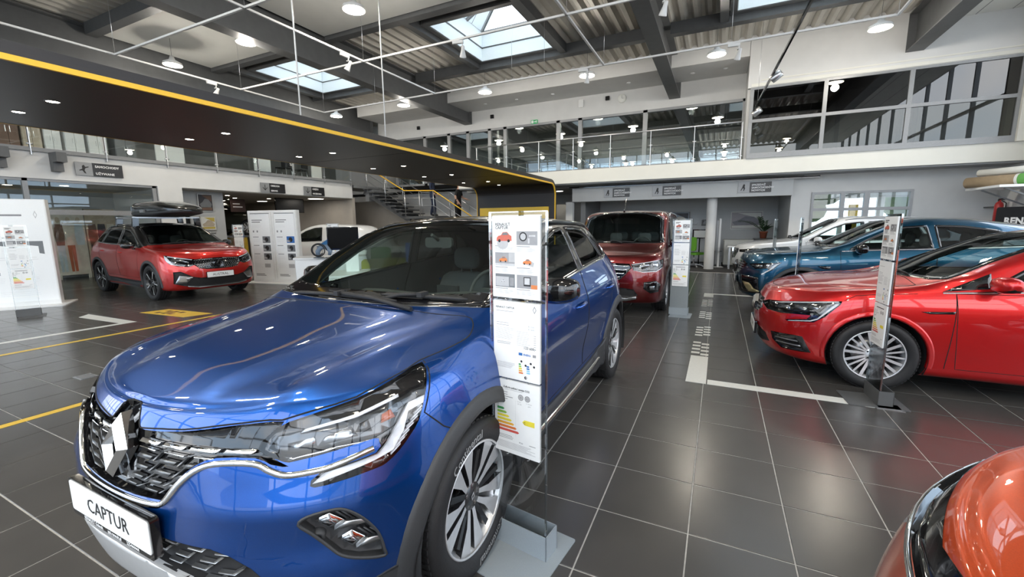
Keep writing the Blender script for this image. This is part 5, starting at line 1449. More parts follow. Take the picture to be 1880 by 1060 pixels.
# --- a crossover with black cladding: shared by the teal, white and red SUVs ---------------------------------
def crossover(name, label, rows, loc, rz, pm, D, roof_m=None, style='five', plate='', dark_roof=False, group=None, cat='car'):
    c = Car(name, label, rows, None, loc, rz, pm, cat=cat, group=group, roof_m=roof_m)
    B, R = c.B, c.root; ax = D['ax']; r = D.get('r', .345)
    c.arches(ax, r + .04, r)
    n = screen(c, D['xcw'], D['xwt'], D.get('hb', .70), D.get('ht', .57), .14)
    glazing(c, D['W'], [M_CARGLASS] + [M_DARKGLASS] * (len(D['W']) - 1), D['belt'])
    nh = (-.68, -.72, .15)
    h = FE(c, 'headlight', D['hl'], nh, M_GLOSSBLK, recess=.014)
    for P in D['optics']: FE(c, 'optic', P, nh, M_LAMP, off=-.006, depth=.006, parent=h)
    for P in D['drl']: FE(c, 'running_light', P, nh, M_DRL, off=.0, depth=.008, parent=h)
    FE(c, 'lens', D['hl'], nh, M_LENS, off=.0015, depth=0, parent=h)
    c.recess('grille', fullpoly(D['grille']), (-1, 0, 0), M_GLOSSBLK, .02)
    for P in D.get('bars', []):
        for s in (-1, 1): B.patch('grille_bar', [(a, b * (1 if s < 0 else -1), z) for a, b, z in P], (-1, 0, 0), D.get('barm', M_SATIN), R, off=-.004, depth=.014, step=.1)
    if D.get('studs'):
        st_ = MB(); z0, z1, y1 = D['studs']
        for i, z in enumerate(np.arange(z0, z1, .034)):
            for y in np.arange(.10 + .02 * (i % 2), y1 - .25 * (z1 - z), .045):
                for s in (-1, 1):
                    q, nn = B.hit((0, s * y, z), (-1, 0, 0)); st_.add([q + Vector((-.004, 0, -.012)), q + Vector((-.004, .014, 0)), q + Vector((-.004, 0, .012)), q + Vector((-.004, -.014, 0)), q + Vector((-.012, 0, 0))], [(0, 1, 4), (1, 2, 4), (2, 3, 4), (3, 0, 4)])
        st_.build('grille_studs', M_GRILLBAR, R, fix=False, kind='stuff')
    c.diamond(D.get('bx', -.004), D['bz'], .17, .12, mt=D.get('bm', M_CHROME))
    c.recess('lower_grille', fullpoly(D['lower']), (-1, 0, 0), M_MATTBLK, .02)
    for i_, (P, m) in enumerate(D.get('extra', [])): FE(c, 'bumper_blade', P, (-.8, -.6, 0), m, off=.006 + .010 * i_, depth=.02 + .01 * i_)
    if D.get('skid'): B.patch('skid_plate', fullpoly(D['skid']), (-1, 0, 0), M_SATIN, R, off=.012, depth=.02)
    bonnet(c, D.get('bf', .10), D['xcw'] + .01, D.get('bw0', .62), .745, nose=.07, bow=.04)
    standard_side(c, *D['doors'], D['dz'], D['dt0'], D['dt1'], .2, D['hz'], pm, ax)
    for s in (-1, 1):
        x0, x1 = ax[0] + r + .06, ax[1] - r - .06
        B.patch('sill_cladding', [(x0, s * .8, .38), (x1 - .1, s * .8, .40), (x1 + .02, s * .8, .45), (x1, s * .8, .24), (x0 + .02, s * .8, .22)], (0, s, 0), D.get('clad', M_CLAD), R, off=.010, depth=.03, step=.1)
    c.arch_clad(ax, r + .04, r + .10, r, mt=D.get('clad', M_CLAD))
    c.wheels(ax, r, D.get('track', .885), style, rim=r - .10)
    c.mirror(D['mx'], .975, D['mz'], D.get('mm', pm), M_GLOSSBLK, .15, .22, .14)
    c.wiper((D['xcw'] + .07, .5, 1.1), (D['xcw'] + .05, -.3, 1.1), (D['xcw'] - .01, -.1, 1.1), n)
    if plate is not None: c.plate(0, D['pz'], plate, size=.075)
    if D.get('rails'): roofrails(c, *D['rails'])
    c.cabin(D['xcw'] + .52, D['cz'], .58, D.get('seats', (D['xcw'] + 1.22, D['xcw'] + 2.0)), .60, 1.27)
    if D.get('more'): D['more'](c)
    c.finish(D.get('roofline'))
    return c
sub = lambda P, dx=0, dz=0: [(a + dx, b, c_ + dz) for a, b, c_ in P]
# teal coupe SUV
crossover('coupe_suv', 'deep teal coupe SUV with gold bumper blades, behind the red estate', COUPE_ROWS, (.33, 9.0, 0), 0, M_TEAL, dict(
    ax=(.89, 3.61), xcw=1.20, xwt=2.02, W=[[(1.50, 1.075), (1.70, 1.21), (1.92, 1.33), (2.16, 1.41), (2.40, 1.43), (2.46, 1.11)], [(2.54, 1.115), (2.50, 1.432), (2.80, 1.42), (3.15, 1.36), (3.42, 1.25), (3.50, 1.16)]],
    belt=[(1.40, 1.045), (1.9, 1.075), (2.5, 1.10), (3.1, 1.13), (3.5, 1.155)],
    hl=[(.17, -.60, .79), (.258, -.718, .815), (.45, -.845, .835), (.621, -.891, .855), (.506, -.885, .727), (.362, -.841, .632), (.321, -.817, .635), (.439, -.865, .722), (.430, -.86, .742), (.261, -.755, .721)],
    optics=[[(.24, -.72, .745), (.25, -.715, .79), (.35, -.80, .80), (.36, -.81, .755)], [(.38, -.82, .76), (.38, -.82, .80), (.46, -.86, .815), (.46, -.865, .765)]],
    drl=[[(.59, -.889, .845), (.52, -.88, .815), (.45, -.868, .725), (.34, -.825, .642), (.36, -.838, .636), (.47, -.875, .715), (.60, -.89, .84)]],
    grille=[(.05, 0, .85), (.09, -.40, .84), (.16, -.58, .79), (.12, -.52, .72), (.05, -.35, .62), (.02, 0, .60)], bars=[[(0, .1, z), (0, .1, z + .01), (0, .40, z + .014), (0, .40, z + .004)] for z in (.66, .70, .74, .78)], bz=.74,
    lower=[(.02, 0, .44), (.05, -.40, .44), (.10, -.55, .42), (.12, -.58, .34), (.06, -.4, .28), (.02, 0, .27)],
    extra=[([(.07, -.47, .60), (.309, -.812, .59), (.345, -.80, .31), (.19, -.66, .30), (.09, -.50, .30)], M_GLOSSBLK), ([(.101, -.558, .487), (.193, -.702, .475), (.255, -.75, .391), (.341, -.806, .353), (.335, -.799, .335), (.19, -.656, .331)], M_GOLD), ([(1.10, -.905, .814), (1.262, -.904, .812), (1.253, -.907, .766), (1.164, -.907, .778)], M_GLOSSBLK)],
    bf=.15, doors=(1.38, 2.50, 3.45), dz=.44, dt0=1.05, dt1=1.14, hz=.93, mx=1.60, mz=1.09, mm=M_GLOSSBLK, pz=.50, cz=1.03, seats=(2.35, 3.05)), plate='', style='black')
# white SUV
crossover('white_suv', 'pearl white SUV parked farthest right, in front of the back window', WHITE_ROWS, (.33, 12.1, 0), 0, M_PEARL, dict(
    ax=(.90, 3.60), xcw=1.18, xwt=1.98, W=[[(1.46, 1.10), (1.66, 1.23), (1.88, 1.36), (2.10, 1.45), (2.40, 1.485), (2.46, 1.12)], [(2.54, 1.12), (2.50, 1.488), (2.9, 1.485), (3.25, 1.45), (3.40, 1.15)], [(3.47, 1.15), (3.34, 1.44), (3.62, 1.38), (3.75, 1.26), (3.74, 1.18)]],
    belt=[(1.40, 1.07), (1.9, 1.09), (2.5, 1.105), (3.1, 1.12), (3.75, 1.16)],
    hl=[(.12, -.50, .86), (.24, -.70, .88), (.40, -.81, .90), (.52, -.86, .91), (.47, -.865, .83), (.36, -.83, .76), (.30, -.80, .72), (.25, -.75, .72), (.28, -.77, .80), (.14, -.57, .80)],
    optics=[[(.20, -.66, .82), (.21, -.66, .86), (.32, -.77, .875), (.33, -.78, .83)]],
    drl=[[(.50, -.86, .90), (.42, -.84, .86), (.32, -.80, .78), (.27, -.77, .725), (.30, -.79, .725), (.36, -.83, .775), (.46, -.86, .85)]],
    grille=[(.05, 0, .90), (.10, -.45, .88), (.12, -.50, .80), (.06, -.42, .66), (.02, 0, .62)], studs=(.66, .87, .46), bz=.79, bars=[[(0, .1, .885), (0, .1, .893), (0, .44, .875), (0, .44, .867)]],
    lower=[(.02, 0, .50), (.05, -.42, .50), (.11, -.60, .47), (.10, -.58, .36), (.05, -.4, .30), (.02, 0, .30)],
    extra=[([(.13, -.60, .52), (.22, -.72, .56), (.26, -.76, .44), (.17, -.66, .36)], M_GLOSSBLK)], skid=[(.02, 0, .30), (.05, -.4, .30), (.10, -.56, .34), (.10, -.55, .27), (.05, -.38, .245), (.03, 0, .24)],
    bf=.13, doors=(1.40, 2.50, 3.50), dz=.44, dt0=1.07, dt1=1.14, hz=.95, mx=1.58, mz=1.11, pz=.55, cz=1.05, rails=(2.1, 3.6, .60, M_SATIN), seats=(2.35, 3.1)), plate=None)
# red SUV with the roof box
def box_and_bars(c):
    B, R = c.B, c.root
    for x in (1.95 + .15, 2.95):
        m = MB(); m.rbox(x - .035, x + .035, -.66, .66, 1.715, 1.74, .012); m.build('cross_bar', M_ALU, R)
        for s in (-1, 1):
            q = B.hit((x, s * .60, 1.5), (0, s * .35, .93))[0]
            MB().bar((x, s * .62, q.z - .02), (x, s * .60, 1.72), .11, .07).build('bar_foot', M_GLOSSBLK, R)
crossover('red_suv', 'red SUV with a black roof box, plate lettered AUSTRAL', AUSTRAL_ROWS, (-9.58, 5.43, 0), PI - .07, M_REDSUV, dict(
    ax=(.92, 3.587), r=.365, xcw=1.15, xwt=1.98, W=[[(1.46, 1.11), (1.66, 1.24), (1.88, 1.36), (2.10, 1.44), (2.38, 1.475), (2.44, 1.14)], [(2.52, 1.145), (2.48, 1.478), (2.85, 1.475), (3.18, 1.44), (3.34, 1.165)], [(3.41, 1.17), (3.27, 1.43), (3.55, 1.37), (3.74, 1.25), (3.72, 1.19)]],
    belt=[(1.36, 1.075), (1.9, 1.105), (2.5, 1.13), (3.1, 1.145), (3.74, 1.18)],
    hl=[(.07, -.44, .855), (.20, -.66, .90), (.399, -.817, .945), (.34, -.825, .85), (.25, -.80, .77), (.15, -.70, .725), (.066, -.542, .70), (.05, -.45, .73)],
    optics=[[(.09, -.52, .81), (.16, -.63, .85), (.20, -.69, .845), (.11, -.56, .79)], [(.10, -.56, .745), (.18, -.68, .775), (.20, -.72, .765), (.10, -.58, .725)]],
    drl=[[(.39, -.818, .94), (.32, -.80, .90), (.26, -.775, .83), (.20, -.74, .765), (.10, -.60, .725), (.10, -.60, .712), (.22, -.77, .75), (.30, -.82, .81), (.36, -.825, .88)], [(.08, -.46, .850), (.20, -.65, .892), (.34, -.78, .925), (.34, -.785, .912), (.20, -.66, .879), (.08, -.47, .838)]],
    grille=[(.05, 0, .865), (.085, -.44, .85), (.06, -.46, .74), (.035, -.36, .66), (.015, -.25, .635), (.01, 0, .628)], studs=(.655, .83, .44), bz=.745, bm=M_DARKALLOY, bars=[[(0, .1, .846), (0, .1, .854), (0, .42, .842), (0, .42, .834)]],
    lower=[(.01, 0, .46), (.03, -.36, .465), (.05, -.50, .50), (.113, -.672, .615), (.20, -.775, .61), (.22, -.78, .37), (.12, -.62, .31), (.05, -.4, .27), (.02, 0, .27)],
    extra=[([(.124, -.695, .535), (.045, -.49, .49), (.10, -.60, .365), (.202, -.76, .36)], M_SATIN)], skid=[(.03, 0, .275), (.06, -.40, .28), (.12, -.58, .315), (.12, -.57, .295), (.06, -.38, .262), (.03, 0, .258)],
    bf=.12, bw0=.60, doors=(1.40, 2.48, 3.48), dz=.44, dt0=1.085, dt1=1.16, hz=.96, mx=1.56, mz=1.13, mm=M_GLOSSBLK, pz=.515, cz=1.06, seats=(2.32, 3.05), track=.89, rails=(2.0, 3.5, .61, M_GLOSSBLK), more=box_and_bars,
    roofline=([1.0, 1.2, 1.36, 1.9, 2.5, 3.1, 3.74, 3.85, 4.6], [2, 1.13, 1.08, 1.11, 1.135, 1.15, 1.19, 1.45, 1.50])), roof_m=M_BLACKROOF, style='black', plate='AUSTRAL')
def roof_box():
    a = PI - .07
    t = thing('roof_box', 'long glossy black roof box strapped on the red SUV', 'roof box', (-9.58, 5.43, 0), a)
    def shell(z0, zs, name, m, top):
        rows = []; n = 26
        for k in range(15):
            q = k / 14; x = .98 + 2.15 * q
            w = .40 * (math.sin(PI * min(1, .08 + q * .92 * 1.0) ** .5)) ** .35 if False else .41 * min(1, (q * 5 + .12)) ** .5 * min(1, (1 - q) * 7 + .35) ** .5
            hh = zs * (min(1, q * 2.2 + .10)) ** .7 * min(1, (1 - q) * 6 + .45) ** .4
            ring = []
            for j in range(n + 1):
                an = PI * j / n
                cx = math.copysign(abs(math.cos(an)) ** .45, math.cos(an)); cz = abs(math.sin(an)) ** .55
                ring.append((x, -.02 + w * cx, z0 + (hh * cz if top else -hh * cz)))
            rows.append(ring)
        v = [p for r_ in rows for p in r_]; f = []
        for k in range(14):
            for j in range(n): f.append((k * (n + 1) + j, k * (n + 1) + j + 1, (k + 1) * (n + 1) + j + 1, (k + 1) * (n + 1) + j))
        f.append(tuple(range(n + 1))); f.append(tuple(14 * (n + 1) + j for j in range(n + 1))[::-1])
        MB().add(v, f, 0, True).build(name, m, t)
    shell(1.865, .235, 'lid', M_BLACKROOF, True); shell(1.855, .115, 'tub', M_CLAD, False)
    MB().box(2.15, 2.35, .375, .42, 1.84, 1.90).box(2.15, 2.35, -.46, -.415, 1.84, 1.90).build('latch', M_STEELMID, t)
roof_box()
# dark wine van facing the camera
def van_more(c):
    B, R = c.B, c.root
    q = B.hit((1.82, .1, 2), (0, 0, 1))[0]; MB().tube([(1.80, .05, 1.735), (1.78, .05, 1.76), (2.0, .05, 2.0)], [.02, .012, .004], 6).build('aerial', M_GLOSSBLK, R)
crossover('family_van', 'dark wine red family van facing the camera behind the blue SUV', VAN_ROWS, (-1.66, 6.85, 0), PI / 2, M_WINE, dict(
    ax=(.905, 3.62), r=.335, xcw=.96, xwt=1.62, hb=.775, ht=.68, W=[[(1.40, 1.15), (1.55, 1.32), (1.72, 1.50), (1.90, 1.58), (2.30, 1.61), (2.34, 1.14)], [(2.42, 1.14), (2.40, 1.61), (3.25, 1.61), (3.28, 1.15)], [(3.40, 1.16), (3.38, 1.60), (3.98, 1.57), (4.10, 1.18)]],
    belt=[(1.3, 1.10), (2.0, 1.105), (3.0, 1.11), (4.1, 1.13)],
    hl=[(.06, -.42, .86), (.14, -.62, .885), (.30, -.79, .915), (.42, -.86, .925), (.36, -.85, .80), (.22, -.75, .73), (.10, -.58, .725), (.05, -.46, .76)],
    optics=[[(.09, -.52, .80), (.10, -.53, .85), (.18, -.66, .865), (.19, -.68, .80)], [(.21, -.70, .80), (.21, -.70, .87), (.30, -.79, .88), (.30, -.80, .81)]],
    drl=[[(.05, -.46, .765), (.10, -.58, .735), (.22, -.75, .742), (.34, -.84, .80), (.34, -.845, .775), (.23, -.765, .722), (.10, -.58, .712), (.05, -.45, .74)], [(.06, -.44, .868), (.14, -.62, .892), (.30, -.79, .922), (.30, -.79, .905), (.14, -.62, .875), (.06, -.44, .85)]],
    grille=[(.03, 0, .875), (.05, -.40, .865), (.06, -.44, .80), (.03, -.34, .68), (.01, -.26, .60), (.0, 0, .59)], bars=[[(0, .09, z), (0, .09, z + .018), (0, w, z + .018), (0, w - .02, z)] for z, w in ((.64, .27), (.70, .33), (.76, .37), (.82, .40))], barm=M_CHROME, bz=.75,
    lower=[(.0, 0, .48), (.02, -.30, .48), (.06, -.48, .46), (.08, -.55, .36), (.04, -.40, .31), (.02, 0, .31)],
    extra=[([(.10, -.60, .58), (.22, -.75, .60), (.30, -.81, .54), (.27, -.79, .42), (.16, -.69, .40), (.10, -.60, .47)], M_GLOSSBLK), ([(.15, -.67, .51), (.20, -.73, .52), (.21, -.74, .46), (.16, -.68, .45)], M_LAMP)], skid=[(.02, 0, .31), (.04, -.38, .31), (.08, -.52, .345), (.08, -.52, .30), (.04, -.36, .26), (.03, 0, .255)],
    bf=.10, bw0=.62, doors=(1.15, 2.36, 3.34), dz=.36, dt0=1.10, dt1=1.13, hz=.98, mx=1.32, mz=1.16, mm=M_GLOSSBLK, pz=.50, cz=1.08, seats=(2.05, 2.9), track=.895, rails=(1.9, 3.9, .70, M_ALU, .05), more=van_more), plate='')
# orange compact SUV cut by the lower right corner
def build_orange():
    c = Car('orange_suv', 'orange compact SUV cut off by the lower right corner, black grille band', CAPTUR_ROWS, None, (.305, .71, 0), 0, M_ORANGE)
    B, R = c.B, c.root; ax = (.867, 3.506)
    c.arches(ax, .385, .345)
    n = screen(c, 1.09, 1.93, .685, .58, .14)
    c.side_windows([[(1.50, 1.085), (1.86, 1.32), (2.30, 1.462), (2.46, 1.475), (2.52, 1.165)], [(2.62, 1.172), (2.56, 1.478), (2.98, 1.455), (3.16, 1.30), (3.24, 1.205)]], [M_CARGLASS, M_DARKGLASS])
    gr = [(.112, 0, .932), (.112, -.282, .905), (.168, -.418, .923), (.23, -.535, .938), (.33, -.64, .957), (.44, -.72, .976), (.57, -.755, .99), (.56, -.80, .955), (.40, -.775, .90), (.22, -.63, .855), (.13, -.42, .835), (.09, -.22, .825), (.08, 0, .825)]
    c.recess('grille', fullpoly(gr), (-.9, 0, .4), M_GLOSSBLK, .012)
    ch = MB(); half = [(.08, 0, .82), (.09, -.22, .82), (.13, -.42, .83), (.22, -.63, .85), (.40, -.775, .895), (.56, -.80, .95)]
    B.ribbon(ch, catmull(mir(half[::-1])[:-1] + half, 4), (-.9, 0, .3), .012, off=.006); ch.build('grille_surround', M_CHROME, R, fix=False)
    hl = [(.15, -.45, .82), (.22, -.62, .845), (.40, -.77, .885), (.55, -.835, .93), (.48, -.85, .83), (.35, -.81, .76), (.22, -.69, .745), (.16, -.55, .77)]
    h = FE(c, 'headlight', hl, (-.70, -.68, .2), M_GLOSSBLK, recess=.014)
    FE(c, 'reflector', [(.20, -.58, .82), (.40, -.76, .86), (.42, -.80, .82), (.25, -.68, .78)], (-.70, -.68, .2), M_LAMP, off=-.006, depth=.006, parent=h)
    FE(c, 'lens', hl, (-.70, -.68, .2), M_LENS, off=.001, depth=0, parent=h)
    lg = fullpoly([(.02, 0, .56), (.051, -.433, .55), (.11, -.575, .45), (.06, -.45, .40), (.004, 0, .47)]); c.recess('lower_grille', lg, (-1, 0, 0), M_MATTBLK, .03)
    bonnet(c, .118, 1.09, .60, .745, nose=.09, bow=.05, gap=0)
    c.diamond(.03, .80, .19, .13, lean=.15)
    standard_side(c, 1.36, 2.54, 3.34, .45, 1.06, 1.19, .2, .925, M_ORANGE, ax)
    c.arch_clad(ax, .385, .475, .345); c.wheels(ax, .345, .876, 'blade5')
    c.mirror(1.50, .955, 1.105, M_GLOSSBLK, M_ORANGE, .16, .23, .15)
    c.cabin(1.62, 1.05, .60, (2.30, 3.10), .60, 1.29); c.finish()
build_orange()
# white electric hatch behind the counter, and the dark car on the workshop lift
def small_car(name, label, loc, rz, pm, decal=None, z=0):
    c = Car(name, label, HATCH_ROWS, None, (loc[0], loc[1], z), rz, pm)
    B, R = c.B, c.root; ax = (.84, 3.43)
    c.arches(ax, .35, .315)
    n = screen(c, 1.0, 1.86, .66, .54, .14)
    W = [[(1.40, 1.05), (1.60, 1.20), (1.85, 1.34), (2.15, 1.43), (2.40, 1.445), (2.46, 1.08)], [(2.54, 1.085), (2.50, 1.446), (2.9, 1.42), (3.2, 1.34), (3.34, 1.12)]]
    if decal: W = W[:1]
    glazing(c, W, [M_CARGLASS] + [M_DARKGLASS], [(1.3, 1.02), (2.0, 1.06), (3.3, 1.10)], chrome=False)
    hl = [(.10, -.48, .78), (.22, -.66, .81), (.40, -.78, .85), (.36, -.79, .76), (.22, -.69, .71), (.12, -.55, .72)]
    h = FE(c, 'headlight', hl, (-.7, -.7, .1), M_GLOSSBLK, recess=.01); FE(c, 'optic', [(.16, -.58, .75), (.30, -.73, .80), (.31, -.75, .76), (.18, -.62, .73)], (-.7, -.7, .1), M_LAMP, off=-.004, depth=.005, parent=h)
    c.recess('lower_grille', fullpoly([(.02, 0, .46), (.06, -.42, .46), (.10, -.52, .36), (.04, 0, .30)]), (-1, 0, 0), M_MATTBLK, .02)
    c.diamond(-.004, .70, .15, .11)
    bonnet(c, .15, 1.0, .52, .68, nose=.07, bow=.04)
    standard_side(c, 1.25, 2.50, 3.38, .36, 1.03, 1.08, .2, .92, pm, ax)
    if decal:
        FE(c, 'side_decal', [(2.3, -.8, .90), (2.62, -.8, 1.10), (3.30, -.8, 1.12), (3.75, -.8, 1.0), (3.5, -.8, .84), (2.8, -.8, .80)], (0, -1, 0), decal, off=.002, depth=.004)
        FE(c, 'side_decal', [(2.75, -.8, .95), (2.95, -.8, 1.04), (3.15, -.8, .98), (2.95, -.8, .90)], (0, -1, 0), M_WHITEPRINT, off=.004, depth=.004)
    c.wheels(ax, .315, .845, 'nine', rim=.205, w=.195); c.mirror(1.42, .92, 1.06, pm, M_GLOSSBLK, .14, .2, .13)
    c.cabin(1.5, .98, .56, (2.15, 2.85), .56, 1.22); c.finish(); return c
small_car('white_hatchback', 'white rounded hatchback with a blue side graphic behind the white counter', (-13.0, 9.1), .2, M_VANWHITE, mat('blue vinyl', (.03, .16, .42), rough=.4, noise=.05))
small_car('dark_car', 'dark olive car raised on the workshop lift under the left gallery', (-18.9, 12.4), -PI / 2, M_DARKCAR, z=1.14)
t = thing('car_lift', 'yellow and grey workshop lift under the dark olive car', 'lift', (-18.9, 10.35, 0))
for s in (-1, 1):
    MB().box(s * .62 - .2, s * .62 + .2, -2.0, 2.0, 1.05, 1.14).build('ramp', M_STEELMID, t); [MB().box(s * .62 - .12, s * .62 + .12, q - .15, q + .15, 0, 1.05).build('column', M_YELPANEL, t) for q in (-1.05, 1.05)]
# ------------------------------------------------------------------ portal, lighting, signs
def portal():
    x0, x1, yl, zt = -7.85, -4.9, 13.4, 2.77
    t = thing('display_portal', 'anthracite display arch with yellow edge strips spanning the display bay', 'portal', (0, 0, 0))
    R_ = .34; th = .14
    def prof(off):
        p = [(-.6, zt + off)]
        r = R_ + off
        for k in range(9):
            a = PI / 2 * k / 8
            p.append((yl - R_ + r * math.sin(a), zt - R_ + r * math.cos(a)))
        p.append((yl + off, .0))
        return p
    i, o = prof(0), prof(th)
    m = MB(); n = len(i)
    v = [(x, a, b) for x in (x0, x1) for pr in (i, o) for a, b in pr]
    f = []
    for k in range(n - 1):
        f += [(k, k + 1, 2 * n + k + 1, 2 * n + k), (n + k, 3 * n + k, 3 * n + k + 1, n + k + 1), (k, n + k, n + k + 1, k + 1), (2 * n + k, 2 * n + k + 1, 3 * n + k + 1, 3 * n + k)]
    f += [(0, 2 * n, 3 * n, n)]
    m.add(v, f); m.build('shell', M_PORTAL, t)
    for xe, s in ((x1, 1), (x0, -1)):
        a_, b_ = prof(-.004), prof(.042)
        e = MB(); v = []
        for x in (xe - .02 * s, xe + .010 * s):
            v += [(x, a, b) for a, b in a_] + [(x, a, b) for a, b in b_]
        f = []
        for k in range(n - 1):
            f += [(2 * n + k, 2 * n + k + 1, 3 * n + k + 1, 3 * n + k), (k, 2 * n + k, 2 * n + k + 1, k + 1), (n + k, n + k + 1, 3 * n + k + 1, 3 * n + k)]
        e.add(v, f).build('edge_strip', M_YELLOW, t)
    MB().box(x0 + .12, x1 - .22, yl - .03, yl, .9, 2.07).build('yellow_panel', M_YELPANEL, t)
    MB().box(x0 + .03, x1 - .03, 6.2 - .004, 6.2 + .004, zt - .002, zt + .01).build('joint', M_GAP, t)
    MB().box(x0 + .03, x1 - .03, 10.2 - .004, 10.2 + .004, zt - .002, zt + .01).build('joint', M_GAP, t)
    # recessed spots in pairs
    p = MB(); p.lathe([(.055, -.006), (.062, 0), (.062, .01)], (0, 0, 0), 'z', 16); proto = p.build('downlight', M_GLOSSBLK, t)
    g = MB(); g.lathe([(.001, -.003), (.05, -.003), (.05, .01)], (0, 0, 0), 'z', 16); g.build('spot_glow', M_SPOTON, proto)
    k = 0
    for y in (.6, 2.05, 3.75, 5.58, 7.5, 9.4, 11.4):
        for x in (-6.98, -6.12):
            o_ = proto if k == 0 else copy_tree(proto, t)
            o_.location = (x - .06 * (y - 3) / 3, y, zt - .001); k += 1
    o_ = copy_tree(proto, t); o_.location = (-6.55, 12.6, zt - .001)
    return t
portal()
for k, (x, y) in enumerate(((-6.07, 4.91), (-6.15, 6.92))):
    MB().tube([(x, y, 2.9), (x, y, 6.38)], .012, 8).build('hanger_rod', M_WHITEMETAL, None, label=('thin white rod holding up the portal, nearer one in line with the first skylight', 'thin white rod holding up the portal, the one nearer the back wall')[k], category='rod', group='rods that carry the portal')
# lighting track: white rails in a ladder hung on wires
tr = thing('lighting_track', 'white ceiling track grid hung on wires below the roof beams', 'track', (0, 0, 5.0))
def rail(p, q, name='rail'):
    MB().bar(p, q, .036, .034).build(name, M_WHITEMETAL, tr)
for y in (4.85, 7.42, 10.0): rail((-11.3, y, 0), (2.55 if y > 9 else 2.55, y, 0))
for x in (-11.3, -7.1, -2.53, 2.55): rail((x, 2.0, 0), (x, 10.0, 0))
for x in (-11.3, -9.2, -7.1, -4.8, -3.95, -2.53, 0, 2.55):
    for y in ((4.85, 7.42, 10.0) if x in (-11.3, -7.1, -2.53, 2.55) else (10.0,)):
        MB().tube([(x, y, 0), (x, y, 1.38)], .0035, 5).build('wire', M_ALU, tr)
def track_spot(x, y, rz, label, tilt=.5):
    t = thing('track_spotlight', label, 'spotlight', (x, y, 4.98), rz, 'white spotlights on the ceiling track')
    MB().rbox(-.11, .11, -.024, .024, -.055, 0, .012).build('adapter', M_WHITEMETAL, t)
    MB().tube([(.09, 0, -.05), (.09, 0, -.11)], .012, 8).bar((.09, 0, -.11), (.09, 0, -.12), .06).build('bracket', M_WHITEMETAL, t)
    h = MB(); h.lathe([(.001, .09), (.028, .085), (.033, .03), (.036, 0), (.062, -.10), (.062, -.115), (.05, -.11), (.03, -.06)], (0, 0, 0), 'z', 18)
    o = h.build('head', M_WHITEMETAL, t); o.location = (.10, 0, -.19); o.rotation_euler = (tilt, .25, 0)
    MB().lathe([(.001, -.075), (.04, -.085)], (0, 0, 0), 'z', 14).build('lamp', M_LAMP, o)
track_spot(-3.0, 10.0, .1, 'white track spotlight on the far rail beside a glowing lamp, under the ribbed roof')
track_spot(.05, 10.0, .1, 'white track spotlight on the far rail, just right of the wide roof beam')
track_spot(-7.1, 6.9, 1.5, 'white track spotlight in front of the dark beam left of the small skylight')
track_spot(-11.3, 6.7, 1.5, 'white track spotlight low on the left rail above the portal')
track_spot(-4.7, 7.42, .2, 'white track spotlight below the corner of the big skylight')
track_spot(-1.05, 7.42, .2, 'white track spotlight at the top of the photo by the wide roof beam')
def pendant(x, y, z, label, first=[None]):
    if first[0] is None:
        t = thing('pendant_lamp', label, 'lamp', (x, y, z), 0, 'round glowing lamps under the roof')
        MB().lathe([(.205, -.02), (.21, .0), (.20, .04), (.07, .11), (.04, .2), (.001, .2)], (0, 0, 0), 'z', 24).build('shade', M_WHITEMETAL, t)
        MB().lathe([(.001, -.03), (.10, -.028), (.196, -.012)], (0, 0, 0), 'z', 24).build('diffuser', M_LAMPON, t, fix=False)
        MB().tube([(0, 0, .2), (0, 0, .64)], .004, 5).build('cable', M_STEEL, t)
        first[0] = t
        lp = bpy.data.lights.new('lamp_light', 'POINT'); lp.energy = 52; lp.color = (1, .93, .83); lp.shadow_soft_size = .10
        lo = bpy.data.objects.new('lamp_light', lp); COL.objects.link(lo); lo.parent = t; lo.location = (0, 0, -.16)
    else:
        t = copy_tree(first[0]); t.location = (x, y, z); tag(t, label)
    return t
ORD = ('first', 'second', 'third', 'fourth', 'fifth', 'sixth', 'seventh')
for k, (x, l) in enumerate(((-13.0, 'just above the dark portal edge'), (-9.85, 'left of the dark beam end along the far rail'), (-6.7, 'above the green exit sign'), (-3.5, 'next to a track spotlight over the bulkhead'), (-.3, 'right of the wide roof beam, over the bulkhead'), (2.8, 'at the right end corner of the white track'))):
    pendant(x, 12.05, 5.52, 'round lit pendant lamp ' + l)
for x, l in ((-12.7, 'on the white boards at the left, nearest the portal'), (-9.75, 'on the white boards in the middle of the near row'), (-6.5, 'on the white boards, right one of the near row')):
    pendant(x, 6.62, 5.58, 'round lit pendant lamp ' + l)
# lamps in the hall behind the tinted glazing and along the front (real lamps of the same kind)
for k, x in enumerate((-12, -8.4, -4.8, -1.2)): pendant(x, 18.2, 5.80, 'round lit lamp in the dim hall behind the gallery glazing, %s from the left' % ORD[k])
for k, x in enumerate((-8.3, -5.5, -3)): pendant(x, 1.0, 5.58, 'round lit lamp over the nearest cars, %s from the left' % ORD[k])
for k, x in enumerate((0, 2.9)): pendant(x, 1.0, 5.80, 'round lit lamp over the orange car, %s from the left' % ORD[k])
for k, x in enumerate((-6.0, -3)): pendant(x, -2.2, 5.58, 'round lit lamp along the front glazing, %s from the left' % ORD[k])
for k, x in enumerate((0, 2.9)): pendant(x, -2.2, 5.80, 'round lit lamp along the right end of the front glazing, %s from the left' % ORD[k])
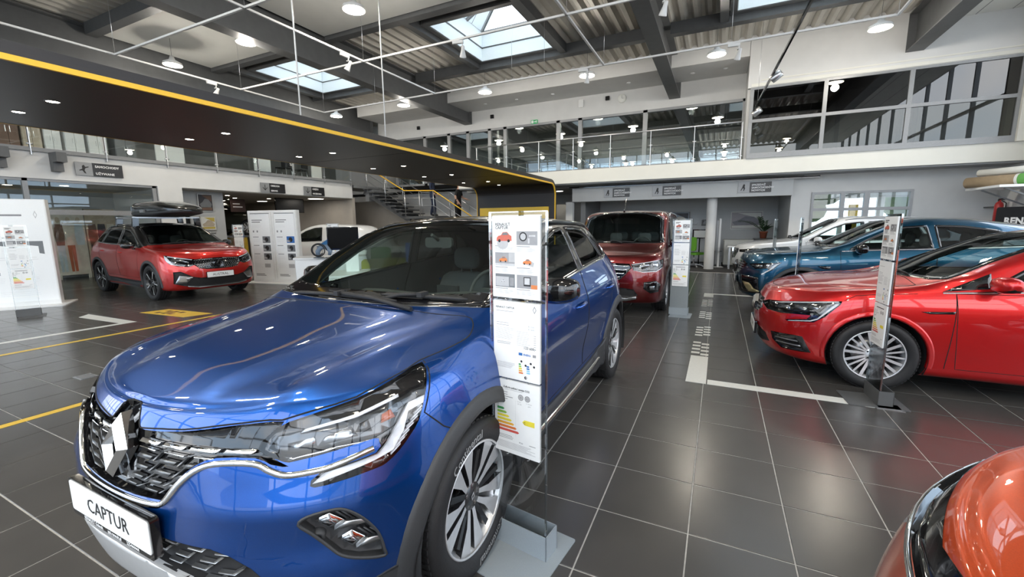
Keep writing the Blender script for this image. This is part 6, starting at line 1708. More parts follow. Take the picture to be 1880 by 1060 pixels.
# small spots in the bulkhead (reflector pairs)
for k, x in enumerate((-10.2, -8.2, -6.9, -5.5, -2.9, -1.0, -.1)):
    t = thing('bulkhead_spot', 'small twin reflector spot in the white bulkhead, %s from the left' % ORD[k], 'spotlight', (x, 14.75, 5.98), 0, 'small spots in the bulkhead')
    MB().lathe([(.07, 0), (.075, -.008), (.06, -.010), (.05, 0)], (0, 0, 0), 'z', 16).build('ring', M_WHITEMETAL, t)
    MB().lathe([(.001, -.004), (.05, -.004)], (0, 0, 0), 'z', 12).build('reflector', M_CHROME, t, fix=False)
# wall fittings over the gallery
for x, z, l in ((-11.9, 5.55, 'at the far left'), (-8.3, 5.62, 'left of the green exit sign'), (-3.75, 5.72, 'beside the pale clock')): MB().rbox(x - .07, x + .07, 15.44, 15.5, z, z + .14, .01, 2, 0, 'y').build('wall_speaker', M_GLOSSBLK, None, label='small black square speaker high on the gallery wall, ' + l, category='speaker', group='black square speakers on the gallery wall')
MB().rbox(-4.78, -4.60, 15.42, 15.5, 5.6, 5.86, .03, 3, 0, 'y').build('motion_sensor', M_WHITEMETAL, None, label='pale grey wall box beside a black square speaker, gallery wall', category='wall box')
t = thing('wall_clock', 'round pale clock high on the white gallery wall', 'clock', (-3.25, 15.46, 5.72)); MB().lathe([(.001, -.03), (.12, -.03), (.14, -.01), (.14, .04)], (0, 0, 0), 'y', 24).build('case', M_PANEL, t); MB().box(-.005, .005, -.036, -.03, 0, .09).box(0, .06, -.036, -.03, -.004, .004).build('hands', M_STEELMID, t)
t = thing('exit_sign', 'green emergency exit sign on the white gallery wall', 'sign', (-6.5, 15.44, 5.3)); MB().rbox(-.13, .13, 0, .05, -.07, .07, .01, 2, 0, 'y').build('case', mat('exit green', (.01, .16, .05), rough=.4, emit=(.02, .5, .15), estr=.25), t)
MB().box(-.11, -.03, -.003, 0, -.05, .05).box(-.02, .05, -.003, 0, -.012, .012).prism([(.05, -.035), (.085, 0), (.05, .035)], -.003, 0, 'y').box(.09, .115, -.003, 0, -.04, .04).build('pictogram', M_WHITEPRINT, t)
# cable lamp on a black rail in front of the office box
t = thing('rail_spotlight', 'black hanging rail with brushed steel spot heads in front of the upper office', 'spotlight', (0, 0, 0))
pa, pb = Vector((1.15, 7.6, 4.95)), Vector((.62, 13.2, 4.35))
MB().bar(tuple(pa), tuple(pb), .035, .05).build('rail', M_GLOSSBLK, t)
for k, q in enumerate((.0, .62, 1.0)):
    p = pa.lerp(pb, q)
    h = MB(); h.lathe([(.001, -.12), (.075, -.12), (.08, -.11), (.08, .09), (.07, .10), (.001, .08)], (0, 0, 0), 'z', 20)
    o = h.build('head', M_ALU, t); o.location = p + Vector((.09, -.03, -.02)); o.rotation_euler = (.5, .9, .2)
for q in (.1, .9):
    p = pa.lerp(pb, q); MB().tube([tuple(p), (p.x, p.y, 6.42)], .004, 5).build('wire', M_ALU, t)
# signs on the lintel and on the left gallery edge
def sign(name, label, x, y, z, w, h, lines, rz, arrow, group):
    t = thing(name, label, 'sign', (x, y, z), rz, group)
    s = h
    MB().box(0, s, -.012, 0, 0, h).build('pale_panel', M_PANEL if not arrow else M_FRAME, t)
    MB().box(s, w, -.014, 0, 0, h).build('black_panel', M_BLKFOIL, t)
    k = MB()
    if arrow == 'down':
        k.box(s * .47, s * .53, -.016, -.012, h * .25, h * .8)
        k.prism([(s * .25, h * .47), (s * .5, h * .2), (s * .75, h * .47), (s * .75, h * .55), (s * .5, h * .3), (s * .25, h * .55)], -.016, -.012, 'y')
    else:
        a = [(.42, .78), (.52, .86), (.60, .74), (.56, .60), (.62, .42), (.52, .18), (.46, .20), (.50, .42), (.40, .44), (.28, .20), (.22, .24), (.34, .50)] if arrow == 'figure' else [(.40, .72), (.52, .80), (.58, .66), (.78, .70), (.78, .64), (.58, .56), (.52, .40), (.60, .16), (.50, .18), (.40, .38), (.22, .34), (.22, .40), (.40, .50)]
        k.prism([(s * p, h * q) for p, q in a], -.016, -.012, 'y')
    k.build('pictogram', M_INK, t)
    n = len(lines)
    for i, tx in enumerate(lines):
        zz = h * (.80 - i * (.62 / max(1, n - 1)) * .85) - .045
        lm = MB(); text_mesh(lm, tx, .075, lambda a, b: (s + .05 + a, -.0165, zz + b), align='LEFT', bold=.002); lm.build('sign_lettering', M_WHITEPRINT, t, fix=False)
for x, l in ((-3.62, 'left one of three over the office opening'), (-2.02, 'middle one of three over the office opening'), (.44, 'right one of three, above the white pillar and plant')):
    sign('hanging_sign', 'pale and black sales sign, ' + l, x, 14.74, 2.37, .86, .30, ('SPRZEDA\u017b', 'SAMOCHOD\u00d3W', 'NOWYCH'), 0, 'figure', 'sales signs on the lintel')
sign('hanging_sign', 'grey and black sign with a key pictogram, above the glass partition', -14.1, 4.93, 2.80, 1.02, .33, ('', ''), PI / 2, 'key', 'signs on the left gallery edge') if False else None
def sign_left(y, w, lines, arrow, label, zz=2.66):
    sign('hanging_sign', label, -14.12, y, zz, w, .32, lines, PI / 2, arrow, 'signs on the left gallery edge')
sign_left(4.95, .92, ('SAMOCHODY', 'U\u017bYWANE'), 'key', 'grey and black sign with a small figure, above the glass partition', 2.78)
sign_left(9.6, .92, ('OBS\u0141UGA', 'SERWIS'), 'down', 'grey and black sign with a down arrow, left of two above the info boards')
sign_left(11.3, .92, ('CZ\u0118\u015aCI', 'AKCESORIA'), 'down', 'grey and black sign with a down arrow, right of two near the stairs')
# gallery railing at the back
def railing(name, label, p0, p1, n, z, h=1.05, glassy=True):
    p0, p1 = Vector(p0), Vector(p1); d = (p1 - p0); L = d.length
    t = thing(name, label, 'railing', (p0.x, p0.y, z), math.atan2(d.y, d.x))
    MB().tube([(0, 0, h), (L, 0, h)], .021, 10).build('handrail', M_ALU, t)
    MB().box(0, L, -.03, .03, -.02, .05).build('base_channel', M_STEELMID, t)
    for k in range(n):
        x = L * k / (n - 1)
        MB().box(x - .008, x + .008, -.045, .025, -.12, h - .01).build('post', M_ALU, t)
        for zz in (.12, .62): MB().tube([(x - .05, -.02, zz), (x + .05, -.02, zz)], .018, 8).build('clamp', M_ALU, t)
        if k < n - 1: MB().box(x + .03, x + L / (n - 1) - .03, .0, .01, .07, h - .12).build('glass_panel', M_PANE, t)
    return t
railing('gallery_railing', 'steel and glass railing along the back gallery edge', (-8.2, 14.06, 0), (.42, 14.06, 0), 8, 3.24)
# floor markings: taped bays (each strip a thing laid on the tiles)
def tape(name, label, x0, x1, y0, y1, m, group=None):
    o = MB().box(x0, x1, y0, y1, 0.0002, .0016).build(name, m); return tag(o, label, 'floor marking', group)
tape('white_strip', 'long white floor strip along the near side of the red estate bay', -.02, 1.23, 4.24, 4.37, M_WHITETAPE)
tape('white_block', 'broad white floor block at the near corner of the right bay', -.21, -.03, 4.24, 5.14, M_WHITETAPE)
tape('white_strip', 'white floor strip at the far end of the right bay, by the teal car', -.21, 1.1, 9.80, 9.93, M_WHITETAPE)
tape('white_block', 'small white floor block at the far corner of the right bay', -.21, -.03, 9.42, 9.80, M_WHITETAPE)
ck = thing('checker_marking', 'broken white checker dashes on the floor between block and far corner', 'floor marking', (0, 0, 0))
y = 5.2
for grp, (ya, n) in enumerate(((5.24, 4), (6.10, 4), (7.30, 4), (8.35, 5))):
    for k in range(n):
        MB().box(-.215, -.125, ya + k * .155, ya + k * .155 + .07, .0002, .0016).build('dash', M_WHITETAPE, ck)
        MB().box(-.115, -.03, ya + k * .155 + (-.055 if grp % 2 == 0 else .055), ya + k * .155 + .07 + (-.055 if grp % 2 == 0 else .055), .0002, .0016).build('dash', M_WHITETAPE, ck)
tape('yellow_strip', 'near yellow floor strip that meets the blue car', -4.935, -4.855, -3.9, 3.4, M_YELTAPE)
tape('yellow_strip', 'far yellow floor strip under the dark portal', -7.74, -7.66, -3.9, 9.6, M_YELTAPE)
o = MB().prism([(-8.58, 1.9), (-8.46, 1.9), (-8.40, 3.40), (-9.95, 3.36), (-9.75, 3.16), (-8.52, 3.22)], .0002, .0016, 'z').build('white_bracket', M_WHITETAPE)
tag(o, 'white angled floor marking left of the blue car', 'floor marking')
# the yellow stencilled tag
o = MB(); 
def cellrect(a0, a1, b0, b1):
    P = Vector((-9.25, 3.80)); ux = Vector((.95, .08)); vx = Vector((.12, .40))
    return [tuple(P + ux * a + vx * b) for a, b in ((a0, b0), (a1, b0), (a1, b1), (a0, b1))]
for r in ((0, .22, 0, 1), (.78, 1.25, 0, 1), (.22, .78, 0, .2), (.22, .78, .8, 1), (.34, .40, .2, .8), (.52, .58, .2, .8), (.70, .78, .2, .8), (.22, .34, .42, .58), (.58, .70, .42, .58)):
    o.prism(cellrect(*r), .0002, .0016, 'z')
o = o.build('yellow_tag', M_YELTAPE); tag(o, 'yellow stencilled floor tag in front of the red SUV with roof box', 'floor marking', kind='stuff') if False else tag(o, 'yellow stencilled floor tag in front of the red SUV with roof box', 'floor marking')
for (x, y, l) in ((-5.77, 1.85, 'steel floor socket lid left of the blue car'), (1.33, 4.30, 'steel floor socket lid at the end of the white strip')):
    t = thing('floor_socket', l, 'floor socket', (x, y, 0)); MB().box(-.09, .09, -.07, .07, .0003, .004).build('rim', M_ALU, t); MB().box(-.075, .075, -.055, .055, .004, .006).build('lid', M_STEELMID, t)
# ------------------------------------------------------------------ left side: gallery, rooms under it, stairs
struct(MB().box(-26, -14.2, -4, 13.7, 2.68, 3.22).build('slab', M_GREYWALL))
struct(MB().box(-14.24, -14.15, -4, 13.7, 2.64, 3.24).build('trim_6', M_WHITE))
struct(MB().box(-14.26, -14.08, -4, 13.7, 3.24, 3.30).build('trim_7', M_STEELMID))
struct(MB().box(-26, -14.24, -4, 13.7, 2.62, 2.68).build('ceiling_left', mat('warm white ceiling', (.50, .47, .42), rough=.8, noise=.03, nscale=2)))
struct(MB().box(-26.2, -26, -4, 20, 0, 6.6).build('wall_left', M_WARM))
struct(MB().box(-26, -9, 17.2, 17.4, 0, 6.6).build('wall_stairs', M_WHITE))
struct(MB().box(-26, -14.2, 13.7, 13.85, 0, 2.68).build('wall_room_end', M_WARM))
struct(MB().box(-26.0, -9.0, 17.1, 17.2, 3.02, 3.12).build('trim_8', M_GLOSSBLK))
for y in (3.72, 4.62):
    MB().box(-14.15, -13.75, y - .09, y + .09, 3.02, 3.24).prism([(y - .09, 2.82), (y + .09, 2.82), (y + .09, 3.02), (y - .09, 3.02)], -14.15, -13.98, 'x').build('trim_9', M_STEEL, kind='structure')
# glass partition
gp = MB()
gp.box(-14.26, -14.18, 1.0, 6.6, 2.58, 2.66).box(-14.26, -14.16, 1.0, 6.6, 1.82, 1.94)
for y in (1.05, 4.08, 6.55): gp.box(-14.26, -14.18, y - .045, y + .045, 0, 2.64)
gp = struct(gp.build('window_6', M_FRAME))
for a, b in ((1.1, 4.03), (4.13, 6.5)):
    MB().box(-14.225, -14.215, a, b, 1.94, 2.58).build('pane', M_PANE, gp); MB().box(-14.225, -14.215, a, b, .02, 1.82).build('pane', M_PANE, gp)
struct(MB().box(-14.34, -14.14, 6.62, 7.22, 0, 2.64).build('pillar', M_WHITE))
struct(MB().box(-15.1, -15.0, 7.2, 8.85, 0, 2.62).build('wall_posters', M_GREYWALL))
struct(MB().box(-26, -15.0, 7.1, 7.2, 0, 2.62).build('wall_room_side', M_WHITE))
struct(MB().box(-18.0, -17.9, 1.0, 7.1, 0, 2.62).build('wall_mural', M_GREYWALL))
struct(MB().box(-22.1, -22, 7.2, 13.7, 0, 2.62).build('wall_cream', mat('cream wall paint', (.62, .50, .30), rough=.7, noise=.04, nscale=2)))
# the mural: tall printed panels of standing people (plain shapes)
PC = [mat('mural ' + n, c, rough=.5, noise=.15, nscale=5) for n, c in (('rust', (.42, .13, .06)), ('pale blue', (.50, .58, .62)), ('sand', (.48, .40, .30)), ('brown', (.16, .09, .06)), ('ivory', (.62, .58, .50)), ('dark', (.05, .05, .06)))]
for k, y0 in enumerate((4.6, 5.35, 6.1)):
    t = thing('mural_panel', ('tall printed panel of standing people in the glass room, nearest the white board', 'tall printed panel of standing people in the glass room, middle one', 'tall printed panel of standing people in the glass room, beside the red SUV')[k], 'mural', (-17.3, y0, 0), 0, 'printed panels in the glass room')
    MB().box(-.05, 0, .0, .72, .12, 2.08).box(-.05, 0, 0, .06, 0, .12).box(-.05, 0, .66, .72, 0, .12).build('board', PC[2 if k != 1 else 4], t)
    rnd = random.Random(k + 3)
    p = MB()
    for j in range(3):
        c = .14 + j * .22; b_ = .22; w = .085; ms = [0, 1, 3, 4, 5]
        a1, a2 = rnd.choice(ms), rnd.choice(ms)
        p.prism([(c - w * .8, b_), (c - w * .1, b_), (c, .9), (c + w * .2, b_), (c + w * .9, b_), (c + w, 1.05), (c - w, 1.05)], .001, .003, 'x', a1)
        p.prism([(c - w, 1.0), (c + w, 1.0), (c + w * 1.3, 1.3), (c + w, 1.62), (c - w, 1.62), (c - w * 1.3, 1.3)], .001, .0035, 'x', a2)
        p.prism([(c + .05 * math.cos(q), 1.74 + .085 * math.sin(q)) for q in np.linspace(0, 6.28, 13)[:-1]], .001, .003, 'x', 2)
    p.build('printed_figures', PC, t, kind='stuff')
# framed pictures on the grey wall
def picture(x, y, z, w, h, label, cols, facing='x', group=None, frame_m=None):
    t = thing('framed_picture', label, 'picture', (x, y, z), PI / 2 if facing == 'x' else 0, group)
    MB().box(-w / 2, w / 2, -.03, 0, -h / 2, h / 2).build('frame', frame_m or M_STEELMID, t)
    MB().box(-w / 2 + .025, w / 2 - .025, -.032, -.03, -h / 2 + .025, h / 2 - .025).build('mount', cols[0], t)
    m = MB(); a, b = w / 2 - .05, h / 2 - .05
    m.prism([(-a, -b * .2), (-a * .5, b * .1), (-a * .1, b * .55), (a * .5, b * .5), (a * .85, b * .05), (a, -b * .2), (a * .8, -b * .6), (-a * .8, -b * .6)], -.0335, -.032, 'y', 0)
    m.prism([(-a, -b), (a, -b), (a, -b * .62), (-a, -b * .7)], -.0335, -.032, 'y', 1)
    m.prism([(a * .2, b * .6), (a, b * .2), (a, b), (-a * .6, b)], -.0335, -.032, 'y', 1)
    m.build('print', [cols[1], cols[2]], t, kind='stuff')
    return t
picture(-14.97, 8.26, 2.27, .46, .56, 'dark framed car picture, upper of two on the grey wall left of the opening', (PC[5], M_STEELMID, PC[3]), frame_m=M_ALU)
picture(-14.97, 8.28, 1.62, .48, .46, 'pale framed car picture with yellow tints, lower of two on the grey wall', (M_PANEL, PC[2], mat('mural yellow', (.55, .42, .08), rough=.5, noise=.1)), frame_m=M_ALU)
o = MB().box(-14.99, -14.98, 8.06, 8.5, 1.28, 1.31).box(-14.99, -14.98, 8.06, 8.5, .95, .97).build('wall_strip', M_STEEL, kind='stuff'); tag(o, 'dark strips below the lower framed picture', 'strip')
t = thing('wall_screen', 'black flat screen on the grey wall behind the roof box', 'screen', (-14.96, 7.52, 1.75), PI / 2); MB().box(-.24, .24, -.05, 0, -.22, .22).build('case', M_STEELMID, t); MB().box(-.21, .21, -.053, -.05, -.19, .19).build('glass', M_GLOSSBLK, t)
t = thing('ceiling_screen', 'large black television hung from the ceiling under the left gallery', 'television', (-16.0, 12.05, 2.05), PI / 2); MB().box(-.64, .64, -.06, 0, 0, .57).box(-.06, .06, -.02, .02, .57, .62).build('case', M_GLOSSBLK, t); MB().box(-.61, .61, -.064, -.06, .03, .54).build('glass', M_BLKFOIL, t)
for k, (y, l) in enumerate(((10.5, 'dark hanging sign over the dark car in the workshop'), (11.55, 'dark hanging sign left of the black television'))):
    t = thing('workshop_sign', l, 'sign', (-17.6, y * .946, 2.09), PI / 2, 'dark signs in the workshop'); MB().box(-.30, .30, -.02, .02, 0, .5).build('panel', mat('dark brown sign', (.05, .025, .022), rough=.5, noise=.1), t)
    MB().box(-.2, .08, -.024, -.02, .30, .335).build('print_line', M_WHITEPRINT, t); MB().box(-.2, .18, -.024, -.02, .18, .215).build('print_line', M_WHITEPRINT, t)
# recessed round lamps in the low ceiling
def low_lamp(x, y, r, label):
    t = thing('ceiling_light', label, 'lamp', (x, y, 2.62), 0, 'flush lamps under the left gallery'); MB().lathe([(r + .02, 0), (r + .02, -.012), (r, -.014)], (0, 0, 0), 'z', 20).build('ring', M_WHITEMETAL, t)
    MB().lathe([(.001, -.010), (r, -.010)], (0, 0, 0), 'z', 20).build('glow', M_SPOTON if r < .2 else emitter('flat lamp glow', (1, .93, .82), 9), t, fix=False)
for k, (x, y, r) in enumerate(((-15.6, 5.2, .09), (-16.4, 4.4, .09), (-16.0, 9.6, .08), (-17.2, 10.6, .08), (-18.2, 11.0, .08), (-19.3, 11.4, .08), (-16.6, 11.6, .08), (-16.4, 12.6, .08), (-15.2, 12.7, .30), (-18.5, 12.6, .2))):
    low_lamp(x, y, r, ('flush lamp in the glass room ceiling, right one', 'flush lamp in the glass room ceiling, left one', 'flush lamp at the front edge of the workshop ceiling', 'flush lamp in the workshop ceiling, second in the row', 'flush lamp in the workshop ceiling, third in the row', 'flush lamp in the workshop ceiling, deepest in the row', 'flush lamp left of the black television', 'flush lamp right of the black television', 'large flat round ceiling lamp beside the stairs', 'medium flat round lamp deep in the workshop')[k])
# things on the upper left gallery, seen below the portal
struct(MB().box(-19.0, -18.9, -4, 17.2, 3.22, 6.4).build('wall_gallery', mat('dim gallery wall', (.16, .165, .155), rough=.8, noise=.1, nscale=2)))
def slab_thing(name, label, cat, x, y0, y1, h, m, group=None, d=.4, z=3.22):
    t = thing(name, label, cat, (x, (y0 + y1) / 2, z), PI / 2, group); w = y1 - y0
    MB().rbox(-w / 2, w / 2, 0, d, .04, h, .01, 2).box(-w / 2 + .02, w / 2 - .02, .02, d - .02, 0, .04).build('carcass', m, t)
    MB().box(-w / 2 + .012, -.004, -.018, 0, .06, h - .02).build('door', m, t); MB().box(.004, w / 2 - .012, -.018, 0, .06, h - .02).build('door', m, t)
    for s in (-1, 1): MB().box(s * .04 - .006, s * .04 + .006, -.03, -.018, h * .45, h * .55).build('handle', M_ALU, t)
for k, (a, b, h, m, l) in enumerate(((4.3, 4.68, 1.5, PC[3], 'brown cupboard on the left gallery'), (4.72, 5.08, 1.4, PC[2], 'sand coloured cupboard on the left gallery'), (5.12, 5.45, 1.3, M_WHITEMETAL, 'white cupboard on the left gallery, nearest of three'), (5.52, 5.93, 1.3, M_WHITEMETAL, 'white cupboard on the left gallery, middle of three'), (6.0, 6.42, 1.3, M_WHITEMETAL, 'white cupboard on the left gallery, far one of three'), (6.6, 7.1, 1.2, M_STEELMID, 'dark grey cupboard on the left gallery'))):
    slab_thing('gallery_cupboard', l, 'cupboard', -16.1, a, b, h, m, 'cupboards on the left gallery')
def easel(x, y, w, h, label):
    t = thing('gallery_board', label, 'board', (x, y, 3.22), PI / 2, 'white boards on the left gallery')
    MB().box(-w / 2, w / 2, -.02, .02, .25, .25 + h).build('panel', M_WHITEMETAL, t)
    for s in (-1, 1): MB().box(s * w * .4 - .015, s * w * .4 + .015, -.015, .015, 0, .25).box(s * w * .4 - .02, s * w * .4 + .02, -.16, .16, 0, .02).build('foot', M_STEELMID, t)
easel(-15.6, 7.75, .78, 1.0, 'white board on the left gallery with a small plant print'); easel(-15.0, 10.35, .62, .75, 'white board on the left gallery above the arrow signs'); easel(-15.4, 13.0, .5, .8, 'white board on the left gallery next to the stair head')
def wire_chair(x, y, rz, label, z):
    t = thing('gallery_chair', label, 'chair', (x, y, z), rz, 'chairs on the left gallery')
    MB().rbox(-.22, .22, -.22, .22, .44, .47, .05).build('seat', M_MATTBLK, t)
    MB().rbox(-.21, .21, .20, .23, .52, .85, .04, 3, 0, 'y').build('backrest', M_MATTBLK, t)
    for a, b in ((-1, -1), (1, -1), (1, 1), (-1, 1)): MB().tube([(a * .17, b * .17, .44), (a * .24, b * .24, 0)], .012, 6).build('leg', M_ALU, t)
wire_chair(-15.0, 11.2, .4, 'dark chair with splayed steel legs behind the gallery glass', 3.22); wire_chair(-15.1, 11.95, -1.2, 'dark chair with splayed steel legs next to the stair head', 3.22)
railing('gallery_railing', 'steel and glass railing along the left gallery edge', (-14.12, 2.9, 0), (-14.12, 13.6, 0), 9, 3.28)
# stairs
st = thing('staircase', 'dark steel staircase with open treads and a half landing', 'staircase', (0, 0, 0))
SY0, SY1 = 14.3, 15.5
struct(MB().box(-15.6, -14.2, 13.85, 15.6, 3.10, 3.22).build('slab', M_STEELMID))
for k in range(8):
    x = -14.15 + k * .29; z = 3.10 - k * .155
    MB().box(x, x + .36, SY0, SY1, z - .045, z).box(x, x + .04, SY0 + .05, SY1 - .05, z - .14, z - .045).build('tread', M_STEEL, st)
MB().box(-11.85, -10.35, SY0, SY1 + .1, 1.76, 1.86).build('landing', M_STEEL, st)
for k in range(11):
    x = -10.35 + k * .29; z = 1.86 - (k + 1) * .155
    MB().box(x, x + .34, SY0, SY1, z - .045, z).build('tread', M_STEEL, st)
for y in (SY0 + .25, SY1 - .25):
    MB().bar((-14.3, y, 2.98), (-11.8, y, 1.70), .08, .22).build('stringer', M_STEEL, st)
    MB().bar((-10.4, y, 1.68), (-7.3, y, .03), .08, .22).build('stringer', M_STEEL, st)
MB().box(-14.2, -13.75, SY0 + .2, SY1 - .2, 2.75, 3.05).box(-14.2, -14.0, SY0 + .2, SY1 - .2, 2.55, 2.75).build('bracket', M_STEELMID, st)
MB().box(-11.7, -11.5, SY0 + .5, SY1 - .5, .006, 1.76).build('column', M_STEEL, st)
for y in (SY0 + .03, SY1 - .03):
    pts = [(-14.1, y, 4.12), (-11.9, y, 2.92), (-10.4, y, 2.86), (-7.3, y, 1.0)]
    MB().tube(pts, .022, 8).build('handrail', M_YELLOW if y < 15 else M_ALU, st)
    for o_ in (.3, .6): MB().tube([(a, b, c - o_) for a, b, c in pts], .010, 6).build('rail', M_ALU, st)
    for x, zb, zt in ((-13.9, 3.0, 4.0), (-12.9, 2.45, 3.46), (-11.85, 1.86, 2.9), (-11.1, 1.86, 2.89), (-10.4, 1.86, 2.86), (-9.4, 1.2, 2.25), (-8.4, .7, 1.65)):
        MB().tube([(x, y, zb), (x - .04, y, zt)], .016, 8).build('baluster', M_ALU, st)
# round-ended white wall under the stair head
pl = [(-17.5, 0), (-10.9, 0), (-10.9, .9), (-11.05, 1.25), (-11.35, 1.52), (-11.8, 1.66), (-14.3, 2.62), (-17.5, 2.62)]
struct(MB().prism(pl, 15.72, 15.84, 'y').build('wall_under_stairs', M_WARM))
MB().box(-13.2, -12.2, 15.69, 15.72, 1.18, 1.30).build('trim_10', M_STEELMID, kind='structure')
# ------------------------------------------------------------------ two people on the stairs
M_SKIN = mat('skin', (.55, .33, .24), rough=.55, noise=.06, nscale=30)
M_HAIR = mat('dark hair', (.03, .02, .015), rough=.7, noise=.3, nscale=80)
M_NAVY = mat('navy cloth', (.018, .026, .055), rough=.9, noise=.2, nscale=60, bump=.2)
M_BLKCLOTH = mat('black cloth', (.014, .014, .016), rough=.9, noise=.2, nscale=60, bump=.2)
M_SHOE = mat('dark shoe leather', (.02, .018, .017), rough=.5, noise=.2)
def person(loc, rz, label, J, top, bottom, sleeve_long=True):
    """one skinned figure; J: joint -> (x, y, z) with the pelvis at the origin of pose, facing -y"""
    t = thing('person', label, 'person', loc, rz)
    order = [('pelvis', None, .135), ('spine', 'pelvis', .135), ('chest', 'spine', .155), ('neck', 'chest', .06), ('head', 'neck', .085), ('crown', 'head', .075)]
    for s in 'lr':
        order += [('sh' + s, 'chest', .07), ('el' + s, 'sh' + s, .048), ('wr' + s, 'el' + s, .033), ('ha' + s, 'wr' + s, .04),
                  ('hip' + s, 'pelvis', .12), ('kn' + s, 'hip' + s, .085), ('an' + s, 'kn' + s, .062), ('toe' + s, 'an' + s, .038)]
    names = [o[0] for o in order]
    me = bpy.data.meshes.new('body')
    me.from_pydata([J[n] for n in names], [(names.index(p), i) for i, (n, p, r) in enumerate(order) if p], [])
    o = bpy.data.objects.new('body', me); COL.objects.link(o)
    md = o.modifiers.new('s', 'SKIN'); sb = o.modifiers.new('d', 'SUBSURF'); sb.levels = 2
    for i, (n, p, r) in enumerate(order):
        k = me.skin_vertices[0].data[i]; k.radius = (r, r * (.72 if n in ('pelvis', 'spine', 'chest') else 1)); k.use_root = (n == 'pelvis')
    dg = bpy.context.evaluated_depsgraph_get(); dg.update()
    m2 = bpy.data.meshes.new_from_object(o.evaluated_get(dg))
    bpy.data.objects.remove(o); bpy.data.meshes.remove(me)
    for m in (top, bottom, M_SKIN, M_SHOE): m2.materials.append(m)
    waist = J['pelvis'][2] + .03; nk = J['neck'][2] - .02
    for p in m2.polygons:
        c = p.center; p.use_smooth = True
        dh = min((c - Vector(J['wr' + s])).length for s in 'lr'); dhand = min((c - Vector(J['ha' + s])).length for s in 'lr')
        del_ = min((c - Vector(J['el' + s])).length for s in 'lr')
        side = abs(c.x) > .2 and c.z > waist - .35
        if min((c - Vector(J['toe' + s])).length for s in 'lr') < .13 or min((c - Vector(J['an' + s])).length for s in 'lr') < .05: p.material_index = 3
        elif dhand < .09 or (not sleeve_long and (dh < .14 or del_ < .09)): p.material_index = 2
        elif c.z > nk: p.material_index = 2
        elif c.z > waist or side: p.material_index = 0
        else: p.material_index = 1
    b = bpy.data.objects.new('body', m2); COL.objects.link(b); b.parent = t
    h = Vector(J['head']); hm = MB(); fm = MB()
    hm.lathe([(.092 * math.cos(u) + .001, .115 * math.sin(u) + .035) for u in np.linspace(-.5, 1.57, 9)], (h.x, h.y + .016, h.z), 'z', 18); hm.build('hair', M_HAIR, t)
    fm.lathe([(.001, -.04), (.016, -.015), (.013, .03), (.001, .04)], (h.x, h.y - .095, h.z - .005), 'z', 8)
    for s in (-1, 1): fm.lathe([(.001, -.02), (.012, -.012), (.012, .02), (.001, .03)], (h.x + s * .088, h.y + .005, h.z), 'z', 8)
    fm.build('nose_and_ears', M_SKIN, t, kind='stuff')
    em = MB()
    for s in (-1, 1): em.lathe([(.001, -.008), (.012, 0), (.001, .008)], (h.x + s * .034, h.y - .082, h.z + .012), 'z', 8)
    em.box(h.x - .025, h.x + .025, h.y - .083, h.y - .075, h.z - .066, h.z - .058); em.build('eyes_and_mouth', M_HAIR, t, kind='stuff')
    for s in 'lr':
        w, hd = Vector(J['wr' + s]), Vector(J['ha' + s]); d = (hd - w).normalized(); u = d.cross(Vector((0, 1, .2))).normalized()
        fg = MB()
        for k in range(4):
            a = hd + u * (.017 * (k - 1.5)) + d * .02; L_ = (.06, .072, .068, .052)[k]
            fg.tube([a, a + d * L_ * .5 + Vector((0, -.004, 0)), a + d * L_ + Vector((0, -.02, 0))], [.0095, .009, .007], 6)
        a = w.lerp(hd, .6) + u * .03; fg.tube([a, a + d * .03 + u * .022, a + d * .06 + u * .02 + Vector((0, -.01, 0))], [.011, .010, .008], 6)
        fg.build('fingers', M_SKIN, t, kind='stuff')
    return t
def pose(hip=.92, lean=0, **kw):
    z = hip
    J = dict(pelvis=(0, 0, z), spine=(0, -.01 + lean * .3, z + .20), chest=(0, lean * .7, z + .42), neck=(0, lean, z + .58), head=(0, lean - .02, z + .72), crown=(0, lean - .01, z + .79))
    for s, d in (('l', 1), ('r', -1)):
        J['sh' + s] = (d * .17, lean * .85, z + .50); J['el' + s] = (d * .25, lean * .6 + .03, z + .23); J['wr' + s] = (d * .25, lean * .6 - .12, z + .03); J['ha' + s] = (d * .245, lean * .6 - .17, z - .05)
        J['hip' + s] = (d * .095, 0, z - .06); J['kn' + s] = (d * .10, -.02, z - .46); J['an' + s] = (d * .10, .03, .075); J['toe' + s] = (d * .115, -.13, .04)
    J.update(kw); return J

person((-10.95, 15.0, 1.86), PI * .62, 'person in navy jacket and trousers on the stair landing, seen from behind', pose(.93, 0, anl=(.10, .12, .075), toel=(.11, -.03, .04), anr=(-.1, -.08, .075), toer=(-.11, -.24, .04), knl=(.10, .0, .48), knr=(-.1, -.09, .48)), M_NAVY, M_NAVY)
person((-9.62, 14.85, 1.40), PI * .55, 'person in black T-shirt and black trousers on the lower flight, arm on the handrail', pose(.94, -.08, ell=(.24, -.10, 1.20), wrl=(.22, -.30, 1.12), hal=(.22, -.37, 1.10), anr=(-.1, .12, .075), toer=(-.11, -.03, .04), knr=(-.1, .02, .48)), M_BLKCLOTH, M_BLKCLOTH, False)
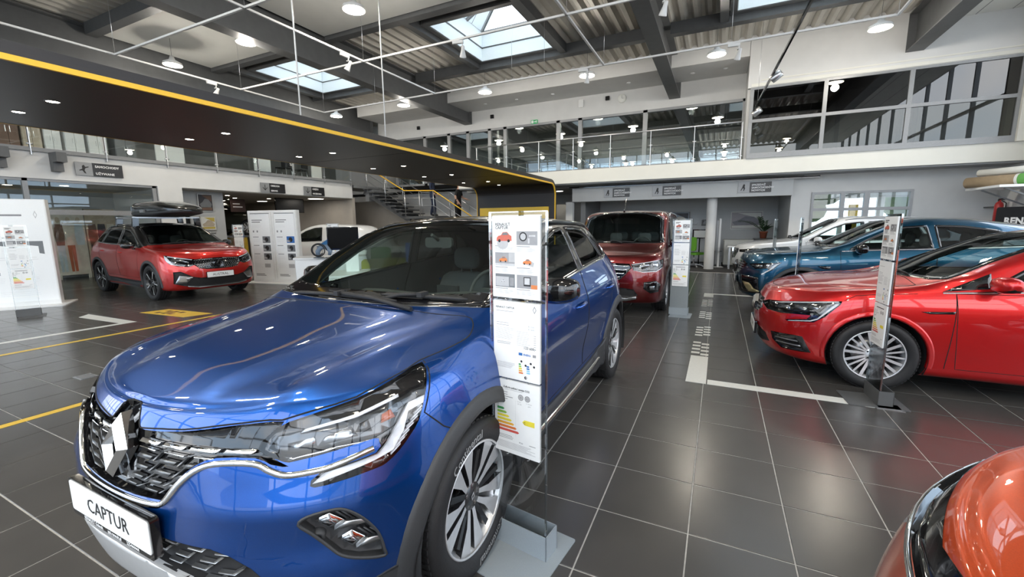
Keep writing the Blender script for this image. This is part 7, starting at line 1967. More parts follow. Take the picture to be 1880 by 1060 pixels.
# ------------------------------------------------------------------ clear price stands and info boards
M_ACRYL = glass('clear acrylic', (.955, .965, .965), refl=.05)
M_ACRYLEDGE = glass('acrylic edge', (.80, .84, .85), refl=.35)
M_PAPER = mat('white paper', (.86, .87, .87), rough=.6, noise=.01)
M_STANDGREY = mat('grey powder coat', (.30, .34, .37), rough=.45, noise=.04, bump=.05, nscale=300)
M_GREYINK = mat('grey print', (.28, .28, .29), rough=.6, noise=.1)
M_PALEINK = mat('pale grey print', (.52, .52, .53), rough=.6, noise=.1)
INK = {n: mat('ink ' + n, c, rough=.5, noise=.05) for n, c in dict(green=(.05, .30, .09), lime=(.28, .50, .08), yellow=(.80, .68, .06), amber=(.80, .42, .05), orange=(.72, .20, .05), red=(.62, .09, .07), blue=(.03, .14, .42), cyan=(.25, .55, .75), carred=(.55, .12, .08), photo=(.16, .17, .18), photo2=(.30, .30, .31), photoor=(.62, .20, .06), shade=(.45, .45, .46)).items()}
PR = [M_INK, M_GREYINK, M_PALEINK] + list(INK.values()); PRI = {n: i + 3 for i, n in enumerate(INK)}; PRI.update(ink=0, grey=1, pale=2)
class Page:
    """flat print on a sheet: x to the right, y up from the sheet's lower left corner, in the plane y=-d"""
    def __init__(s, w, h, x0, z0, d): s.m = MB(); s.x0, s.z0, s.d, s.w, s.h = x0, z0, d, w, h
    def r(s, x, y, w, h, c, lift=0):
        d = s.d - .0003 - lift
        s.m.add([(s.x0 + x, d, s.z0 + y), (s.x0 + x + w, d, s.z0 + y), (s.x0 + x + w, d, s.z0 + y + h), (s.x0 + x, d, s.z0 + y + h)], [(0, 1, 2, 3)], PRI[c])
    def poly(s, P, c, lift=.0002):
        d = s.d - .0003 - lift
        s.m.add([(s.x0 + a, d, s.z0 + b) for a, b in P], [tuple(range(len(P)))], PRI[c])
    def lines(s, x, y, w, n, step=.006, c='pale', seed=1, h=.0022):
        rnd = random.Random(seed)
        for k in range(n): s.r(x, y - k * step, w * (.75 + .25 * rnd.random()), h, c)
    def t(s, tx, x, y, size, c='ink', bold=0, align='LEFT', sp=1.0):
        text_mesh(s.m, tx, size, lambda a, b: (s.x0 + x + a, s.d - .0007, s.z0 + y + b), PRI[c], align=align, bold=bold, spacing=sp)
    def disc(s, x, y, r, c, lift=.0002, n=16): s.poly([(x + r * math.cos(q), y + r * math.sin(q)) for q in np.linspace(0, 2 * PI, n + 1)[:-1]], c, lift)
    def car(s, x, y, w, c, lift=.0002):
        P = [(0, .1), (.02, .28), (.12, .38), (.30, .42), (.42, .58), (.70, .60), (.86, .44), (.98, .38), (1, .12)]
        s.poly([(x + a * w, y + b * w) for a, b in P], c, lift); s.poly([(x + a * w, y + b * w) for a, b in ((.36, .42), (.45, .55), (.68, .57), (.80, .44))], 'photo', lift + .0002)
        for q in (.2, .8): s.disc(x + q * w, y + .12 * w, .085 * w, 'ink', lift + .0003, 10)
    def done(s, parent): s.m.build('print', PR, parent, fix=False, kind='stuff')
def page_features(p, name, detail=True):
    W, H = p.w, p.h
    if detail:
        for i, tx in enumerate(name.split()): p.t(tx, W * .07, H * (.885 - .04 * i), .0175, 'ink', .0002)
    else: p.r(W * .07, H * .9, W * .3, H * .02, 'ink'); p.r(W * .07, H * .86, W * .22, H * .02, 'ink')
    cx = (W * .06, W * .53); cw = W * .43; rows = (H * .655, H * .395, H * .13)
    for i, yy in enumerate(rows):
        for j, xx in enumerate(cx):
            if (i, j) == (0, 0): p.disc(xx + cw * .4, yy + H * .03, cw * .3, 'shade'); p.car(xx + cw * .08, yy + H * .02, cw * .78, 'carred', .0004)
            elif (i, j) == (1, 1): p.poly([(xx + cw * .4, yy + .01), (xx + cw * .8, yy), (xx + cw * .85, yy + H * .05), (xx + cw * .5, yy + H * .1)], 'shade'); p.car(xx + cw * .3, yy + H * .02, cw * .42, 'photoor', .0004)
            else:
                p.r(xx, yy, cw, H * .165, 'photo2' if (i + j) % 2 else 'photo')
                if (i, j) == (0, 1):
                    p.disc(xx + cw * .32, yy + H * .10, H * .055, 'ink'); p.disc(xx + cw * .32, yy + H * .10, H * .040, 'shade', .0004); p.r(xx + cw * .60, yy + H * .10, cw * .3, H * .02, 'pale', .0003); p.r(xx + cw * .55, yy + H * .02, cw * .08, H * .06, 'pale', .0003)
                elif (i, j) == (1, 0): p.car(xx + cw * .2, yy + H * .04, cw * .42, 'photoor', .0003); p.r(xx + cw * .7, yy + H * .05, cw * .3, H * .11, 'shade', .0003); p.r(xx, yy, cw, H * .03, 'pale', .0003)
                elif (i, j) == (2, 0): p.r(xx + cw * .02, yy + H * .01, cw * .68, H * .12, 'shade', .0003); p.car(xx + cw * .3, yy + H * .06, cw * .2, 'pale', .0005); p.r(xx + cw * .75, yy + H * .02, cw * .2, H * .10, 'grey', .0003)
                else: p.r(xx + cw * .34, yy + H * .03, cw * .34, H * .11, 'ink', .0003); p.r(xx + cw * .38, yy + H * .05, cw * .26, H * .08, 'cyan' if False else 'pale', .0005); p.r(xx + cw * .7, yy, cw * .3, H * .05, 'photoor', .0003)
            p.r(xx, yy - H * .022, cw * .65, H * .009, 'grey')
            p.lines(xx, yy - H * .04, cw * .95, 4 if detail else 3, H * .013, 'pale', i * 3 + j)
def page_price(p, name, prices, detail=True):
    W, H = p.w, p.h
    if detail:
        p.t(name, W * .06, H * .91, .0115, 'ink', .0002)
        P = lambda k, s_: [(W * .90 + a * k, H * .925 + b * k * s_) for a, b in ((0, 1), (-.55, 0), (0, -1), (.55, 0))]
        o, i = P(.017, 1), P(.010, 1)
        for k in range(4): p.poly([o[k], o[(k + 1) % 4], i[(k + 1) % 4], i[k]], 'grey')
        p.t(prices[0], W * .92, H * .70, .011, 'grey', 0, 'RIGHT'); p.t(prices[1], W * .92, H * .665, .011, 'grey', 0, 'RIGHT'); p.t(prices[2], W * .93, H * .42, .016, 'ink', .0002, 'RIGHT')
        p.t('ENERG', W * .66, H * .335, .012, 'blue', .0004)
    p.lines(W * .06, H * .87, W * .5, 1, c='grey'); p.lines(W * .07, H * .72, W * .3, 2, H * .03, 'grey', 5)
    p.lines(W * .05, H * .655, W * .42, 8, H * .02, 'pale', 2); p.lines(W * .52, H * .63, W * .3, 9, H * .022, 'pale', 3)
    for k in range(7): p.r(W * .88, H * (.60 - k * .028), W * .05, H * .006, 'grey')
    p.lines(W * .08, H * .47, W * .38, 2, H * .02, 'grey', 4)
    p.lines(W * .07, H * .2, W * .42, 5, H * .016, 'pale', 6)
    p.r(W * .56, H * .33, W * .08, H * .035, 'blue'); p.r(W * .86, H * .33, W * .07, H * .035, 'grey')
    for k, c in enumerate(('green', 'lime', 'yellow', 'amber', 'orange')): p.r(W * .56, H * (.205 - k * .028), W * (.045 + .012 * k), H * .02, c)
    for k, c in enumerate(('blue', 'blue', 'cyan', 'cyan')): p.r(W * .73, H * (.19 - k * .028), W * (.055 + .006 * k), H * .02, c)
    for x, y in ((.62, .255), (.71, .21), (.82, .245), (.89, .21)): p.disc(W * x, H * y, W * .022, 'ink')
    p.disc(W * .71, H * .05, W * .03, 'ink'); p.disc(W * .725, H * .052, W * .02, 'shade', .0004)
def page_energy(p, detail=True):
    W, H = p.w, p.h
    if detail: p.t('Zu\u017cycie paliwa i emisja CO2', W * .5, H * .895, .0118, 'ink', .0003, 'CENTER')
    else: p.r(W * .2, H * .9, W * .6, H * .02, 'ink')
    p.lines(W * .24, H * .872, W * .5, 1, c='pale')
    for k in range(4): p.r(W * .05, H * (.83 - k * .03), W * .09, H * .009, 'ink'); p.r(W * .20, H * (.83 - k * .03), W * (.1 + .06 * (k == 2) * 2), H * .009, 'grey')
    for k in range(6): p.r(W * .05, H * (.705 - k * .018), W * (.18 if k < 2 else .05), H * .008, 'grey' if k < 2 else 'pale')
    for x in (.60, .745):
        p.disc(W * x, H * .805, W * .058, 'ink'); p.disc(W * x, H * .805, W * .052, 'paperish' if False else 'shade', .0004)
        if detail: p.t('E5' if x < .7 else 'E10', W * x, H * .795, .009, 'ink', .0002, 'CENTER')
    if detail: p.t('5,7 6,3', W * .52, H * .735, .007, 'grey'); p.t('l / 100 km', W * .72, H * .735, .007, 'grey'); p.t('129 142', W * .52, H * .705, .007, 'grey'); p.t('g/km', W * .76, H * .705, .007, 'grey')
    for k, c in enumerate(('green', 'lime', 'yellow', 'yellow', 'amber', 'orange', 'red')):
        y = H * (.585 - k * .048); w = W * (.17 + .055 * k)
        p.poly([(W * .06, y), (W * .06 + w - .008, y), (W * .06 + w, y + H * .0165), (W * .06 + w - .008, y + H * .033), (W * .06, y + H * .033)], c)
    p.poly([(W * .63, H * .48), (W * .68, H * .515), (W * .90, H * .515), (W * .90, H * .445), (W * .68, H * .445)], 'yellow')
    if detail: p.t('C', W * .66, H * .462, .013, 'ink', .0003)
    p.r(W * .48, H * .25, .0006, H * .5, 'pale'); p.lines(W * .07, H * .235, W * .4, 3, H * .02, 'grey', 3)
    if detail: p.t('PLN', W * .56, H * .175, .011, 'grey', .0002)
    p.r(W * .78, H * .18, W * .14, H * .009, 'grey'); p.lines(W * .06, H * .145, W * .88, 7, H * .014, 'pale', 9)
def price_stand(loc, rz, label, name='', prices=('', '', ''), detail=True, sheet=(.235, .345), dark=False, with_reflection=False):
    """acrylic upright in a steel holder on a foot plate; three sheets one above the other"""
    t = thing('price_stand', label, 'price stand', loc, rz)
    g = M_STANDGREY if not dark else M_STEEL
    w, h = .285, 1.56
    MB().rbox(-.125, .20, -.26, .15, .0004, .006, .008, 2).build('foot_plate', g, t)
    MB().box(-w / 2 - .006, w / 2 + .006, -.052, -.048, .006, .125).box(-w / 2 - .006, w / 2 + .006, .048, .052, .006, .125).box(-w / 2 - .006, -w / 2 - .002, -.052, .052, .006, .125).box(w / 2 + .002, w / 2 + .006, -.052, .052, .006, .125).build('holder', g, t)
    up = MB().box(-w / 2, w / 2, -.046, -.036, .007, h).build('upright', M_ACRYL, t)
    e = MB()
    for x in (-w / 2 - .002, w / 2 - .004): e.box(x, x + .006, -.047, -.035, .13, h)
    e.box(-w / 2, w / 2, -.047, -.035, h, h + .005); e.build('bright_edge', M_ACRYLEDGE, t, kind='stuff')
    if with_reflection: MB().box(-w / 2 + .004, w / 2 - .004, -.035, -.030, .01, h - .02).build('back_board', mat('acrylic reflection grey', (.42, .45, .47), rough=.4, noise=.03), t)  # added grey sheet: its colour stands in for reflections on the clear acrylic
    sw, sh = sheet
    for k, z in enumerate((1.20, .838, .482)):
        s = MB().box(-sw / 2, sw / 2, -.058, -.047, z, z + sh).build('sheet', M_PAPER, t)
        MB().box(-sw / 2 - .004, sw / 2 + .004, -.047, -.046, z - .004, z + sh + .004).build('pocket', M_ACRYLEDGE, s)
        for x in (-.05, .06): MB().tube([(x, -.062, z - .006), (x, -.050, z - .012), (x, -.047, z - .004)], .002, 5).build('clip', M_ALU, s)
        p = Page(sw, sh, -sw / 2, z, -.058)
        (page_features(p, name, detail) if k == 0 else page_price(p, name, prices, detail) if k == 1 else page_energy(p, detail)); p.done(s)
    return t
price_stand((-.755, 1.665, 0), -.14, 'clear price stand with three sheets beside the front wheel of the blue car', 'RENAULT CAPTUR', ('85 500,-', '91 600,-', '123 600,-'))
price_stand((-.53, 7.42, 0), -.03, 'price stand with three white sheets in front of the dark red van', detail=False, with_reflection=True)
price_stand((1.30, 4.45, 0), -1.5, 'clear price stand leaning view before the front wheel of the red estate', detail=False, dark=True)
price_stand((1.12, 7.45, 0), -1.82, 'clear price stand seen edge-on beside the teal car', detail=False)
price_stand((1.15, 10.9, 0), -1.85, 'clear price stand seen edge-on beside the white SUV', detail=False)
price_stand((-10.72, 2.86, 0), 1.25, 'clear price stand on a dark foot in front of the left info board', detail=False, dark=True)
price_stand((-13.4, 8.25, 0), 1.0, 'price stand with white sheets beyond the red SUV by the dark reception desk', detail=False)
price_stand((-8.75, 7.75, 0), .85, 'small price stand half hidden behind the right info board', detail=False)
# big info boards
def info_board(loc, rz, label, w, h, cols, frame=True, foot=True, seed=1, title=True):
    t = thing('info_board', label, 'info board', loc, rz, 'white info boards')
    MB().rbox(-w / 2, w / 2, -.06, .06, .02, h, .01, 2).build('body', M_WHITEMETAL, t)
    if foot: MB().rbox(-w / 2 - .15, w / 2 + .15, -.32, .32, 0, .02, .05, 3).build('foot_plate', M_WHITEMETAL, t)
    cw = w / cols
    for c in range(cols):
        x0 = -w / 2 + c * cw
        if frame:
            f = MB(); a, b = x0 + .012, x0 + cw - .012
            f.box(a, a + .05, -.075, -.06, .04, h - .02).box(b - .05, b, -.075, -.06, .04, h - .02).box(a + .05, b - .05, -.075, -.06, h - .07, h - .02).box(a + .05, b - .05, -.075, -.06, .04, .09); f.build('frame', M_WHITEMETAL, t)
            MB().box(a + .07, b - .07, -.063, -.06, h - .085, h - .072).build('shadow_gap', M_STEEL, t)
        s = MB().box(x0 + .08, x0 + cw - .08, -.066, -.0605, .10, h - .09).build('sheet', M_PAPER, t)
        p = Page(cw - .16, h - .19, x0 + .08, .10, -.066); W, H = p.w, p.h
        rnd = random.Random(seed + c)
        p.r(W * .06, H * .90, W * .55, H * .014, 'grey'); p.r(W * .06, H * .87, W * .45, H * .014, 'grey'); p.lines(W * .06, H * .83, W * .5, 3, H * .016, 'pale', c)
        for k in range(2): p.r(W * (.08 + k * .2), H * .72, W * .07, H * .03, 'grey')
        for k in range(3):
            y = H * (.56 - k * .13); col = 'blue' if (c == 1 and k == 0) else 'photo'
            p.r(W * .56, y, W * .40, H * .10, col); p.disc(W * .76, y + H * .05, W * .10, 'ink', .0004, 12); p.r(W * .58, y + H * .015, W * .16, H * .03, 'shade', .0004)
            p.r(W * .06, y + H * .085, W * .3, H * .01, 'grey'); p.lines(W * .06, y + H * .06, W * .40, 4, H * .015, 'pale', k + c)
        p.lines(W * .06, H * .24, W * .42, 4, H * .02, 'pale', 8); p.r(W * .56, H * .18, W * .3, H * .06, 'shade'); p.r(W * .06, H * .07, W * .45, H * .012, 'grey'); p.r(W * .06, H * .05, W * .52, H * .012, 'grey')
        p.done(s)
    return t
info_board((-10.62, 7.5, 0), .18, 'double white info board with car photos behind the nose of the red SUV', 1.56, 1.92, 2, seed=4)
def big_board():
    t = info_board((-12.35, 3.0, 0), .98, 'tall white info board at the left edge of the photo, behind a clear stand', 1.75, 2.06, 1, frame=False, seed=2)
    return t
t = thing('info_board', 'tall white info board at the left edge of the photo, behind a clear stand', 'info board', (-12.25, 3.05, 0), 1.02, 'white info boards')
MB().rbox(-.72, .72, -.09, .09, .02, 2.06, .01, 2).build('body', M_WHITEMETAL, t); MB().rbox(-.85, .85, -.42, .42, .0005, .02, .05, 3).build('foot_plate', M_WHITEMETAL, t)
s = MB().box(-.70, .70, -.094, -.0905, .10, 2.04).build('sheet', M_PAPER, t)
p = Page(1.4, 1.94, -.70, .10, -.094); W, H = p.w, p.h
p.r(W * .05, H * .90, W * .30, H * .014, 'grey'); p.r(W * .05, H * .845, W * .72, H * .018, 'grey'); p.r(W * .05, H * .80, W * .35, H * .02, 'pale'); p.lines(W * .05, H * .76, W * .75, 3, H * .022, 'pale', 1)
o_ = [(W * .9 + a * .045, H * .86 + b * .075) for a, b in ((0, 1), (-.6, 0), (0, -1), (.6, 0))]; i_ = [(W * .9 + a * .028, H * .86 + b * .048) for a, b in ((0, 1), (-.6, 0), (0, -1), (.6, 0))]
for k in range(4): p.poly([o_[k], o_[(k + 1) % 4], i_[(k + 1) % 4], i_[k]], 'pale')
for x in (.40, .68): p.poly([(W * x, H * .60), (W * (x + .25), H * .60), (W * (x + .25), H * .47), (W * (x + .20), H * .48), (W * (x + .2), H * .55), (W * (x + .02), H * .57)], 'photo')
for k in range(3): p.r(W * .22, H * (.60 - k * .05), W * .12, H * .035, 'ink')
p.lines(W * .42, H * .44, W * .2, 2, H * .02, 'grey', 2); p.lines(W * .70, H * .44, W * .18, 2, H * .02, 'grey', 3)
for k in range(3): p.r(W * (.45 + k * .15), H * .27, W * .03, H * .03, 'shade'); p.lines(W * (.42 + k * .16), H * .24, W * .10, 4, H * .015, 'pale', k)
p.lines(W * .45, H * .10, W * .4, 3, H * .018, 'pale', 5); p.done(s)
# ------------------------------------------------------------------ counters, desks, chairs, plant
def counter(loc, rz, label, w, d, h, m, name='counter', cat='counter', top=None):
    t = thing(name, label, cat, loc, rz)
    MB().rbox(-w / 2, w / 2, -d / 2, d / 2, .04, h - .03, .03, 3).build('body', m, t); MB().rbox(-w / 2 - .03, w / 2 + .03, -d / 2 - .03, d / 2 + .03, h - (.12 if top else .03), h, .04, 4).build('worktop', top or m, t)
    MB().box(-w / 2 + .04, w / 2 - .04, -d / 2 + .04, d / 2 - .04, 0, .04).build('plinth', M_STEEL, t)
    return t
counter((-7.0, 6.15, 0), .75, 'white charging counter under the portal, seen over the blue bonnet', 1.3, .6, .90, M_WHITEMETAL)
t = thing('monitor', 'black screen on the white charging counter', 'screen', (-6.9, 6.35, .90), .85)
MB().rbox(-.15, .15, -.1, .1, 0, .012, .03).bar((0, .02, .01), (0, .02, .2), .05, .03).build('stand', M_STEEL, t); MB().rbox(-.30, .30, -.02, .02, .12, .58, .015, 3, 0, 'y').build('case', M_GLOSSBLK, t); MB().box(-.28, .28, -.023, -.02, .15, .56).build('glass', mat('screen off', (.004, .004, .004), rough=.3, spec=.1, noise=.1), t)
t = thing('charging_plug', 'grey blue charging plug with coiled black cable on the white counter', 'charger', (-6.85, 5.75, .90), .6)
MB().rbox(-.13, .13, -.08, .08, 0, .012, .03).build('base', M_GLOSSBLK, t)
MB().tube([(-.05, 0, .01), (-.06, 0, .12), (0, 0, .20), (.10, 0, .21), (.17, 0, .12), (.15, 0, .05)], [.04, .045, .05, .05, .04, .03], 10).build('handle', mat('blue grey plastic', (.16, .22, .30), rough=.35, noise=.05), t)
MB().tube([(-.02 + .14 * math.cos(a) * (1 - .03 * a), -.07 - .004 * a, .15 + .13 * math.sin(a) * (1 - .02 * a)) for a in np.linspace(0, 12, 50)], .010, 6).build('cable', M_RUBBER, t)
t = counter((-5.35, 5.0, 0), .95, 'angled white table behind the blue car, seen through its windscreen', 1.0, .8, .76, M_WHITEMETAL, 'white_table', 'table')
t = thing('card_display', 'white folded card standing on the angled white table', 'card', (-5.45, 5.18, .76), .8)
MB().box(-.10, .10, -.05, -.047, 0, .30).box(-.10, .10, .047, .05, 0, .30).box(-.10, .10, -.05, .05, .298, .301).build('sheet', M_PAPER, t)
M_GREEN = mat('green upholstery', (.10, .30, .02), rough=.85, noise=.1, bump=.2, nscale=200)
M_OLIVE = mat('olive upholstery', (.32, .33, .07), rough=.85, noise=.1, bump=.2, nscale=200)
def green_chair(loc, rz, label, wheels=True):
    t = thing('office_chair', label, 'chair', loc, rz, 'green chairs')
    MB().rbox(-.24, .24, -.24, .24, .43, .50, .07).build('seat', M_GREEN, t); MB().rbox(-.22, .22, .20, .26, .56, 1.02, .08, 4, 0, 'y').build('backrest', M_GREEN, t)
    MB().bar((0, .24, .45), (0, .25, .62), .05, .02).build('back_bar', M_STEEL, t); MB().tube([(0, 0, .12), (0, 0, .43)], .025, 8).build('column', M_ALU, t)
    for k in range(5):
        a = 2 * PI * k / 5; q = MB(); q.bar((0, 0, .12), (.28 * math.cos(a), .28 * math.sin(a), .07), .035, .025); q.lathe([(.001, -.012), (.03, -.012), (.03, .012), (.001, .012)], (.28 * math.cos(a), .28 * math.sin(a), .03), 'y', 10); q.build('leg', M_ALU, t)
green_chair((-.72, 15.6, 0.006), 2.6, 'green office chair left of the white pillar')
green_chair((-6.75, 7.2, 0), .6, 'green chair behind the olive stool, seen through the windscreen')
t = thing('olive_pouf', 'round olive bolster seat behind the blue car, seen through its windscreen', 'seat', (-5.62, 6.32, 0), .75)
m = MB(); m.lathe([(.001, -.55), (.22, -.55), (.26, -.5), (.27, 0), (.26, .5), (.22, .55), (.001, .55)], (0, 0, .62), 'x', 24); m.build('bolster', M_OLIVE, t)
for s in (-1, 1): MB().box(s * .4 - .04, s * .4 + .04, -.2, .2, 0, .40).build('leg', M_STEEL, t)
t = thing('blue_pillar', 'slim blue display pillar seen through the windscreen of the blue car', 'pillar', (-4.1, 5.0, 0), .4); MB().rbox(-.05, .05, -.05, .05, .02, 1.25, .02).build('face', mat('bright blue', (.03, .16, .5), rough=.4, noise=.05), t); MB().box(-.12, .12, -.12, .12, 0, .02).build('foot', M_STEEL, t)
counter((-6.55, 8.3, 0), .7, 'dark reception counter with white top, seen through the windscreen', 1.7, .6, 1.0, M_STEEL, 'reception_counter', top=M_WHITEMETAL)
t = counter((-14.7, 10.2, 0), 1.1, 'dark reception desk beyond the red SUV', 1.1, .6, 1.08, M_STEELMID, 'reception_desk', 'desk')
t = thing('tablet_stand', 'white tilted tablet on a post before the dark reception desk', 'tablet', (-13.85, 9.75, 0), 1.0)
MB().box(-.09, .09, -.03, .03, .03, .8).box(-.16, .16, -.14, .14, 0, .03).build('post', M_WHITEMETAL, t)
MB().cbox((0, -.06, .98), (.26, .02, .36), M=Matrix.Rotation(-.35, 3, 'X')).build('tablet', M_PAPER, t)
# office under the gallery
picture(-1.42, 17.86, 1.58, .74, .66, 'landscape print with a small car and pale sky, left of the white pillar', (mat('print sky', (.30, .36, .42), rough=.5, noise=.1, nscale=4), PC[4], PC[5]), 'y', 'prints in the office', M_STEELMID)
picture(.87, 17.86, 1.56, 1.02, .64, 'wide mauve abstract landscape print above the plant', (mat('print mauve', (.36, .33, .35), rough=.5, noise=.1, nscale=4), mat('print slate', (.20, .20, .23), rough=.5, noise=.2, nscale=4), M_PANEL), 'y', 'prints in the office', M_PANEL)
picture(-.52, 17.86, 1.5, .20, .24, 'small dark picture just left of the white pillar', (M_BLKFOIL, M_STEELMID, M_STEELMID), 'y', 'prints in the office', M_GLOSSBLK)
t = thing('coat_stand', 'grey steel coat stand left of the white pillar', 'coat stand', (-.86, 16.3, .006)); m = MB(); m.tube([(0, 0, .02), (0, 0, 1.62)], .018, 8)
m.lathe([(.001, .02), (.2, .02), (.2, 0), (.001, 0)], (0, 0, 0), 'z', 20); m.build('post', M_STEELMID, t)
for a in (0, 2.1, 4.2): MB().tube([(0, 0, 1.45), (.14 * math.cos(a), .14 * math.sin(a), 1.43), (.18 * math.cos(a), .18 * math.sin(a), 1.5)], .01, 6).build('hook', M_STEELMID, t)
t = thing('partition_post', 'slim white screen post right of the white pillar', 'post', (.02, 15.95, .006), .2); MB().box(-.03, .03, -.03, .03, .01, 1.62).box(-.15, .15, -.15, .15, 0, .01).build('post', M_WHITEMETAL, t); MB().box(-.10, -.03, -.01, .01, .1, 1.55).build('screen', M_FRAME, t)
t = counter((.60, 16.75, .006), 0, 'pale office cupboard under the mauve print', .85, .5, .90, M_CREAM, 'office_cupboard', 'cupboard')
t = counter((1.42, 16.9, .006), 0, 'dark sideboard that carries the potted plant', .62, .5, .94, M_STEEL, 'sideboard', 'sideboard')
t = thing('office_desk', 'white office desk beside the white SUV', 'desk', (1.0, 15.65, .006)); MB().rbox(-.75, .75, -.36, .36, .71, .74, .05).build('desktop', M_WHITEMETAL, t)
for a, b in ((-1, -1), (1, -1), (1, 1), (-1, 1)): MB().box(a * .66 - .025, a * .66 + .025, b * .28 - .025, b * .28 + .025, 0, .71).build('leg', M_ALU, t)
t = thing('desk_monitor', 'black framed monitor on the desk side left of the white pillar', 'screen', (-.62, 16.9, .006)); MB().box(-.24, .24, -.02, .02, .92, 1.25).bar((0, .02, .01), (0, .02, .95), .05, .04).box(-.15, .15, -.12, .12, 0, .012).build('case', M_GLOSSBLK, t); MB().box(-.20, .20, -.024, -.02, .96, 1.21).build('glass', M_PANEL, t)
t = thing('paper_crates', 'grey drawer unit on the floor between post and cupboard', 'drawers', (-.05, 16.6, .006)); MB().rbox(-.18, .18, -.2, .2, 0, .50, .01).build('carcass', M_STEELMID, t)
for k in range(3): MB().box(-.165, .165, -.215, -.2, .03 + k * .155, .165 + k * .155).build('drawer', M_FRAME, t)
t = thing('potted_plant', 'leafy dark green plant in a terracotta pot on the dark sideboard', 'plant', (1.36, 16.85, .946))
MB().lathe([(.001, 0), (.09, 0), (.12, .20), (.135, .20), (.135, .235), (.11, .235), (.10, .20), (.001, .20)], (0, 0, 0), 'z', 20).build('pot', mat('terracotta', (.36, .10, .05), rough=.8, noise=.1), t)
ml = mat('dark glossy leaf', (.02, .055, .018), rough=.4, noise=.25, nscale=20)
rnd = random.Random(5)
for k in range(11):
    a = 2 * PI * k / 11 + rnd.random() * .4; L_ = .38 + .22 * rnd.random(); dr = (.25 + .45 * rnd.random()); 
    if k in (4, 5): L_ += .35; dr += .35
    if math.cos(a) > .2: L_ *= .62
    pts = [Vector((0, 0, .2)) + Vector((math.cos(a) * L_ * q * dr * 1.5, math.sin(a) * L_ * q * dr * 1.0, L_ * (q * 1.1 - .75 * dr * q * q))) for q in np.linspace(0, 1, 8)]
    m = MB(); m.tube(pts, .007, 5)
    for j, p_ in enumerate(pts[2:]):
        d = (pts[j + 2] - pts[j + 1]).normalized()
        for s in (-1, 1):
            sd = d.cross(Vector((0, 0, 1))).normalized() * s; up = sd.cross(d) * s
            tip = p_ + sd * .11 + d * .06; w_ = d * .028
            m.add([p_, p_ + sd * .04 + w_ + up * .008, tip, p_ + sd * .05 - w_ * .6], [(0, 1, 2, 3)]); 
    m.build('frond', ml, t, fix=False)
# room beside the portal leg
struct(MB().box(-5.0, -4.75, 14.8, 15.0, 0, 2.26).build('pillar', M_WHITE))
dr = MB().box(-6.3, -5.25, 16.0, 16.06, 0, 2.24).build('wall_booth', mat('booth panel', (.38, .37, .34), rough=.7, noise=.04)); struct(dr)
struct(MB().box(-4.6, -4.54, 15.6, 17.9, 0, 2.7).box(-4.66, -4.48, 15.5, 15.6, 0, 2.3).build('door_1', M_FRAME))
picture(-5.05, 17.86, 1.5, .3, .25, 'small warm print in the booth right of the portal leg', (PC[4], PC[0], PC[3]), 'y', 'prints in the office', M_STEELMID)
t = thing('ceiling_light', 'bright flat lamp in the booth ceiling right of the portal leg', 'lamp', (-5.7, 15.5, 2.74)); MB().rbox(-.35, .35, -.12, .12, -.03, .01, .05).build('housing', M_WHITEMETAL, t); MB().box(-.31, .31, -.09, .09, -.034, -.03).build('glow', emitter('flat lamp glow', (1, .93, .82), 9), t)
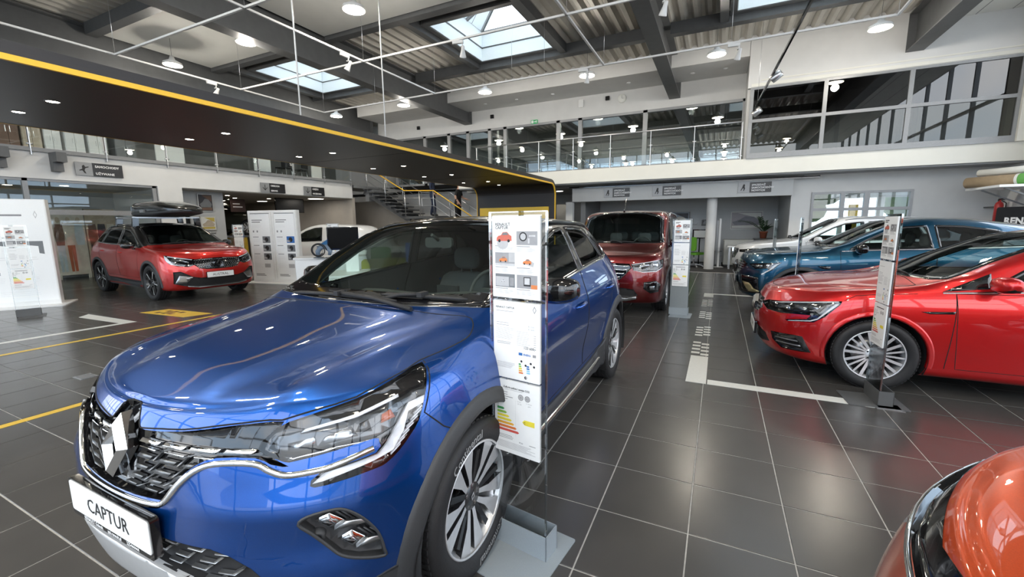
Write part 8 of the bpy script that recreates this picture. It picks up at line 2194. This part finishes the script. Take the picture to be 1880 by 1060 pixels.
# right wall: extinguisher, black banner, roll on a shelf
t = thing('fire_extinguisher', 'red fire extinguisher on the white wall at the right', 'fire extinguisher', (6.02, 14.45, 1.45), 0)
m = MB(); m.lathe([(.001, 0), (.07, 0), (.078, .02), (.078, .40), (.06, .46), (.025, .49), (.025, .53), (.001, .53)], (0, 0, 0), 'z', 20); m.build('cylinder', mat('extinguisher red', (.42, .02, .02), rough=.3, coat=.4, noise=.05), t)
MB().box(-.02, .10, -.015, .015, .53, .56).box(-.03, .0, -.02, .02, .50, .55).build('valve_handle', M_GLOSSBLK, t); MB().tube([(.03, 0, .52), (.11, -.02, .45), (.10, -.03, .15)], .012, 6).build('hose', M_RUBBER, t); MB().box(-.05, .05, .07, .56, .35, .38).build('wall_bracket', M_STEEL, t)
t = thing('black_banner', 'black display wall lettered RENAULT SPORT, cut by the right edge', 'banner', (5.55, 13.35, 0), -1.25)
MB().rbox(-.02, 1.45, 0, .05, .0, 1.78, .04, 3, 0, 'y').box(-.02, 1.5, -.1, .15, 0, .02).build('panel', M_BLKFOIL, t)
tm = MB(); text_mesh(tm, 'RENAULT', .19, lambda a, b: (.18 + a * 1.15, -.004, 1.42 + b), align='LEFT', bold=.008); text_mesh(tm, 'SPORT', .13, lambda a, b: (.14 + a * 1.3, -.004, 1.26 + b), align='LEFT', bold=.006); tm.build('banner_lettering', M_WHITEPRINT, t, fix=False, kind='stuff')
t = thing('wall_shelf', 'grey wall shelf high at the right edge', 'shelf', (6.2, 13.6, 2.24), 0); MB().box(-.95, 0, -.9, .5, -.05, 0).build('board', M_WHITEMETAL, t)
for y in (-.6, .3): MB().bar((-.75, y, -.05), (-.01, y, -.40), .03).build('bracket', M_STEELMID, t)
t = thing('cardboard_roll', 'long brown cardboard roll with a green label on the high shelf', 'roll', (5.68, 13.55, 2.361), 0)
m = MB(); m.tube([(-.52, .28, 0), (.36, -.9, .0)], .12, 18); m.build('tube', mat('brown cardboard', (.36, .27, .17), rough=.85, noise=.12, nscale=8), t)
m = MB(); m.tube([(.02, -.47, 0), (.12, -.61, 0)], .123, 18, cap=False); m.build('label', mat('green label', (.12, .38, .08), rough=.6, noise=.05), t); m = MB(); m.tube([(.0, -.45, 0), (.03, -.49, 0)], .1235, 18, cap=False); m.build('tape_band', M_PANEL, t)
t = thing('white_roll', 'white wrapped roll lying above the cardboard roll', 'roll', (5.72, 13.42, 2.565), 0); m = MB(); m.tube([(-.42, .30, 0), (.38, -.85, 0)], .075, 14); m.build('tube', M_PANEL, t)
